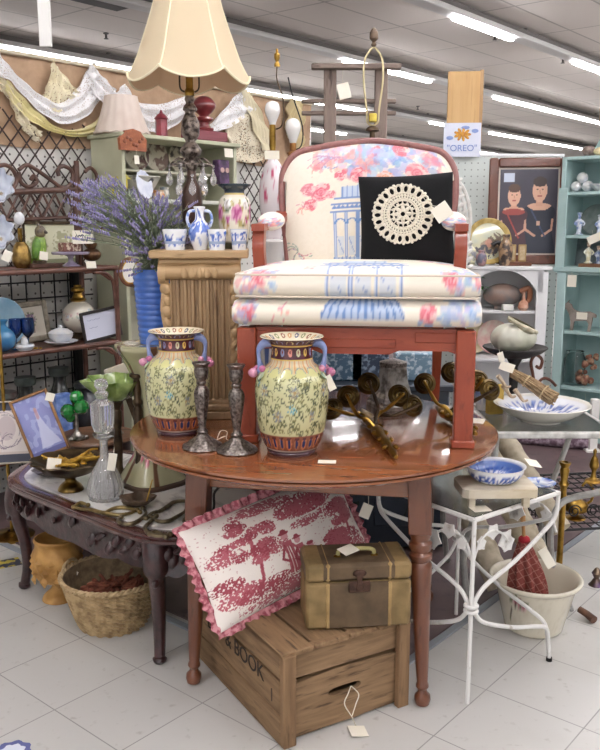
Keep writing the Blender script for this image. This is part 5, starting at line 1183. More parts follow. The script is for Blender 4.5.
# cake stand with gourd
cz = CT + .003; gd = thing('pedestal_dish', 'dark cast iron pedestal dish carrying the pale gourd, behind the platter', 'dish', (P(517, 350, y=3.1).x, 3.13, cz))
zr = P(517, 349, y=3.13).z - cz
CI = mat('34312f', .55, .5, '26211f', 30, .3, 80)
b = MB(); b.lathe([(0, 0), (.05, 0), (.045, .01), (.02, .02), (.014, .06), (.018, zr * .5), (.014, zr * .7), (.03, zr - .035), (.03, zr - .03)], 24); b.build('stem', CI, gd)
b = MB(); b.lathe([(0, zr - .035), (.05, zr - .032), (.1, zr - .012), (.122, zr + .006), (.12, zr + .01), (.1, zr), (.06, zr - .012), (0, zr - .014)], 48); b.build('dish', CI, gd)
gd2 = thing('ceramic_gourd', 'pale grey green ribbed ceramic gourd with a folded leaf, on the dark pedestal dish', 'gourd', (P(513, 350, y=3.13).x, 3.13, cz + zr - .012))
GC = mat('d6d6c8', .45, 0, 'bcbea8', 9, .2, 30, coat=.2)
b = MB(); b.grid(lambda u, v: ((.088 * (1 + .06 * abs(math.cos(4 * TAU * u)) - .06) * math.cos(TAU * u) * math.cos(PI * (v - .5)) ** .8), (.08 * (1 + .08 * abs(math.cos(4 * TAU * u)) - .06) * math.sin(TAU * u) * math.cos(PI * (v - .5)) ** .8), .055 + .055 * math.sin(PI * (v - .5))), 72, 24, wu=True); b.build('gourd_body', GC, gd2)
b = MB()
def LF(u, v): x = (u - .5) * .10; y = (v - .5) * .055 * (1 - (2 * u - 1) ** 2 * .8); return (x + .02, y - .03, .105 + .03 * (1 - u) - .12 * y * y * 30 * .1 - .02 * u * u + .008 * math.cos(v * PI * 2))
b.grid(LF, 20, 10); b.grid(lambda u, v: tuple(Vector(LF(u, v)) + Vector((0, 0, -.008))), 20, 10); b.tube(cr([(-.03, -.03, .135), (0, -.055, .115), (.04, -.065, .095), (.075, -.04, .08)], 6), .008, 8); b.ell((.03, -.055, .095), (.035, .018, .014), 14, 8, (0, 25, -10)); b.build('leaf_lid', mat('b9b59e', .5, 0, '8f8870', 30), gd2)
card(gd, P(501, 357, y=3.02), .025, .035, (80, -15, 20), (.0, .02, .02), name='price_tag')
b = MB(); y_ = 3.1; b.tube(cr([P(533, 408, y=y_), P(536, 395, y=y_), P(533, 375, y=y_), P(531, 362, y=y_), P(536, 355, y=y_), P(542, 360, y=y_), P(540, 368, y=y_), P(536, 366, y=y_)], 6), .006, 8)
b.tube(cr([P(533, 390, y=y_), P(542, 379, y=y_), P(550, 380, y=y_), P(556, 386, y=y_)], 6), .0055, 8); b.build('iron_scroll', mat('6b4334', .8, .2, '4a2d22', 40), None, 'rusty brown iron scroll standing right of the pedestal dish', 'scroll')
cu2 = thing('delft_beaker', 'blue and white beaker just right of the armchair leg, on the grey iron table', 'cup', (P(474, 380, y=3.1).x + .02, 3.12, CT + .003)); 
h2 = .10; cu2.location.x = .715
b = MB(); b.lathe([(.036, 0), (.04, .02), (.05, h2 * .7), (.055, h2), (.05, h2), (.036, .02), (0, .02)], 70, cv=bluecv(62, 150, 70, 2)); b.build('cup_body', GLZ, cu2)
b = MB(); p = P(497, 392, y=3.0); b.box((p.x, 3.03, CT + .06), (.06, .03, .11), .003, (0, 0, 12)); b.build('yellow_box', mat('c9a94f', .6, 0, 'a98a3c', 20), None, 'small yellow box standing behind the driftwood', 'box')

# ---- rolled rugs behind the side table
for k, (pa, pb, ya, yb, r_, lb) in enumerate((((455, 478), (500, 600), 3.15, 2.95, .05, 'beige rolled rug leaning lowest under the glass side table'), ((480, 440), (545, 575), 3.3, 3.02, .052, 'beige rolled rug leaning behind the red umbrella'), ((500, 432), (560, 530), 3.42, 3.12, .045, 'upper beige rolled rug slanting towards the brass pieces'))):
    p0, p1 = P(*pa, y=ya), P(*pb, y=yb); p1.z = max(p1.z, .05); t = thing('rolled_rug', lb, 'rug', tuple(p1), 0, 'rolled beige rugs behind the side table')
    b = MB(); d = p1 - p0; q = [p0 + d * i / 20 for i in range(21)]; b.tube(q, lambda t_: r_ * (1 + .05 * math.sin(t_ * 40)), 24); b.build('roll', mat('c9bea8', .95, 0, 'aa9e88', 22, .5, 250), t, w=True)
    b = MB(); dn = d.normalized(); Qr = (-dn).to_track_quat('Z', 'Y').to_matrix().to_4x4(); M = Matrix.Translation(p0 - dn * .001) @ Qr
    b.tube([M @ Vector((r_ * .95 * i / 60 * math.cos(i * .5), r_ * .95 * i / 60 * math.sin(i * .5), .001)) for i in range(6, 60)], .003, 5); b.build('rolled_edge', mat('8f806a', .9), t, w=True)
# ---- brass pieces and black wire rack on the right
def fl_(px, py, z=0): return P(px, py, z=z)
rk_c = P(590, 570, z=0); 
rk = thing('wire_rack', 'black wrought wire shoe rack on the floor at the right edge', 'rack', (1.03, 3.30, 0), 8)
b = MB()
for z in (.14, .30):
    for y in (0, .26): b.tube([(0, y, z), (.5, y, z)], .006, 6)
    for x in (0, .5): b.tube([(x, 0, z), (x, .26, z)], .006, 6)
    for i in range(1, 12): b.tube([(i * .5 / 12, 0, z), (i * .5 / 12, .26, z)], .003, 5)
    for y in (.065, .13, .195): b.tube([(0, y, z), (.5, y, z)], .003, 5)
b.build('shelves', BLACKIRON, rk)
for x, y in ((0, 0), (.5, 0), (0, .26), (.5, .26)): b = MB(); b.tube([(x, y, 0), (x, y, .36)], .007, 6); b.ell((x, y, .365), .01, 8, 6); b.build('post', BLACKIRON, rk)
b = MB()
for i in range(6):
    x = .04 + i * .08
    for y in (0,): b.tube([(x + .03 * math.cos(a * (1 + .0)) * (1 - a / 14), y, .22 + .03 * math.sin(a) * (1 - a / 14)) for a in [j * .5 for j in range(22)]], .003, 5)
    b.tube([(0, .04 + i * .036 , .16), (0, .06 + i * .036, .28)], .003, 5)
b.build('scrollwork', BLACKIRON, rk)
z_ = .305
t = thing('brass_candlestick', 'tall brass candlestick standing beside the white table corner', 'candlestick', (P(563, 500, y=2.98).x, 2.98, .0)); zt_ = P(563, 462, y=2.98).z
b = MB(); b.lathe([(0, 0), (.05, 0), (.048, .012), (.02, .03), (.012, .06), (.012, zt_ - .10)], 24, k=2); b.build('stem', BRASS, t)
b = MB(); b.lathe([(.012, zt_ - .1), (.02, zt_ - .085), (.012, zt_ - .07), (.018, zt_ - .03), (.014, zt_ - .02), (.022, zt_ - .004), (.022, zt_), (.012, zt_), (0, zt_ - .02)], 24); b.build('candle_cup', BRASS, t)
zb_ = .24
t = thing('brass_oil_lamp', 'low round brass lamp with a looped handle beside the umbrella pot', 'lamp', (P(574, 540, y=3.43).x, 3.43, .147)); 
zz = .045
b = MB(); b.lathe([(0, 0), (.04, 0), (.04, .008), (.016, .014), (.014, .02), (.016, zz - .02), (.05, zz - .005), (.053, zz + .012), (.045, zz + .03), (.02, zz + .045), (.012, zz + .06), (0, zz + .062)], 32, k=2); b.build('lamp_body', BRASS, t)
b = MB(); b.tube(cr([(.03, 0, zz + .02), (.06, -.01, zz + .04), (.065, -.01, zz + .09), (.04, 0, zz + .12), (.02, 0, zz + .10)], 6), .006, 8); b.build('handle', BRASS, t)
t = thing('brass_bell', 'brass bell shaped ornament on the black wire rack', 'ornament', (P(590, 530, y=3.45).x, 3.45, .306)); b = MB(); b.lathe([(0, .0), (.035, 0), (.03, .012), (.014, .02), (.01, .05), (.02, .07), (.016, .10), (.006, .12), (.008, .14), (0, .15)], 24, k=3); b.build('bell_body', BRASS, t)
b = MB(); b.tube([P(579, 609, z=.03), P(587, 614, z=.022), P(594, 620, z=.016)], [.012, .013, .015], 10); b.build('wooden_stick', mat('6b4a38', .6, 0, '4d3427', 20), None, 'short brown wooden stick end poking out behind the cream pot', 'stick')
c = P(596, 585, z=0); b = MB(); b.lathe([(0, 0), (.03, 0), (.02, .012), (.01, .03), (.02, .05), (.008, .07), (0, .075)], 16); b.build('floor_finial', mat('7a6a5a', .35, .9, '5a4a6a', 20), None, 'small dark metal finial on the floor at the right edge below the rack', 'finial', T=TR((c.x, c.y, 0)))

# ================================================================ teal cabinet
TA = 42; tl0 = Vector((1.665, 5.42, 0)); ta = R(-TA)     # front runs right and nearer
TCA = thing('teal_hutch', 'pale teal painted hutch full of china at the right edge', 'cabinet', tuple(tl0), -38)
TC = mat('adc6c4', .6, 0, 'a0bab8', 6, .15, 40); TW, TD_ = .9, .34
def tz(py, px=556): return P(px, py, y=5.42).z
zA, zB, zC, zD, zE, zF = tz(157), tz(190), tz(272), tz(330), tz(385), .06
def tb_(name, c, d, m=TC, bev=.004): b = MB(); b.box(c, d, bev); return b.build(name, m, TCA)
z1 = tz(235)
tb_('back_panel', (TW / 2, TD_, zA / 2), (TW, .012, zA)); 
for x in (.0125, TW - .0125): tb_('side_panel', (x, TD_ / 2 + .0, (zC + zA) / 2), (.03, TD_, zA - zC)); tb_('side_panel', (x + (.012 if x < .1 else -.012), TD_ / 2, zC / 2), (.03, TD_ , zC))
tb_('face_stile', (.02, -.006, (zC + tz(188)) / 2), (.06, .018, tz(188) - zC)); tb_('face_stile', (.04, -.006, zC / 2), (.06, .018, zC))
for z, dd in ((zA, 0), (tz(192), 0), (z1, .02), (zC + .01, 0), (zD, .02), (zE, .02), (.09, 0)): tb_('shelf', (TW / 2, TD_ / 2 + dd / 2, z - .011), (TW, TD_ - dd, .022))
tb_('cornice', (TW / 2, TD_ / 2 - .01, zC + .02), (TW + .03, TD_ + .03, .03)); tb_('plinth', (TW / 2, .01, .045), (TW, .02, .09))
b = MB(); zt2 = tz(128); b.prism([(.30, 0), (.30, zt2 - zA), (.14, zt2 - zA), (.13, zt2 - zA - .04), (.07, .05), (.0, .0)], 0, .022, TR((.02, .33, zA), (90, 0, 90)) @ TR((0, 0, 0), (0, 0, 0))) if 0 else b.prism([(0, 0), (.02, .02), (.09, .07), (.13, .15), (.15, .2), (.19, zt2 - zA), (.9, zt2 - zA), (.9, 0)], 0, .02, TR((.0, TD_, zA), (90, 0, 0))); b.build('curved_backboard', TC, TCA)
MT = TCA.matrix_basis
def on(x, y, z): return MT @ Vector((x, y, z))
def wx(px, off=.1):                     # x along the hutch at this column, for depth off
    for i in range(400):
        x = i * .0025; p = on(x, off, 1.2); 
        if 300 + FPX * p.x / (p.y * math.cos(PITCH) - (p.z - CAMZ) * math.sin(PITCH)) > px: return x
    return .9
CH_ = mat('e3e2e0', .3, 0, 'c9ced8', 20, coat=.4); BW = mat('d9dde6', .3, 0, '7f93bf', 45, coat=.4, lo=.48, hi=.58)
def small(name, lb, cat_, px, off, z, parts, group=None, rz=0):
    t = thing(name, lb, cat_, tuple(on(wx(px, off), off, z + .001)), rz, group)
    for nm, mb, m_ in parts: mb.build(nm, m_, t)
    return t
def fig(s=1.0):
    b = MB(); b.lathe([(0, 0), (.03, 0), (.032, .006), (.018, .012), (.016, .03), (.02, .06), (.026, .09), (.02, .105), (.009, .115), (.008, .12)], 14, TR(s=s)); 
    for sx in (-1, 1): b.tube(cr([(sx * .02 * s, 0, .1 * s), (sx * .035 * s, -.008 * s, .08 * s), (sx * .02 * s, -.02 * s, .065 * s)], 4), .006 * s, 6)
    h = MB(); h.ell((0, 0, .135 * s), (.014 * s, .014 * s, .017 * s), 10, 8); h.lathe([(0, .15), (.02, .148), (.012, .158), (0, .16)], 12, TR(s=s)); return b, h
zs = tz(192)
for k, (dx, dz, lb) in enumerate(((-.04, 0, 'left lower white ball ornament on the hutch top shelf'), (.035, 0, 'right lower white ball ornament on the hutch top shelf'), (-.002, .055, 'white ball ornament stacked on top of two others in the hutch'))):
    b = MB(); b.ell((0, 0, .034), (.036, .034, .034), 16, 10, fn=lambda a, bb: 1 + .05 * math.sin(5 * a) * math.cos(4 * bb)); t = b.build('china_ball', CH_, None, lb, 'ornament', 'white ball ornaments in the hutch', T=TR(tuple(on(wx(578) + dx, .1, zs + dz))))
b = MB(); b.lathe([(0, 0), (.04, 0), (.06, .02), (.085, .045), (.082, .047), (.05, .02), (0, .01)], 30); small('white_dish', 'white china dish at the right edge of the hutch top shelf', 'dish', 598, .1, zs, [('dish_body', b, CH_)])
b = MB(); b.ell((0, 0, .035), (.045, .03, .035), 12, 8); small('brown_ornament', 'small dark brown ornament in front of the hutch backboard', 'ornament', 583, .12, zA, [('ornament_body', b, mat('5c4a44', .5, 0, '8c7a70', 40))])
b = MB(); b.ell((0, 0, .03), (.06, .03, .03), 12, 8); small('cream_ornament', 'cream coloured ornament on top of the hutch at the right edge', 'ornament', 596, .12, zA, [('ornament_body', b, mat('d8c9a2', .5, 0, 'b09a6c', 40))])
b = MB(); b.lathe([(.05, 0), (.07, .05), (.075, .13), (.05, .16), (.03, .17)], 20); small('brown_jug', 'brown wooden vessel high up on the hutch backboard corner', 'vessel', 602, .28, zt2, [('vessel_body', b, mat('a07c4e', .5, 0, '7d5a34', 20))])
a, h = fig(.9); small('delft_figurine', 'blue and white figurine in the upper left of the hutch', 'figurine', 577, .07, z1, [('figure', a, BW), ('head', h, BW)])
a, h = fig(.8); small('delft_figurine', 'second pale blue figurine beside the plate in the hutch', 'figurine', 597, .08, z1, [('figure', a, BW), ('head', h, CH_)])
def plate(r, m, name='plate_body'): b = MB(); b.lathe([(0, 0), (r * .6, .0), (r * .97, .014), (r, .018), (r * .95, .019), (r * .6, .006), (0, .006)], 40); return (name, b, m)
def stood(name, lb, cat_, px, off, z, r, m, extra=None):
    t = thing(name, lb, cat_); t.matrix_basis = TR(on(wx(px, off), off, z + r * .97), (78, 0, -38)); n_, b, m_ = plate(r, m); b.build(n_, m_, t); return t
stood('grey_platter', 'grey green patterned platter standing behind the figurines in the hutch', 'platter', 594, .30, z1, .10, mat('8a9490', .4, 0, '6f7d78', 20))
# silver tray (square scalloped)
t = thing('pewter_tray', 'square pewter tray with scalloped edge standing in the hutch', 'tray'); t.matrix_basis = TR(on(wx(586, .27), .27, zC + .125), (80, 0, -38))
b = MB(); pts = []
for k in range(64): a = TAU * k / 64; q = .105 / max(abs(math.cos(a)), abs(math.sin(a))) ** .8 * (1 + .02 * math.cos(16 * a)); pts.append((q * math.cos(a), q * math.sin(a)))
b.prism(pts, 0, .008); b.build('tray_body', mat('8f9698', .4, .7, '757c7e', 20, .3), t); b = MB(); b.tube([(x * .93, y * .93, .01) for x, y in pts], .004, 6, True); b.build('rope_edge', SILVER, t)
a, h = fig(.85); small('porcelain_figurine', 'cream and yellow lady figurine on the little wooden tray in the hutch', 'figurine', 588, .08, zC + .058, [('figure', a, mat('ddd4ae', .3, 0, 'f0efe8', 40, coat=.4)), ('head', h, mat('d9b9a0', .4))])
a, h = fig(.7); small('porcelain_figurine', 'blue coated gentleman figurine beside the cream lady figurine', 'figurine', 598, .08, zC + .058, [('figure', a, mat('5f7396', .3, 0, 'dfe2e8', 40, coat=.4)), ('head', h, mat('d9b9a0', .4))])
b = MB(); b.box((.06, 0, .012), (.22, .07, .024), .003); small('wooden_tray', 'narrow brown wooden tray under the figurines in the hutch', 'tray', 588, .08, zC + .032, [('tray_body', b, wood('8a6448', '6f4c34'))], rz=-38)
t = TCA; card(t, on(wx(573, -.03), -.03, tz(280)), .06, .075, (88, 0, -38), (0, .02, .05)); card(t, on(wx(593, -.03), -.03, tz(238)), .09, .05, (88, -25, -38), (0, .02, .03)); card(t, on(wx(594, -.03), -.03, tz(400)), .05, .06, (88, 10, -38), (0, .02, .05))
# goat
g = thing('wooden_goat', 'flat grey brown wooden goat cutout standing in the lower hutch', 'goat figure'); g.matrix_basis = TR(on(wx(566, .06), .06, zD), (0, 0, -38)) 
gp_ = [(-.0, .165), (.012, .185), (.03, .20), (.045, .215), (.035, .195), (.06, .185), (.065, .165), (.085, .145), (.13, .135), (.19, .142), (.22, .13), (.24, .12), (.235, .1), (.215, .105), (.21, .06), (.2, .0), (.182, .0), (.19, .055), (.175, .075), (.11, .07), (.085, .065), (.078, .0), (.06, .0), (.062, .06), (.055, .09), (.045, .12), (.03, .145), (.012, .15)]
b = MB(); b.prism([(x * .92, y * .92) for x, y in gp_], -.01, .01, TR((0, 0, 0), (90, 0, 0))); b.build('goat_board', mat('9a8f86', .8, 0, '7f746b', 20, .3), g)
b = MB(); b.box((.13, -.012, .10), (.07, .002, .045)); b.build('label_card', PAPER, g)
b = MB(); b.lathe([(0, 0), (.065, 0), (.07, .01), (.072, .17), (.06, .19), (.055, .22), (.062, .225), (.055, .225), (.06, .18), (.062, .015), (0, .012)], 28); small('glass_jar', 'tall clear glass jar at the left of the bottom hutch shelf', 'jar', 581, .12, zE, [('jar_body', b, glass('dfe6e6', .05))])
rn = random.Random(8)
for k, (px, dz, lb) in enumerate(((592, 0, 'lower bunch of dried brown roses beside the glass jar'), (597, .1, 'upper bunch of dried brown roses at the right edge of the hutch'))):
    b = MB(); 
    for j in range(16): b.ell((rn.uniform(-.045, .045), rn.uniform(-.04, .04), .02 + rn.uniform(0, .08)), rn.uniform(.014, .024), 8, 6)
    small('dried_flowers', lb, 'dried flowers', px, .1, zE + dz, [('flower_heads', b, mat('7a4a3c', .9, 0, 'a98a70', 50))])

# ================================================================ white arched bookcase
wb0 = P(459, 266, y=5.42); WZ = P(505, 266, y=5.42).z
WBK = thing('white_bookcase', 'white painted bookcase with an arched front under the framed portrait', 'bookcase', (wb0.x, 5.46, 0), -9)
WPT = mat('f0f0f0', .5, 0, 'e6e6e8', 5); WW = .575
def wbx(name, c, d, bev=.004): b = MB(); b.box(c, d, bev); return b.build(name, WPT, WBK)
wbx('top', (WW / 2, .14, WZ - .012), (WW + .04, .33, .024)); wbx('side_panel', (.012, .15, WZ / 2 - .02), (.024, .29, WZ - .02)); wbx('side_panel', (WW - .012, .15, WZ / 2 - .02), (.024, .29, WZ - .02)); wbx('back_panel', (WW / 2, .29, WZ / 2), (WW, .01, WZ - .03))
wbx('stile', (.035, 0, WZ / 2 - .02), (.07, .02, WZ - .03)); wbx('stile', (WW - .035, 0, WZ / 2 - .02), (.07, .02, WZ - .03))
for z in (WZ - .30, WZ - .62, .09): wbx('shelf', (WW / 2, .15, z), (WW - .03, .28, .02))
b = MB(); ar = [(x, WZ - .03 - .13 * abs((x - WW / 2) / (WW / 2 - .07)) ** 2.6) for x in [.07 + (WW - .14) * i / 20 for i in range(21)]]; b.prism([(.03, WZ - .024)] + [(.03, WZ - .17)] + ar + [(WW - .03, WZ - .17), (WW - .03, WZ - .024)], -.01, .01, TR((0, 0, 0), (90, 0, 0))); b.build('arched_rail', WPT, WBK)
MW = WBK.matrix_basis
def wt(name, lb, cat_, x, y, z, parts, rz=0, rx=None):
    t = thing(name, lb, cat_); p = MW @ Vector((x, y, z + .001)); t.matrix_basis = TR(p, (rx or 0, 0, rz))
    for nm, mb, m_ in parts: mb.build(nm, m_, t)
    return t
zS = WZ - .29
pt1 = MB(); pt1.ell((0, 0, .095), (.13, .08, .075), 20, 12, (0, 0, 0)); pt1.lathe([(0, .015), (.05, 0), (.05, .02), (.06, .03)], 20); pt2 = MB(); pt2.tube(cr([(.11, -.03, .12), (.16, -.05, .14), (.165, -.05, .07), (.12, -.04, .04)], 6), .018, 8)
wt('fish_teapot', 'mottled brown and grey pottery pitcher lying in the arch of the white bookcase', 'pitcher', .30, .10, zS, [('pot_body', pt1, mat('8b7468', .4, 0, '5c6468', 8, coat=.3)), ('handle', pt2, mat('b0795c', .4))])
b = MB(); rn = random.Random(12)
for k in range(90): p = Vector((rn.gauss(0, .035), rn.gauss(0, .03), .08 + rn.random() * .13)); w = Vector((rn.uniform(-1, 1), rn.uniform(-1, 0), rn.uniform(-.3, .6))).normalized() * .028; sd = Vector((-w.y, w.x, 0)) * .4; b.add([p - w * .2, p + w * .5 + sd, p + w, p + w * .5 - sd], [(0, 1, 2, 3)])
b2 = MB(); b2.lathe([(0, 0), (.035, 0), (.045, .08), (.04, .08)], 18); b3 = b
wt('potted_ivy', 'small potted ivy at the left of the bookcase arch', 'plant', .12, .10, zS, [('foliage', b3, mat('4f8f45', .6, 0, '2f6a30', 40)), ('pot', b2, WHITE)])
b = MB(); b.box((0, 0, .02), (.07, .05, .04), .004); wt('white_box', 'little white box on the bookcase shelf below the pitcher', 'box', .33, .02, zS, [('box_body', b, WHITE)])
b = MB(); b.lathe([(0, 0), (.02, 0), (.035, .02), (.03, .05), (.012, .07), (.01, .11), (.016, .12)], 18); wt('clay_bottle', 'small pinkish clay bottle at the right of the bookcase arch', 'bottle', .43, .03, zS, [('bottle_body', b, mat('c08a70', .5, 0, 'd9b39e', 20))])
zS2 = WZ - .61
for k, (x, c1_, lb) in enumerate(((.12, 'd9c77a', 'yellow patterned plate on the lower bookcase shelf'), (.26, 'd9a9a0', 'pale pink platter leaning on the lower bookcase shelf'))):
    t = thing('display_plate', lb, 'plate'); t.matrix_basis = TR(MW @ Vector((x, .2, zS2 + .12)), (80, 0, 0)); n_, b_, m_ = plate(.115, mat(c1_, .4, 0, 'eadfce', 14)); b_.build(n_, m_, t)
# things on its top
gp2 = Canvas(90, 90, 'd6cfa4', 1, 14); gp2.mask((slice(None), slice(None)), gp2.noise(7), 'a9b6b4', .7); gp2.ell(.55, .35, .3, .2, '9a7f6a', .8); gp2.foliage(.7, .45, .25, .3, '6b5a48', .45, 20); gp2.ell(.5, .45, .1, .12, 'c98f7a', .8); gp2.foliage(.4, .2, .4, .2, '4a4a52', .45, 20)
t = thing('scenic_plate', 'round gold rimmed plate with a landscape on top of the white bookcase', 'plate'); pc_ = P(491, 238, y=5.45); t.matrix_basis = TR((pc_.x, 5.52, WZ + .155), (80, 0, 5))
b = MB(); b.grid(lambda u, v: ((u - .5) * .24 * math.sqrt(max(0, 1 - (2 * v - 1) ** 2 * .999)) , (v - .5) * .24, .008), 50, 50, cv=gp2); b.build('painted_scene', painted(.3, .4), t)
b = MB(); b.lathe([(.118, .006), (.12, .012), (.148, .02), (.152, .017), (.13, 0), (0, -.002)], 60); b.build('gold_rim', mat('c9b070', .35, .3, 'a98d4d', 20), t)
for k, (px, py0, h, r_, c1_, c2_, lb) in enumerate(((470, 262, .15, .05, '8f8f95', 'd8d3b0', 'flower covered ginger jar left of the scenic plate'), (483, 262, .10, .035, '6f6d80', 'b98f8f', 'small dark floral pot in front of the scenic plate'), (508, 262, .20, .045, '4a3d38', 'b09070', 'dark brocade vase standing before the framed portrait'))):
    p = P(px, 266, y=5.36); b = MB(); b.lathe([(r_ * .5, 0), (r_ * .8, .01), (r_, h * .45), (r_ * .9, h * .7), (r_ * .5, h * .85), (r_ * .55, h), (0, h)], 24, k=3)
    t = thing('floral_jar', lb, 'jar', (p.x, 5.42 if k != 2 else 5.44, WZ + .001)); b.build('jar_body', mat(c1_, .4, 0, c2_, 22, coat=.3, lo=.45, hi=.55), t)
p = P(524, 262, y=5.38); b = MB(); b.box((0, 0, .012), (.17, .08, .024), .002); t = wt('wooden_easel_base', 'low wooden stand holding two small cards on the white bookcase', 'stand', .38, .05, WZ, [('stand_body', b, wood('7a4a34', '5c3524'))])
for k, (x, lb) in enumerate(((.345, 'left small tan framed card on the bookcase stand'), (.41, 'right small tan framed card on the bookcase stand'))):
    b = MB(); b.box((0, 0, .055), (.05, .008, .11), .002); bb2 = MB(); bb2.box((0, -.005, .055), (.034, .002, .09)); wt('small_card_frame', lb, 'picture frame', x, .05, WZ + .026, [('frame', b, mat('a98d5c', .6)), ('card', bb2, mat('c9b795', .8, 0, 'b8a27c', 60))], rz=-15)
b = MB(); b.tube(cr([(0, 0, 0), (.0, 0, .08), (-.01, 0, .13), (-.04, -.0, .15), (-.07, 0, .13)], 6), lambda t: .02 + .006 * math.sin(t * 6), 10); wt('black_boot', 'black boot shaped ornament beside the brocade vase', 'ornament', .285, .03, WZ, [('boot_body', b, mat('1e1b1d', .4))])
# portrait
pc3 = Canvas(150, 170, '3c3844', .86, 15); pc3.mask((slice(None), slice(None)), pc3.noise(6) * .4, '55505e')
def kid(x, y, s, dress, trim, hair):
    pc3.poly([(x - .2 * s, 0), (x - .15 * s, y - .05), (x - .17 * s, y + .12 * s), (x + .17 * s, y + .12 * s), (x + .15 * s, y - .05), (x + .22 * s, 0)], dress)
    pc3.ell(x, y + .13 * s, .15 * s, .035 * s, 'd9a98f'); pc3.rect(x - .04 * s, y + .13 * s, x + .04 * s, y + .22 * s, 'd3a087'); pc3.ell(x, y + .29 * s, .09 * s, .115 * s, 'dcae94')
    pc3.ell(x, y + .375 * s, .085 * s, .05 * s, hair); pc3.ell(x - .03 * s, y + .3 * s, .012 * s, .009 * s, '3a2a28'); pc3.ell(x + .035 * s, y + .3 * s, .012 * s, .009 * s, '3a2a28'); pc3.line([(x, y + .29 * s), (x + .006, y + .265 * s)], .01 * s, 'b98470'); pc3.line([(x - .02 * s, y + .235 * s), (x + .025 * s, y + .235 * s)], .012 * s, 'a85550')
    for sx in (-1, 1): pc3.ell(x + sx * .15 * s, y + .07 * s, .05 * s, .06 * s, dress); pc3.line([(x + sx * .17 * s, y + .0 * s), (x + sx * .16 * s, y - .10 * s), (x + sx * .05 * s, y - .16 * s)], .026 * s, 'cfa088')
    pc3.line([(x - .1 * s, y + .1 * s), (x + .08 * s, y - .2)], .02 * s, trim)
kid(.60, .40, 1.2, '232838', '3a4560', '3a2c28'); kid(.22, .38, 1.05, '4a2f38', 'a3453f', '5a4236'); pc3.ell(.22, .49, .17, .04, '9c4640'); pc3.rect(.57, .33, .62, .38, 'd9b29a'); pc3.rect(.06, .85, .22, .96, 'cdd6e6')
pl0, pr0 = P(486, 262, y=5.66), P(557, 262, y=5.66)
zT = P(487, 158, y=5.66).z; fw_, fh_ = pr0.x - pl0.x + .04, zT - WZ
po = thing('framed_portrait', 'large wooden framed portrait of two children standing on the white bookcase', 'picture'); po.matrix_basis = TR((pl0.x, 5.66, WZ + .002), (-3, 0, -9))
FW = wood('5c3426', '6f4232', '452519', (4, 4, 4), 2, .4, .2); t_w = .062
for c, d in (((t_w / 2, 0, fh_ / 2), (t_w, .035, fh_)), ((fw_ - t_w / 2, 0, fh_ / 2), (t_w, .035, fh_)), ((fw_ / 2, 0, t_w / 2), (fw_ - 2 * t_w, .035, t_w)), ((fw_ / 2, 0, fh_ - t_w / 2), (fw_ - 2 * t_w, .035, t_w))): b = MB(); b.box(c, d, .008); b.build('frame_rail', FW, po)
b = MB(); b.box((fw_ / 2, .004, fh_ / 2), (fw_ - .11, .008, fh_ - .11)); b.build('mount', mat('cfc6ba', .7), po)
b = MB(); b.grid(lambda u, v: (t_w + .012 + (fw_ - 2 * t_w - .024) * u, -.003, t_w + .012 + (fh_ - 2 * t_w - .024) * v), 150, 170, cv=pc3); b.build('portrait_print', painted(.4, .2), po)
# pegboard, wood board and paper sign
x0p, x1p = P(440, 200, y=5.95).x, P(560, 200, y=5.95).x; ztp = P(470, 157, y=5.95).z
b = MB(); b.box(((x0p + x1p) / 2, 0, ztp / 2), (x1p - x0p, .03, ztp)); b.build('wall_divider', peg_mat('d3dad6', '8f9690', .045), kind='structure', T=TR((0, 5.95, 0)))
b = MB(); b.box(((x0p + x1p) / 2, 0, ztp + .01), (x1p - x0p + .02, .04, .02), .003); b.build('trim_3', WPT, kind='structure', T=TR((0, 5.95, 0)))
pa, pb_, pc4 = P(449, 73, y=5.9), P(489, 150, y=5.9), P(481, 68, y=5.9)
wbw = pc4.x - pa.x; ztb = P(460, 71, y=5.9).z
sgn = thing('wooden_board', 'tall plain wooden board fixed above the pegboard divider', 'board', (pa.x, 5.93, ztp + .02), -4)
hb_ = ztb - ztp - .02
b = MB(); b.box((wbw / 2, 0, hb_ / 2), (wbw, .03, hb_), .002); b.build('front_board', wood('c39a63', 'd0aa75', 'b58a55', (10, 10, .8), 2, .6), sgn)
b = MB(); b.box((wbw + .012, .07, hb_ / 2 + .04), (.024, .16, hb_ - .06), .002); b.build('side_board', wood('a8855c', 'b8966c', '94734c', (10, 10, .8), 2, .6), sgn)
q0, q1 = P(443, 157, y=5.905), P(481, 123, y=5.905); sw, sh_ = q1.x - q0.x, q1.z - q0.z
ps_ = thing('paper_sign', 'white paper sign with a yellow flower and hand lettering, pinned to the wooden board', 'sign', tuple(q0), -4)
b = MB(); b.box((sw / 2, 0, sh_ / 2), (sw, .003, sh_)); b.build('paper', mat('dfe3f2', .8), ps_)
b = MB()
for k in range(9): a = TAU * k / 9; b.ell((sw * .5 + .038 * math.cos(a), -.004, sh_ * .66 + .026 * math.sin(a)), (.022, .002, .010), 8, 4, (0, -math.degrees(a), 0))
b.ell((sw * .5, -.006, sh_ * .66), (.018, .003, .015), 10, 6); b.build('flower_drawing', mat('d9a441', .8, 0, 'b8703c', 80), ps_)
b = MB()
for sx in (-1, 1): b.ell((sw * .5 + sx * .085, -.004, sh_ * (.66 + .1 * sx)), (.025, .002, .014), 8, 4)
b.ell((sw * .58, -.004, sh_ * .86), (.03, .002, .012), 8, 4); b.build('blue_blossoms', mat('8fa3d6', .8), ps_)
words('"OREO"', .06, mat('7f97cf', .8), ps_, TR((sw / 2, -.004, sh_ * .25), (90, 0, 0)))
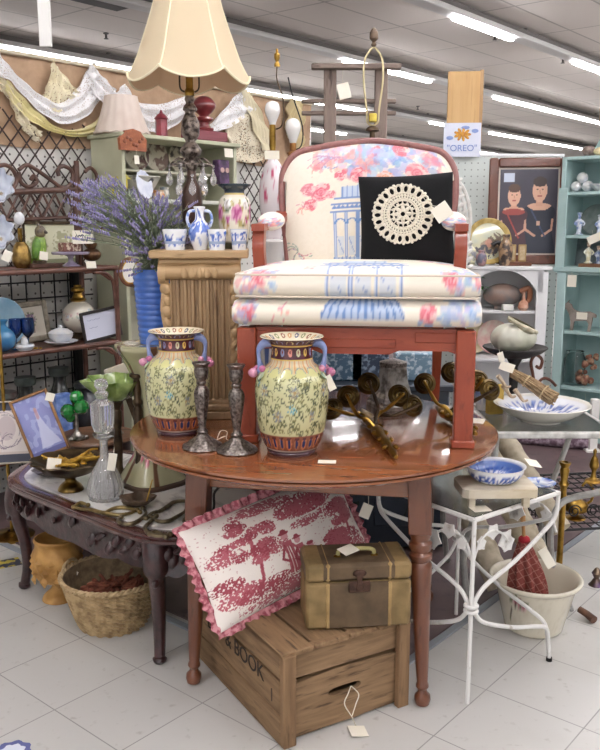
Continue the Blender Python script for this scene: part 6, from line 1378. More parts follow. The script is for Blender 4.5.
# white wicker arch behind the armchair
b = MB(); y_ = 3.9
for o_ in (0, 5, 10): b.tube(cr([P(462 - o_, 300, y=y_), P(467 - o_, 250, y=y_), P(470 - o_, 215, y=y_), P(464 - o_, 190, y=y_), P(452 - o_, 176, y=y_), P(440, 172 + o_ * .4, y=y_)], 8), .009, 7)
for k in range(16): t_ = k / 15; p = P(472 - 12 * t_ ** 2 - 4, 300 - 118 * t_, y=y_); b.ell(tuple(p), (.035, .012, .012), 8, 5, (0, -30, 0))
q = P(462, 300, y=y_); b.tube([q, Vector((q.x, y_, 0))], .01, 7); b.tube([Vector((q.x - .4, y_, 1.2)), Vector((q.x - .4, y_, 0))], .01, 7); b.tube([Vector((q.x, y_, .5)), Vector((q.x - .4, y_, .5))], .01, 7); b.tube([P(440, 172, y=y_), Vector((q.x - .4, y_, 1.2))], .01, 7)
b.build('wicker_headboard', mat('dcdad6', .7, 0, 'c4c0ba', 30, .4), None, 'white wicker chair back peeking out behind the armchair', 'wicker chair back')
# ================================================================ left: wicker etagere
RT = mat('5e4034', .45, 0, '452c24', 18, .3, 60, coat=.3); RT2 = mat('70493b', .45, 0, '543429', 18, .3, 60, coat=.3)
EC = 3.52                                         # shelf front plane, NV.p
et = thing('wicker_shelf', 'reddish brown rattan shelf unit with scrolled back against the left wall', 'shelf unit'); EO = NV * EC + UV * min(UV.dot(PW(117, 262, EC)), sC - .035); et.matrix_basis = TR(tuple(EO), (0, 0, UA))
EL, ED = 1.05, .30
def ez(px, py): return PW(px, py, EC).z
za, zb_, zc_ = ez(60, 268), ez(60, 347), .30
for z in (za, zb_, zc_):
    b = MB(); b.box((-EL / 2, ED / 2, z - .012), (EL, ED - .02, .012), .002)
    b.tube([(-EL, 0, z - .012), (0, 0, z - .012)], .0135, 10); b.tube([(-EL, ED, z - .012), (0, ED, z - .012)], .012, 8); b.tube([(0, 0, z - .012), (0, ED, z - .012)], .012, 8); b.build('shelf_board', RT2, et)
for x in (-.01, -EL): 
    b = MB(); b.tube([(x, 0, 0), (x, 0, za)], .013, 8); b.build('post', RT2, et)
    b = MB(); b.tube([(x, ED, 0), (x, ED, ez(75, 168) + .06)], .014, 8); b.build('post', RT2, et)
for z in (za, zb_):
    b = MB(); b.tube(cr([(-.15, 0, z - .03), (-.07, 0, z - .04), (-.03, 0, z - .09), (-.02, 0, z - .22)], 6), .009, 8); b.tube(cr([(-.2, 0, z - .03), (-.12, 0, z - .03), (-.05, 0, z - .07)], 6), .006, 6); b.build('bracket', RT2, et)
iM = et.matrix_basis.inverted()
def ew(px, py): p = iM @ PW(px, py, EC + ED); return Vector((p.x, ED - .005, p.z))
b = MB(); b.tube([ew(-8, 193), ew(82, 189)], .016, 8)
for q in ([(-6, 168), (4, 165), (12, 170), (16, 180), (12, 188), (4, 184)], [(18, 170), (26, 165), (36, 170), (50, 180), (60, 187), (68, 186), (72, 178), (70, 170), (62, 166), (57, 170), (58, 176)], [(18, 172), (20, 182), (28, 187), (36, 182), (33, 176), (30, 180)], [(84, 172), (90, 168), (96, 176), (94, 186), (88, 190)]): b.tube(cr([ew(*p) for p in q], 6), .0105, 8)
b.tube([ew(75, 166), ew(75, 262)], .017, 8); b.tube([ew(84, 200), ew(104, 232)], .014, 8); b.build('scroll_back', RT, et)
b = MB()
for k in range(7): x0 = -6 + k * 12; b.tube([ew(x0, 194), ew(x0 + 12, 218)], .006, 6); b.tube([ew(x0 + 12, 193), ew(x0, 219)], .006, 6)
b.tube([ew(-8, 221), ew(75, 217)], .01, 7)
b.build('lattice_back', RT, et)
def es(px, z, dep=.12):                             # point on a shelf under pixel column px, dep behind the front edge
    best = None
    for i in range(300):
        p = et.matrix_basis @ Vector((-EL + i * EL / 300, dep, z)); X = 300 + FPX * p.x / (p.y * math.cos(PITCH) - (p.z - CAMZ) * math.sin(PITCH))
        if best is None or abs(X - px) < best[0]: best = (abs(X - px), p.copy())
    return best[1]
def st(name, lb, cat_, px, z, dep, parts, rz=0, group=None, rx=0, tilt=0):
    t = thing(name, lb, cat_, group=group); t.matrix_basis = TR(es(px, z + .0015, dep), (rx, tilt, rz + 0))
    for nm, mb, m_ in parts: mb.build(nm, m_, t)
    return t
K = 1 / 205.0                                       # metres per picture pixel at the shelf
PB = mat('a88a4e', .35, .9, '7a6138', 30, .4, 50)
# top shelf
b = MB(); b.lathe([(.025, 0), (.04, .02), (.043, .06), (.036, .1), (.02, .125)], 28, rf=lambda a, z, r: 1 + .05 * math.sin(8 * a + z * 200) * math.sin(8 * a - z * 200), k=3)
c = MB()
for k in range(9): a = TAU * k / 9; c.add([(.012 * math.cos(a - .3), .012 * math.sin(a - .3), .12), (.012 * math.cos(a + .3), .012 * math.sin(a + .3), .12), (.035 * math.cos(a), .035 * math.sin(a), .155 + .015 * (k % 2))], [(0, 1, 2)])
d = MB(); d.lathe([(.008, .12), (.011, .15), (.011, .19)], 12); e_ = MB(); e_.ell((0, 0, .235), (.026, .026, .032), 16, 10)
BULB = mat('e4e6ea', .15, 0, coat=.6)
st('pineapple_lamp', 'brass pineapple lamp with a bare bulb on the top wicker shelf', 'lamp', 22, za, .1, [('pineapple_body', b, PB), ('leaf_crown', c, BRONZE), ('socket', d, BRASS), ('bulb', e_, BULB)])
b = MB(); b.ell((0, 0, .07), (.036, .034, .07), 18, 12, (0, 8, 0)); b.tube([(-.015, 0, .05), (-.045, 0, .0)], [.02, .008], 8); hd = MB(); hd.ell((.012, -.005, .15), (.027, .026, .032), 14, 10); hd.tube(cr([(.005, 0, .175), (0, 0, .19), (-.008, 0, .195)], 4), [.012, .01, .009, .008, .007, .006, .005, .004, .003], 6); bk2 = MB(); bk2.lathe([(0, 0), (.009, 0), (.007, .012), (0, .02)], 8, TR((.035, -.01, .15), (0, 110, -20))); wg = MB(); wg.ell((-.005, -.03, .07), (.022, .012, .055), 12, 8, (0, 12, 0)); ps2 = MB(); ps2.lathe([(0, 0), (.035, 0), (.032, .012), (0, .014)], 18)
t = st('parrot_figurine', 'green parrot figurine with a dark hood on the top wicker shelf', 'figurine', 40, za + .022, .1, [('parrot_body', b, mat('9dbb4d', .35, 0, '6f8f3a', 30, coat=.4)), ('head', hd, mat('4f4438', .35, 0, '8a7c60', 40, coat=.4)), ('beak', bk2, mat('3a2f28', .3)), ('wing', wg, mat('6d9a3e', .35, 0, '4c6f33', 40, coat=.4)), ('base', ps2, BRONZE)])
p = es(44, za + .06, .03); card(t, p, .04, .04, (80, 10, 30), (-.01, .03, .02))
b = MB(); b.box((0, 0, .01), (.17, .11, .02), .004); st('wooden_tray', 'low brown tray under the parrot on the top wicker shelf', 'tray', 42, za, .1, [('tray_body', b, RT)], UA)
sc_c = Canvas(90, 70, 'c9c9a8', 1.3, 3); sc_c.mask((slice(None), slice(None)), sc_c.noise(5), 'dedcc6', .8); sc_c.foliage(.3, .4, .3, .3, 'a3a47f', .45, 18); sc_c.foliage(1.0, .5, .3, .35, 'a8a684', .45, 18); sc_c.rect(0, 0, 1.3, .1, '8f9474')
t = st('landscape_picture', 'pale green landscape picture with a dark top rail at the back of the wicker shelf', 'picture', 52, za, .27, [], UA)
b = MB(); b.grid(lambda u, v: ((u - .5) * .29, 0, .01 + v * .20), 90, 70, cv=sc_c); b.build('painting', painted(.6), t); b = MB(); b.box((0, .008, .11), (.30, .01, .22)); b.build('backing', BRONZE, t); b = MB(); b.box((0, -.002, .216), (.31, .02, .016), .002); b.build('frame_rail', BRONZE, t)
GLP = glass('c9bcd6', .08)
b = MB(); b.lathe([(0, 0), (.045, 0), (.04, .008), (.014, .025), (.014, .045), (.03, .055), (.09, .06), (.092, .072), (.086, .066), (0, .062)], 36, k=2); st('cake_stand', 'lilac glass footed cake stand on the top wicker shelf', 'cake stand', 71, za, .08, [('stand_body', b, mat('b4a9bd', .15, 0, '9a8fa8', 10, coat=.6))])
b = MB(); b.box((0, 0, .022), (.105, .05, .044), .004); st('trinket_box', 'brown and cream patterned trinket box on the lilac cake stand', 'box', 70, za + .074, .08, [('box_body', b, mat('7c5148', .5, 0, 'd9c9b4', 60, lo=.5, hi=.6))], UA)
t = st('shop_card', 'white card with handwriting propped at the right of the top wicker shelf', 'sign', 83, za + .115, .03, [], UA, ); b = MB(); b.box((0, 0, .03), (.12, .002, .066)); b.build('card', PAPER, t); b = MB(); b.tube(cr([(-.045 + i * .008, -.002, .03 + .007 * (i % 2) + i * .001) for i in range(7)], 3), .0025, 4); b.build('handwriting', mat('26305a', .8), t, flat=True); b = MB(); b.tube(cr([(.012 + i * .008, -.002, .036 + .004 * (i % 2)) for i in range(5)], 3), .002, 4); b.build('underline', mat('8fb08a', .8), t, flat=True)
b = MB(); b.tube([(0, .01, -.113), (0, .01, .02)], .002, 5); b.build('wire_stem', BLACKIRON, t)
card(t, es(91, za + .01, -.02), .05, .035, (70, 0, 30))
b = MB(); b.ell((0, 0, .05), (.05, .05, .035), 20, 10); b.lathe([(.02, .08), (.03, .1), (.03, .11)], 16); st('brass_lamp_font', 'bulbous dark brass oil lamp at the right end of the top wicker shelf', 'lamp', 92, za, .2, [('font', b, mat('5a4438', .35, .8, '8a6a4a', 20))])
# white glass shades at left edge
for px, py, lb in ((-1, 190, 'upper white ruffled glass flower shade cut by the left edge'), (-1, 236, 'lower white ruffled glass flower shade cut by the left edge')):
    b = MB(); b.lathe([(.012, -.04), (.03, -.035), (.05, -.01), (.062, .03), (.072, .055), (.066, .05), (.045, -.005), (.02, -.03)], 48, rf=lambda a, z, r: 1 + .12 * ((r / .07) ** 4) * math.cos(8 * a), k=2)
    t = thing('glass_flower_shade', lb, 'lamp shade', group='ruffled glass shades at the left edge'); p = P(px, py, y=3.55); t.matrix_basis = TR(tuple(p), (70, 20, 0)); b.build('glass_petals', mat('dfe3ea', .2, 0, 'c9cfdd', 12, coat=.5), t)
    b = MB(); b.tube([(0, 0, -.04), (0, 0, -.09)], .008, 8); b.build('stem', BRASS, t)
b = MB(); b.tube([P(-3, 300, y=3.6), P(-3, 170, y=3.6)], .008, 8); q = P(-3, 300, y=3.6); b.tube([Vector((q.x, 3.6, 0)), q], .008, 8); b.lathe([(0, 0), (.1, 0), (.1, .01), (.02, .03)], 20, TR((q.x, 3.6, 0))); b.build('lamp_pole', BRASS, None, 'brass pole carrying the ruffled glass shades at the left edge', 'lamp pole')
b = MB(); p = P(7, 256, y=3.5); b.box((0, 0, 0), (.035, .0015, .045)); b.build('price_tag', PAPER, None, 'white tag hanging from the lower ruffled glass shade', 'price tag', T=TR(tuple(p), (0, 25, 20)))
# second shelf
BG = mat('3f7fa8', .15, 0, '2c6390', 10, coat=.6); 
t = stood2 = thing('blue_plate', 'pale blue glass plate standing at the left end of the second wicker shelf', 'plate'); t.matrix_basis = TR(es(2, zb_ + .125, .2), (80, 0, UA)); n_, b, m_ = plate(.12, mat('9dc0d2', .2, 0, '7fa9c2', 10, coat=.5)); b.build(n_, m_, t)
b = MB(); b.lathe([(.02, 0), (.05, .02), (.062, .06), (.05, .095), (.022, .12), (.02, .135), (.03, .15), (.018, .13)], 28, k=3); st('blue_glass_vase', 'round blue glass vase at the left end of the second wicker shelf', 'vase', 3, zb_, .07, [('vase_body', b, BG)])
for px, dp, lb in ((17, .08, 'left blue glass goblet on the second wicker shelf'), (29, .06, 'right blue glass goblet before the floral picture')):
    b = MB(); b.lathe([(0, 0), (.026, 0), (.024, .004), (.005, .01), (.004, .05), (.012, .06), (.029, .08), (.033, .11), (.03, .145), (.028, .144), (.03, .11), (.02, .075), (0, .065)], 28, k=2); st('blue_goblet', lb, 'goblet', px, zb_, dp, [('goblet_body', b, glass('5f84b8', .03))], group='blue glass goblets')
fc = Canvas(80, 76, 'd5cdbd', 1.05, 9); [fc.rose(.5 + .12 * math.cos(k), .55 + .16 * math.sin(k), .09, ('8d7386', '6f566c', 'b8a3b0'), '7f8a6a') for k in range(6)]; fc.rect(.44, .1, .62, .38, '8f8378')
t = st('floral_picture', 'floral still life in a silver frame leaning on the second wicker shelf', 'picture', 35, zb_, .24, [], UA); t.matrix_basis = t.matrix_basis @ TR((0, 0, 0), (-8, -3, 0))
b = MB(); b.grid(lambda u, v: (-.075 + .15 * u, -.004, .03 + .15 * v), 80, 76, cv=fc); b.build('picture_print', painted(.5), t)
for c, d in (((-.088, 0, .105), (.03, .02, .21)), ((.088, 0, .105), (.03, .02, .21)), ((0, 0, .015), (.15, .02, .03)), ((0, 0, .195), (.15, .02, .03))): b = MB(); b.box(c, d, .006); b.build('frame_rail', mat('a59c8a', .4, .4, '7f7768', 30), t)
b = MB(); b.lathe([(0, 0), (.04, 0), (.06, .008), (.083, .018), (.08, .02), (.05, .012), (0, .01)], 40); b2 = MB(); b2.lathe([(.03, .012), (.045, .02), (.058, .04), (.06, .056), (.063, .058)], 36, k=2); b3 = MB(); b3.lathe([(.062, .058), (.05, .068), (.025, .08), (.01, .084), (.012, .095), (0, .1)], 36, k=2)
st('china_tureen', 'white lidded china tureen on its plate in the middle of the second wicker shelf', 'tureen', 61, zb_, .07, [('under_plate', b, CH_), ('bowl', b2, CH_), ('lid', b3, CH_)])
b = MB(); b.lathe([(0, 0), (.03, 0), (.045, .02), (.04, .03)], 20, k=2); b.ell((0, 0, .035), (.018, .018, .026), 10, 8); st('white_egg_cup', 'tiny white china pot left of the tureen', 'cup', 25, zb_, .03, [('cup_body', b, CH_)])
b = MB(); [b.ell((.02 * k - .03, .006 * (k % 2), .006), (.014, .008, .005), 8, 4, (0, 0, 30 * k)) for k in range(4)]; st('gold_shell', 'small gold shell lying in front of the blue goblets', 'ornament', 34, zb_, .02, [('shell_body', b, GOLD)])
gl = Canvas(160, 80, 'dcd5c6', 2, 44); [blot(gl, .1 + .25 * k, .55 + .05 * math.sin(k * 2), .11, ['b98f8f', '8fa58c', '9fb0c0', 'd9b0a8'], 22, .6) for k in range(8)]
b = MB(); r_ = .088; b.lathe([(.03, -.083)] + [(r_ * math.cos(a), r_ * .94 * math.sin(a)) for a in [R(-65 + 130 * i / 30) for i in range(31)]] + [(.03, .083)], 120, TR((0, 0, .115)), cv=gl); b2 = MB(); b2.lathe([(0, 0), (.05, 0), (.05, .01), (.03, .025), (.036, .04), (.045, .045)], 26, k=2); b3 = MB(); b3.lathe([(.036, .195), (.045, .205), (.03, .215), (.022, .24), (.036, .25), (.034, .265), (.02, .27), (.02, .28)], 26)
st('globe_oil_lamp', 'round white floral glass globe lamp with brass fittings on the second shelf', 'lamp', 80, zb_, .2, [('glass_globe', b, GLZ), ('foot', b2, BRONZE), ('brass_collar', b3, BRASS)])
t = st('sign_frame', 'tilted black frame holding a white notice at the right of the second wicker shelf', 'sign', 104, zb_ + .005, .03, [], UA - 8, tilt=-8)
for c, d in (((-.104, 0, .08), (.014, .014, .16)), ((.104, 0, .08), (.014, .014, .16)), ((0, 0, .007), (.20, .014, .014)), ((0, 0, .153), (.20, .014, .014))): b = MB(); b.box(c, d, .002); b.build('frame_rail', mat('2f2a2a', .5), t)
b = MB(); b.box((0, .003, .08), (.2, .004, .14)); b.build('notice', mat('d9dcec', .7), t)
b = MB(); b.tube(cr([(-.075 + .012 * i, 0, .115 - .004 * (i % 2)) for i in range(7)], 2), .0012, 4); b.tube(cr([(-.07 + .012 * i, 0, .075 - .004 * (i % 2)) for i in range(5)], 2), .0012, 4); b.build('handwriting', mat('8f96b8', .8), t)
# below: bottles and frames on the bottom shelf
for px, dp, h, r0, c1_, lb in ((6, .14, .30, .07, '4a3430', 'dark brown pottery pitcher at the left of the bottom wicker shelf'), (29, .22, .34, .055, '39423c', 'dark green lidded jar under the floral picture'), (62, .24, .36, .055, '3a403a', 'dark green lidded jar under the globe lamp'), (90, .22, .26, .08, '3f4148', 'dark glass jar near the right end of the bottom wicker shelf')):
    b = MB(); b.lathe([(0, 0), (r0 * .8, 0), (r0, h * .3), (r0 * .95, h * .6), (r0 * .6, h * .78), (r0 * .62, h * .9)], 24, k=3); c = MB(); c.lathe([(r0 * .9, h * .88), (r0, h * .92), (r0 * .95, h), (0, h)], 24)
    st('dark_jar', lb, 'jar', px, zc_, dp, [('jar_body', b, mat(c1_, .25, 0, '2c2a2a', 8, coat=.4)), ('lid', c, mat(c1_, .3, 0, '59605a', 12))])
p = es(120, zb_ - .1, .1)
b = MB(); b.box((0, 0, .0), (.17, .03, .05), .004); 
t = thing('ivory_box_frame', 'narrow ivory box standing on end behind the green glass bowl', 'box'); pq = P(122, 369, y=4.0); t.matrix_basis = TR((pq.x, 4.0, pq.z), (0, -18, 10)); b.build('box_body', mat('c9c0ac', .6), t); b = MB(); b.box((-.02, 0, -.03 - pq.z / 2 + .0), (.03, .03, pq.z - .06)); b.build('stand_leg', BRONZE, t)
def leaning(name, lb, px0, px1, py0, py1, y, w, h, rz, roll, canvas, fm, t_w_, matw, matm):
    t = thing(name, lb, 'picture'); p = P((px0 + px1) / 2, py1, y=y); p.z = max(p.z, zc_ + .002); t.matrix_basis = Matrix.Translation(p) @ Euler((R(-12), 0, R(rz))).to_matrix().to_4x4() @ Matrix.Rotation(R(roll), 4, 'Y')
    z0 = 0
    for c, d in (((-w / 2 + t_w_ / 2, 0, h / 2), (t_w_, .02, h)), ((w / 2 - t_w_ / 2, 0, h / 2), (t_w_, .02, h)), ((0, 0, t_w_ / 2), (w - 2 * t_w_, .02, t_w_)), ((0, 0, h - t_w_ / 2), (w - 2 * t_w_, .02, t_w_))): b = MB(); b.box(c, d, .003); b.build('frame_rail', fm, t)
    b = MB(); b.box((0, .004, h / 2), (w - t_w_, .006, h - t_w_)); b.build('mount', matm, t)
    b = MB(); iw, ih = w - 2 * t_w_ - 2 * matw, h - 2 * t_w_ - 2 * matw; b.grid(lambda u, v: ((u - .5) * iw, -.001, h / 2 + (v - .5) * ih), 80, 80, cv=canvas); b.build('artwork', painted(.5), t)
    return t
ac = Canvas(90, 90, 'd9cfc9', 1, 70); ac.ell(.45, .6, .22, .28, 'b5a3a8', .6)
for k in range(14): ac.arc(.45 + .08 * math.sin(k), .45 + .03 * k - .2, .16 + .02 * k, 40 + k * 30, 160 + k * 30, .014, ['7f6f82', '4f4658', 'a58f9a'][k % 3], .8)
ac.rect(0, 0, 1, .06, 'c9b9b0')
LA = leaning('line_art_picture', 'abstract figure drawing with grey mount leaning at the far left', -14, 34, 397, 464, 3.55, .26, .28, 12, 0, ac, mat('b9b0a0', .5), .008, .035, mat('4d4f5b', .8))
bl = Canvas(90, 140, '8f93c4', .62, 71); bl.mask((slice(None), slice(None)), bl.noise(6), '6f74b0', .7); bl.mask((slice(None), slice(None)), bl.noise(14) > .62, 'aab0d6', .7); bl.poly([(.30, .72), (.36, .72), (.42, .45), (.58, .12), (.2, .1), (.28, .45)], 'c3c6de', .9); bl.ell(.33, .77, .03, .04, 'c99f96'); bl.line([(.33, .75), (.33, .62)], .05, 'b98a94', .8); bl.rect(.0, 0, .62, .08, '5c5f96')
LB = leaning('blue_lady_picture', 'tilted gold framed painting of a figure in a pale dress on blue', 30, 74, 386, 455, 3.42, .165, .275, 10, -20, bl, mat('9a6f42', .4, .2, '7a5430', 20), .012, 0.0, mat('8f5f38', .5))
card(LA, P(21, 411, y=3.50), .05, .04, (78, 0, 5)); card(LB, P(50, 397, y=3.40), .035, .035, (78, 15, 5))

# ================================================================ drum table with glass balls
p = P(93, 446, z=.455); dt = thing('drum_table', 'small round dark wood drum table behind the marble coffee table', 'side table', (P(95, 440, y=3.62).x, 3.66, 0))
zt3 = .465
b = MB(); b.lathe([(0, zt3 - .02), (.165, zt3 - .02), (.172, zt3 - .012), (.168, zt3), (0, zt3)], 48); b.build('tabletop', wood('6f4f3a', '86634a', '523826', (1, 8, 8), 2, .35, .3), dt)
b = MB(); b.lathe([(.145, .02), (.15, .2), (.148, zt3 - .02)], 40); b.lathe([(0, 0), (.155, 0), (.155, .03), (0, .03)], 40); b.build('drum_body', wood('3e2a22', '523629'), dt)
tt_ = thing('green_ball_ornament', 'cluster of green glass balls on a silver footed stand on the drum table', 'ornament', (P(78, 440, y=3.58).x, 3.57, zt3 + .001))
b = MB(); b.lathe([(.04, 0), (.045, .006), (.02, .02), (.008, .04), (.008, .12), (.03, .13), (.035, .14), (.005, .14)], 20); [b.ell((.04 * math.cos(a), .04 * math.sin(a), .008), .012, 8, 6) for a in (0, 2.1, 4.2)]; b.build('stand', SILVER, tt_)
GG = mat('1f8a3a', .08, 0, '0e5c24', 14, coat=.9)
for x, y, z, r_ in ((-.03, -.02, .13, .034), (.03, -.02, .15, .034), (0, .02, .185, .032), (-.025, .0, .1, .024)): b = MB(); b.ell((x, y, z), r_, 10, 7); b.build('glass_ball', GG, tt_, flat=True)
for k, (px, lb) in enumerate(((97, 'small silver tray lying on the drum table'), )):
    b = MB(); b.lathe([(0, .0), (.05, 0), (.07, .008), (.068, .011), (.045, .005), (0, .005)], 30); t = thing('silver_tray', lb, 'tray', (P(106, 436, y=3.6).x, 3.64, zt3 + .001)); b.build('tray_body', SILVER, t)
bx = thing('blue_gift_box', 'small bright blue box on the bottom wicker shelf behind the green balls', 'box'); pq = es(64, zc_, .06); bx.matrix_basis = TR(tuple(pq), (0, 0, UA)); b = MB(); b.box((0, 0, .13), (.09, .05, .26), .003); b.build('box_body', mat('4f6fb5', .5, 0, '8fa6d9', 30), bx)

# ================================================================ sage green cabinet
GC2 = 3.62; gO = NV * GC2 + UV * UV.dot(PW(122, 160, GC2)); gc = thing('sage_cabinet', 'sage green open cabinet full of china behind the lavender', 'cabinet'); gc.matrix_basis = TR(tuple(gO), (0, 0, UA))
iG = gc.matrix_basis.inverted(); GWD, GD = .86, .27; GS = mat('c0c1a6', .6, 0, 'b5b69a', 5, .15, 40); GI_ = mat('b3b19d', .7)
def gz(px, py): return PW(px, py, GC2).z
def gx_(px): return (iG @ PW(px, 160, GC2)).x
gt_ = gz(122, 132)
def gb(name, c, d, m=GS): b = MB(); b.box(c, d, .004); return b.build(name, m, gc)
gb('side_panel', (.012, GD / 2, gt_ / 2 - .01), (.024, GD, gt_ - .02)); gb('side_panel', (GWD - .012, GD / 2, gt_ / 2 - .01), (.024, GD, gt_ - .02)); gb('back_panel', (GWD / 2, GD - .006, gt_ / 2), (GWD - .04, .01, gt_ - .04), GI_)
gb('top', (GWD / 2, GD / 2 - .005, gt_ - .011), (GWD + .03, GD + .03, .022))
g1, g2 = gz(130, 168), gz(150, 199)
gb('shelf', (GWD / 2, GD / 2 + .02, g1 - .008), (GWD - .05, GD - .06, .016), GI_); gb('shelf', (GWD / 2, GD / 2, g2 - .01), (GWD - .05, GD - .02, .022), mat('c9cbc0', .6)); gb('shelf', (GWD / 2, GD / 2, g2 - .4), (GWD - .05, GD - .02, .022)); gb('shelf', (GWD / 2, GD / 2, .1), (GWD - .05, GD - .02, .022))
MG = gc.matrix_basis
def gp(name, lb, cat_, px, y, z, parts, rz=0, rx=0, group=None):
    t = thing(name, lb, cat_, group=group); t.matrix_basis = TR(tuple(MG @ Vector((gx_(px), y, z + .0015))), (rx, 0, UA + rz))
    for nm, mb, m_ in parts: mb.build(nm, m_, t)
    return t
def prof(lst, n=28, **k): b = MB(); b.lathe(lst, n, **k); return b
# on top
b = MB(); b.lathe([(.150, 0), (.146, .012), (.12, .08), (.098, .15), (.088, .20)], 64, rf=lambda a, z, r: 1 + .02 * math.cos(16 * a), k=3); c = MB(); c.tube([(.151 * math.cos(TAU * i / 60), .151 * math.sin(TAU * i / 60), .004 + .004 * math.cos(16 * TAU * i / 60)) for i in range(60)], .004, 5, True)
lsh = thing('pink_lamp_shade', 'pale pink cream pleated lampshade sitting on the sage cabinet', 'lampshade'); q = PW(122, 128, GC2 + .13); lsh.matrix_basis = TR((q.x, q.y, gt_ + .002)); b.build('shade_cloth', mat('ddcfc4', .9, 0, 'd2c1b5', 8, .2, 200), lsh); c.build('trim', mat('cdbfb2', .9), lsh)
RDL = mat('8c3440', .4, 0, '6f2732', 20, coat=.3)
b = MB(); b.lathe([(.034, 0), (.036, .01), (.033, .015), (.033, .10), (.038, .105)], 8); c = MB(); c.lathe([(.042, .105), (.02, .13), (.01, .135), (.006, .15), (0, .155)], 8); gp('red_lantern', 'dark red metal lantern canister on top of the sage cabinet', 'lantern', 174, .1, gt_, [('lantern_body', b, RDL), ('roof', c, RDL)])
b = MB(); b.box((0, 0, .03), (.26, .13, .06), .006); c = MB(); c.lathe([(.05, .06), (.055, .075), (.03, .085), (.03, .11), (.05, .12), (.052, .135), (.025, .145), (.04, .16), (.066, .19), (.068, .215), (.045, .245), (.015, .258), (0, .26)], 32, k=2); gp('wooden_finial', 'dark red turned wooden finial on a block at the right of the sage cabinet', 'finial', 213, .07, gt_, [('block', b, wood('6f2a33', '84404a')), ('turned_ball', c, mat('7d2b2e', .3, 0, '5e1f24', 10, coat=.6))])
# inside
b = MB(); b.prism([(-.085, 0), (.085, 0), (.09, .06), (.06, .085), (.05, .10), (0, .112), (-.05, .10), (-.06, .085), (-.09, .06)], -.01, .01, TR((0, 0, 0), (90, 0, 0))); t = thing('carved_plaque', 'orange brown carved wooden plaque hung on the front of the sage cabinet', 'plaque'); t.matrix_basis = TR(tuple(MG @ Vector((gx_(131), -.015, gz(131, 151)))), (0, 0, UA)); b.build('plaque_board', wood('a8623c', '8a4a2c', 'c98a60', (6, 6, 6), 6, .5, 0, .4), t)
b = MB()
for k in range(7): b.ell((-.06 + .02 * k, -.012, .045 + .02 * math.sin(k * 1.3)), (.012, .004, .010), 8, 5)
b.build('carved_flowers', wood('8a4a2c', '6f3a22'), t)
card(t, MG @ Vector((gx_(133), -.03, gz(133, 160))), .032, .045, (85, 0, UA), (0, .0, .03))
gp('berry_bowl', 'wide white tureen bowl with dark berries and a beaded rim in the sage cabinet', 'bowl', 152, .145, g2, [('bowl_body', (lambda: (lambda B: (B.lathe([(.05, 0), (.06, .01), (.10, .06), (.13, .11), (.14, .118), (.13, .115), (.05, .02), (0, .02)], 60, cv=blc, k=3), B)[1])(MB()))() if False else prof([(.05, 0), (.06, .01), (.10, .06), (.13, .11), (.14, .118), (.13, .115), (.05, .02), (0, .02)], 48, k=3), mat('d3d0c2', .3, 0, '6d6f70', 16, coat=.4, lo=.58, hi=.64))])
for k, (px, c1_, c2_, r_, lb) in enumerate(((160, 'b9b39c', '5c3f38', .09, 'first dark patterned plate standing on the upper ledge of the sage cabinet'), (180, 'c3bca8', '6a5248', .09, 'second patterned plate behind the lamp column in the sage cabinet'), (203, 'b5ae98', '55504c', .085, 'third patterned plate at the right side of the sage cabinet'))):
    t = thing('patterned_plate', lb, 'plate'); t.matrix_basis = TR(tuple(MG @ Vector((gx_(px), .22, g1 + r_))), (80, 0, UA)); n_, b, m_ = plate(r_, mat(c1_, .35, 0, c2_, 18, coat=.4, lo=.5, hi=.58)); b.build(n_, m_, t)
t = thing('oval_platter', 'white oval scalloped platter leaning in the sage cabinet', 'platter'); t.matrix_basis = TR(tuple(MG @ Vector((gx_(146), .03, g2 + .076))), (82, 0, UA)) @ TR((0, 0, 0), (0, 0, 12)); b = MB(); b.lathe([(0, 0), (.04, 0), (.052, .008), (.054, .01), (.05, .011), (.035, .005), (0, .005)], 64, TR(s=(1, 1.45, 1)), rf=lambda a, z, r: 1 + .03 * math.cos(12 * a)); b.build('platter_body', mat('d9dde8', .3, 0, 'c3cadb', 20, coat=.4), t)
YL = mat('d9c840', .5, 0, 'bfae34', 12); b = MB(); b.box((0, 0, .05), (.07, .05, .10), .003); c = MB(); c.prism([(-.05, 0), (.05, 0), (0, .04)], -.035, .035, TR((0, 0, .10), (90, 0, 0))); gp('yellow_birdhouse', 'small yellow house shaped box at the left of the sage cabinet', 'birdhouse', 127, .07, g2 - .0, [('house_body', b, YL), ('roof', c, mat('c9bd5a', .6))])
for px, y, h, r_, c1_, c2_, lb in ((164, .06, .05, .04, 'd9c9b0', 'c9803f', 'low orange and cream pot in the sage cabinet'), (175, .10, .07, .03, 'c9c3b4', '7f8f9c', 'grey cream jug beside the crystal drops'), (134, .03, .05, .03, '5c6068', '8a8f94', 'small dark pot beside the yellow birdhouse'), (205, .10, .08, .04, 'd6d0c4', '8a8378', 'pale cup at the right of the sage cabinet')):
    gp('china_pot', lb, 'pot', px, y, g2, [('pot_body', prof([(r_ * .6, 0), (r_, h * .4), (r_ * .8, h * .8), (r_ * .9, h), (0, h)], 20, k=3), mat(c1_, .3, 0, c2_, 30, coat=.3))])
b = MB(); b.box((0, 0, .07), (.085, .06, .14), .004); c = MB(); [c.lathe([(.012, -.033), (.018, -.034), (.018, -.03)], 12, TR((sx * .02, 0, .08), (90, 0, 0))) for sx in (-1,)]
q = PW(225, 168, GC2 - .02); t = thing('purple_box', 'dark purple patterned box with round studs right of the big lamp column', 'box'); t.matrix_basis = TR(tuple(MG @ Vector((gx_(223), .02, gt_ - .24))), (0, 0, UA)); b.build('box_body', mat('3d2c44', .4, 0, '6a4a72', 22), t)
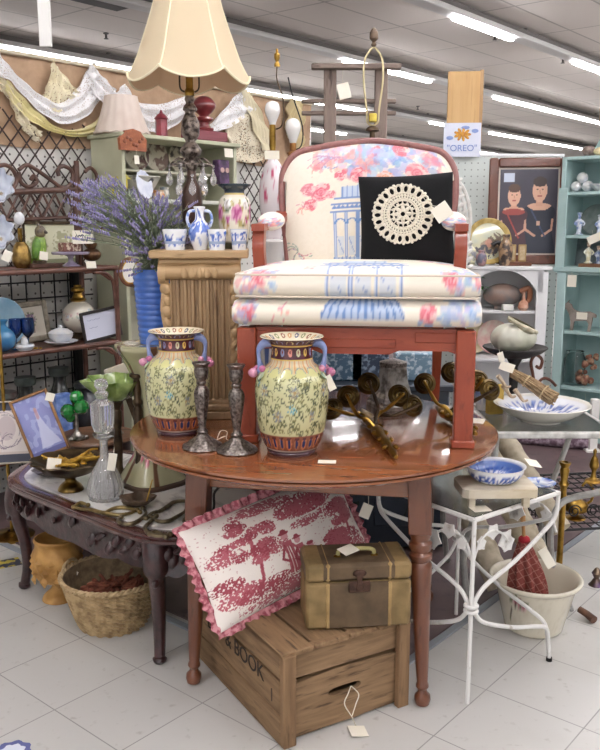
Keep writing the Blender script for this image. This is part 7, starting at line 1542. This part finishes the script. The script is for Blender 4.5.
for sx in (-1, 1): c = MB(); c.lathe([(.009, 0), (.015, .0), (.015, .004), (.009, .004)], 14, TR((sx * .02, -.031, .08), (90, 0, 0))); c.build('stud', mat('c9a9a0', .4), t)
card(t, MG @ Vector((gx_(225), -.03, gt_ - .06)), .07, .05, (85, 0, UA))
b = MB(); b.box((0, 0, gt_ / 2 - .12), (.10, .10, gt_ - .245)); b.build('riser', mat('4a3d38', .7), t, T=TR((0, 0, -(gt_ - .24) / 2 - .0 + .0 - .0)) @ TR((0, 0, 0))) if 0 else None
def oval_frame(name, lb, px, py, y, w, h, ri, rolld, face):
    t = thing(name, lb, 'frame'); p = P(px, py, y=y); t.matrix_basis = TR(tuple(p), (84, rolld, UA - 10)); b = MB(); b.tube([(w * math.cos(TAU * i / 40), h * math.sin(TAU * i / 40), 0) for i in range(40)], ri, 8, True); b.build('frame_ring', mat('7d5238', .4, .1, '4f3326', 20), t)
    b = MB(); b.lathe([(0, 0), (1, 0), (1, .004), (0, .004)], 40, TR(s=(w, h, 1))); b.build('panel', mat(*face), t)
    b = MB(); b.tube([(w * .9 * math.cos(TAU * i / 40), h * .9 * math.sin(TAU * i / 40), .006) for i in range(40)], ri * .4, 6, True); b.build('gilt_bead', GOLD, t); return t
oval_frame('oval_picture_frame', 'upper oval gilt and wood framed picture half hidden by the lavender', 124, 211, 4.28, .055, .075, .012, 0, ('d8ccb0', .6, 0, 'b9a98c', 20)); oval_frame('oval_picture_frame', 'lower oval wood framed mirror beside the ribbed blue vase', 130, 272, 4.25, .055, .065, .011, 10, ('e6e2da', .2))

# ================================================================ things beyond the round table
NVY = mat('2b3440', .45, 0, '364150', 6, .2, 40, coat=.2)
nc = thing('navy_chest', 'dark navy painted chest with trailing flowers behind the round table', 'chest', (-.42, 3.42, 0), 0)
NW, ND, NH = 1.05, .42, .74
b = MB(); b.box((NW / 2, ND / 2, NH - .015), (NW + .03, ND + .03, .03), .006); b.build('chest_top', NVY, nc)
b = MB(); b.box((NW / 2, ND / 2, .37), (NW, ND, .70), .006); b.build('chest_body', NVY, nc)
b = MB(); b.box((.21, -.006, .40), (.36, .012, .56), .004); b.build('green_panel', mat('54715a', .5, 0, '45614c', 8), nc)
for k in range(2): b = MB(); b.box((.6 + .24 * k, -.006, .40), (.2, .012, .56), .004); b.build('door', NVY, nc)
rn = random.Random(5); b, c = MB(), MB()
for x0 in (.12, .3, .62, .86):
    q = [(x0, -.014, .15)]; 
    for j in range(6): q.append((x0 + .03 * math.sin(j * 1.4 + x0 * 9), -.014, .15 + .08 * (j + 1)))
    b.tube(cr(q, 4), .003, 5)
    for j in range(16): z = rn.uniform(.2, .66); b.ell((x0 + rn.uniform(-.05, .05), -.014, z), (.014, .002, .006), 6, 4, (0, rn.uniform(0, 180), 0))
b.build('painted_vines', mat('1f2a24', .6), nc)
# lamps behind chair on the chest
ZC = NH + .001
ckc = Canvas(120, 120, 'e6e3e0', 1.6, 91)
for k in range(5): ckc.ell(.16 + .32 * k, .55, .07, .12, '8d3548'); ckc.foliage(.16 + .32 * k, .72, .06, .08, '4a3a50', .4, 40); ckc.foliage(.16 + .32 * k, .2, .12, .12, '4a5f9a', .45, 30)
LXp = P(273, 200, y=3.62).x; zl0 = P(273, 240, y=3.62).z
cg = thing('painted_pot', 'white ceramic pot with dark red pineapples under the armchair arm', 'pot', (LXp, 3.62, ZC)); hq = zl0 - ZC
b = MB(); b.lathe([(.045, 0), (.06, .02), (.065, hq * .5), (.058, hq * .9), (.06, hq), (0, hq)], 80, cv=ckc, k=4); b.build('pot_body', GLZ, cg)
pkc = Canvas(150, 150, 'e8dfe2', 1.2, 92)
for k in range(6):
    for r_ in range(3):
        x = .1 + .2 * k + .1 * (r_ % 2); y = .25 + .25 * r_
        pkc.ell(x, y, .035, .06 if r_ == 1 else .04, 'c25676'); 
        for j in (-1, 0, 1): pkc.line([(x, y + .04), (x + .03 * j, y + .10)], .012, 'c25676')
for _ in range(60): pkc.ell(pkc.r.random() * 1.2, pkc.r.random(), .008, .02, 'cf8ba0')
pk = thing('pineapple_print_lamp', 'white lamp with pink pineapple print and bare bulb left of the armchair back', 'lamp', (LXp, 3.62, zl0 + .001)); zz = P(273, 158, y=3.62).z - zl0
b = MB(); b.lathe([(.03, 0), (.035, .01), (.055, zz * .35), (.058, zz * .65), (.04, zz * .88), (.022, zz * .97), (.022, zz)], 80, cv=pkc, k=4); b.build('lamp_body', GLZ, pk)
zs_ = P(273, 130, y=3.62).z - zl0
b = MB(); b.lathe([(0, zz), (.02, zz), (.012, zz + .03), (.015, zz + .05), (.014, zs_ + .02), (0, zs_ + .02)], 16); b.build('socket', BRASS, pk)
b = MB(); b.lathe([(.012, zs_ + .01), (.015, zs_ + .03), (.03, zs_ + .065), (.032, zs_ + .085), (.024, zs_ + .108), (0, zs_ + .118)], 24, k=3); b.build('bulb', mat('f1efec', .2, 0, coat=.4), pk, T=TR((.0, 0, 0)))
ztp_ = P(280, 52, y=3.62).z - zl0
b = MB(); b.tube(cr([(0, 0, zs_), (.04, 0, zs_ + .02), (.045, 0, zs_ + .12), (.02, 0, zs_ + .2), (.02, 0, ztp_ - .06)], 6), .003, 6); b.build('harp', BRONZE, pk)
b = MB(); b.lathe([(0, 0), (.012, .0), (.012, .012), (.006, .02), (.012, .035), (.012, .05), (.005, .058), (.005, .07), (0, .075)], 14, TR((.02, 0, ztp_ - .06))); b.build('finial', BRASS, pk)
card(pk, P(272, 155, y=3.5), .06, .035, (80, 0, 5))
L2 = P(293, 150, y=3.66); z2_ = L2.z - ZC
t = thing('brass_lamp', 'second bare bulb lamp with a brass socket just left of the armchair back', 'lamp', (L2.x, 3.68, ZC))
b = MB(); b.lathe([(0, 0), (.06, 0), (.06, .012), (.02, .03), (.014, .1), (.03, .3), (.014, .5), (.012, z2_ - .04), (.018, z2_ - .03), (.03, z2_ - .01), (.014, z2_), (.014, z2_ + .03), (0, z2_ + .03)], 20); b.build('lamp_body', mat('a5763f', .35, .7, '6b4326', 14), t)
b = MB(); b.lathe([(.012, z2_ + .02), (.016, z2_ + .04), (.031, z2_ + .08), (.033, z2_ + .1), (.024, z2_ + .125), (0, z2_ + .135)], 24, k=3); b.build('bulb', mat('f1efec', .2, 0, coat=.4), t)
b = MB(); b.tube(cr([(0, 0, z2_), (.035, 0, z2_ + .02), (.04, 0, z2_ + .1), (.0, 0, z2_ + .22), (-.02, 0, z2_ + .30)], 6), .003, 6); b.build('harp', BLACKIRON, t)
# ladder rack
BWD = wood('6f6058', '8a7a70', '4a3e38', (8, 8, 1.2), 3, .85, 0, .5); BWH = wood('6f6058', '8a7a70', '4a3e38', (1.2, 8, 8), 3, .85, 0, .5)
LY = 4.02; zt4 = P(350, 68, y=LY).z; xl, xr = P(330, 90, y=LY).x, P(381, 90, y=LY).x
ld = thing('wooden_ladder', 'weathered grey wooden ladder rack standing behind the armchair', 'ladder', ((xl + xr) / 2, LY, 0)); hx_ = (xr - xl) / 2
for sx in (-1, 1): b = MB(); b.box((sx * hx_, 0, zt4 / 2), (.058, .05, zt4), .005); b.build('rail', BWD, ld)
b = MB(); b.box((0, -.03, zt4 + .0), (.41, .05, .024), .004); b.build('top_bar', BWH, ld)
for z in (P(350, 101, y=LY).z, P(350, 113, y=LY).z, 1.35, 1.0, .65, .3):
    b = MB(); w_ = .44 if z > 1.9 else 2 * hx_; b.box((-.03 if z > 1.9 else 0, .01, z), (w_, .03, .018), .003); b.build('rung', BWH, ld)
card(ld, P(344, 91, y=LY - .08), .055, .07, (85, -14, 0), (0, .0, .06))
# harp lamp
HY = 3.62; HX = P(373, 100, y=HY).x; hl = thing('harp_lamp', 'tall lamp with an empty brass harp and acorn finial behind the armchair', 'lamp', (HX, HY, ZC)); f_ = lambda py: P(373, py, y=HY).z - ZC
b = MB(); b.lathe([(0, 0), (.07, 0), (.07, .014), (.02, .03), (.014, .1), (.03, .35), (.02, .6), (.012, f_(132)), (.03, f_(131)), (.026, f_(128)), (.012, f_(126))], 22); b.build('lamp_body', BRONZE, hl)
b = MB(); b.box((0, 0, f_(118)), (.034, .03, .036), .004); b.build('socket', mat('d9c65a', .3, .6, 'a88f3a', 20), hl)
b = MB()
for sx in (-1, 1): b.tube(cr([(0, 0, f_(126)), (sx * .022, 0, f_(122)), (sx * .026, 0, f_(110)), (sx * .04, 0, f_(80)), (sx * .036, 0, f_(60)), (sx * .014, 0, f_(50)), (0, 0, f_(47))], 6), .0042, 7)
b.build('harp', mat('cbbd94', .4, .5), hl)
b = MB(); b.lathe([(.006, f_(47)), (.012, f_(45)), (.006, f_(42)), (.018, f_(39)), (.018, f_(33)), (.01, f_(29)), (0, f_(27))], 14); b.build('finial', mat('6d5a48', .5, .3, '4a3a2e', 30), hl)
# delft plates and dark things standing on the chest, seen between the chair legs
for k, (x, w, h, c1_, c2_, lb) in enumerate(((.16, .22, .13, '4d6d86', 'a9bccb', 'blue patterned china box on the navy chest, left seen under the armchair'), (.30, .16, .16, '39485c', '8fa3b8', 'darker blue box on the navy chest behind the sconces'), (.50, .18, .12, '6f8fa5', 'c3d2dc', 'pale blue patterned box on the navy chest near the right rear chair leg'))):
    b = MB(); b.box((0, 0, h / 2), (w, .12, h), .006); t = thing('china_box', lb, 'box', (x, 3.56, ZC)); b.build('box_body', mat(c1_, .4, 0, c2_, 55, coat=.3, lo=.5, hi=.6), t)
# floor marks at the left
b = MB(); p = P(3, 564, z=.001); b.box((0, 0, .0005), (.14, .09, .001)); b.build('floor_label', mat('c9b64a', .5, 0, '3a3f52', 24, lo=.48, hi=.52), None, 'yellow and dark floor sticker at the left edge', 'sticker', T=TR((p.x, p.y, .0005), (0, 0, 30)))
p = P(12, 752, z=.001); t = thing('floor_decal', 'round blue and white floor decal at the bottom left corner', 'sticker', (p.x, p.y, .0005)); b = MB(); b.lathe([(0, 0), (.05, 0), (.05, .0006), (0, .0006)], 36, rf=lambda a, z, r: 1 + .08 * math.cos(8 * a)); b.build('decal_disc', mat('5a5f96', .5), t); b = MB(); b.lathe([(0, .0006), (.034, .0006), (.034, .001), (0, .001)], 30, rf=lambda a, z, r: 1 + .1 * math.cos(8 * a + 1)); b.build('decal_centre', mat('dfe3ee', .5), t)

# far floor pieces under the consoles on the right
q0, q1 = P(508, 434, z=.06), P(590, 441, z=.06); b = MB(); q0.z = q1.z = .055; b.tube([q0 + (q1 - q0) * i / 12 for i in range(13)], .05, 14)
b.build('rolled_blanket', mat('6d5563', .9, 0, 'b8a5b2', 40, .4, 80), None, 'purple and white rolled blanket on the floor in front of the hutch', 'blanket')
p = P(592, 452, z=0); b = MB(); b.box((0, 0, .17), (.05, .04, .34), .004); t = thing('white_post', 'white wooden post standing on the aisle floor at the right edge below the hutch', 'post', tuple(p)); b.build('post_body', WHITE, t); b = MB(); b.box((0, 0, .01), (.09, .08, .02), .003); b.build('foot', WHITE, t)
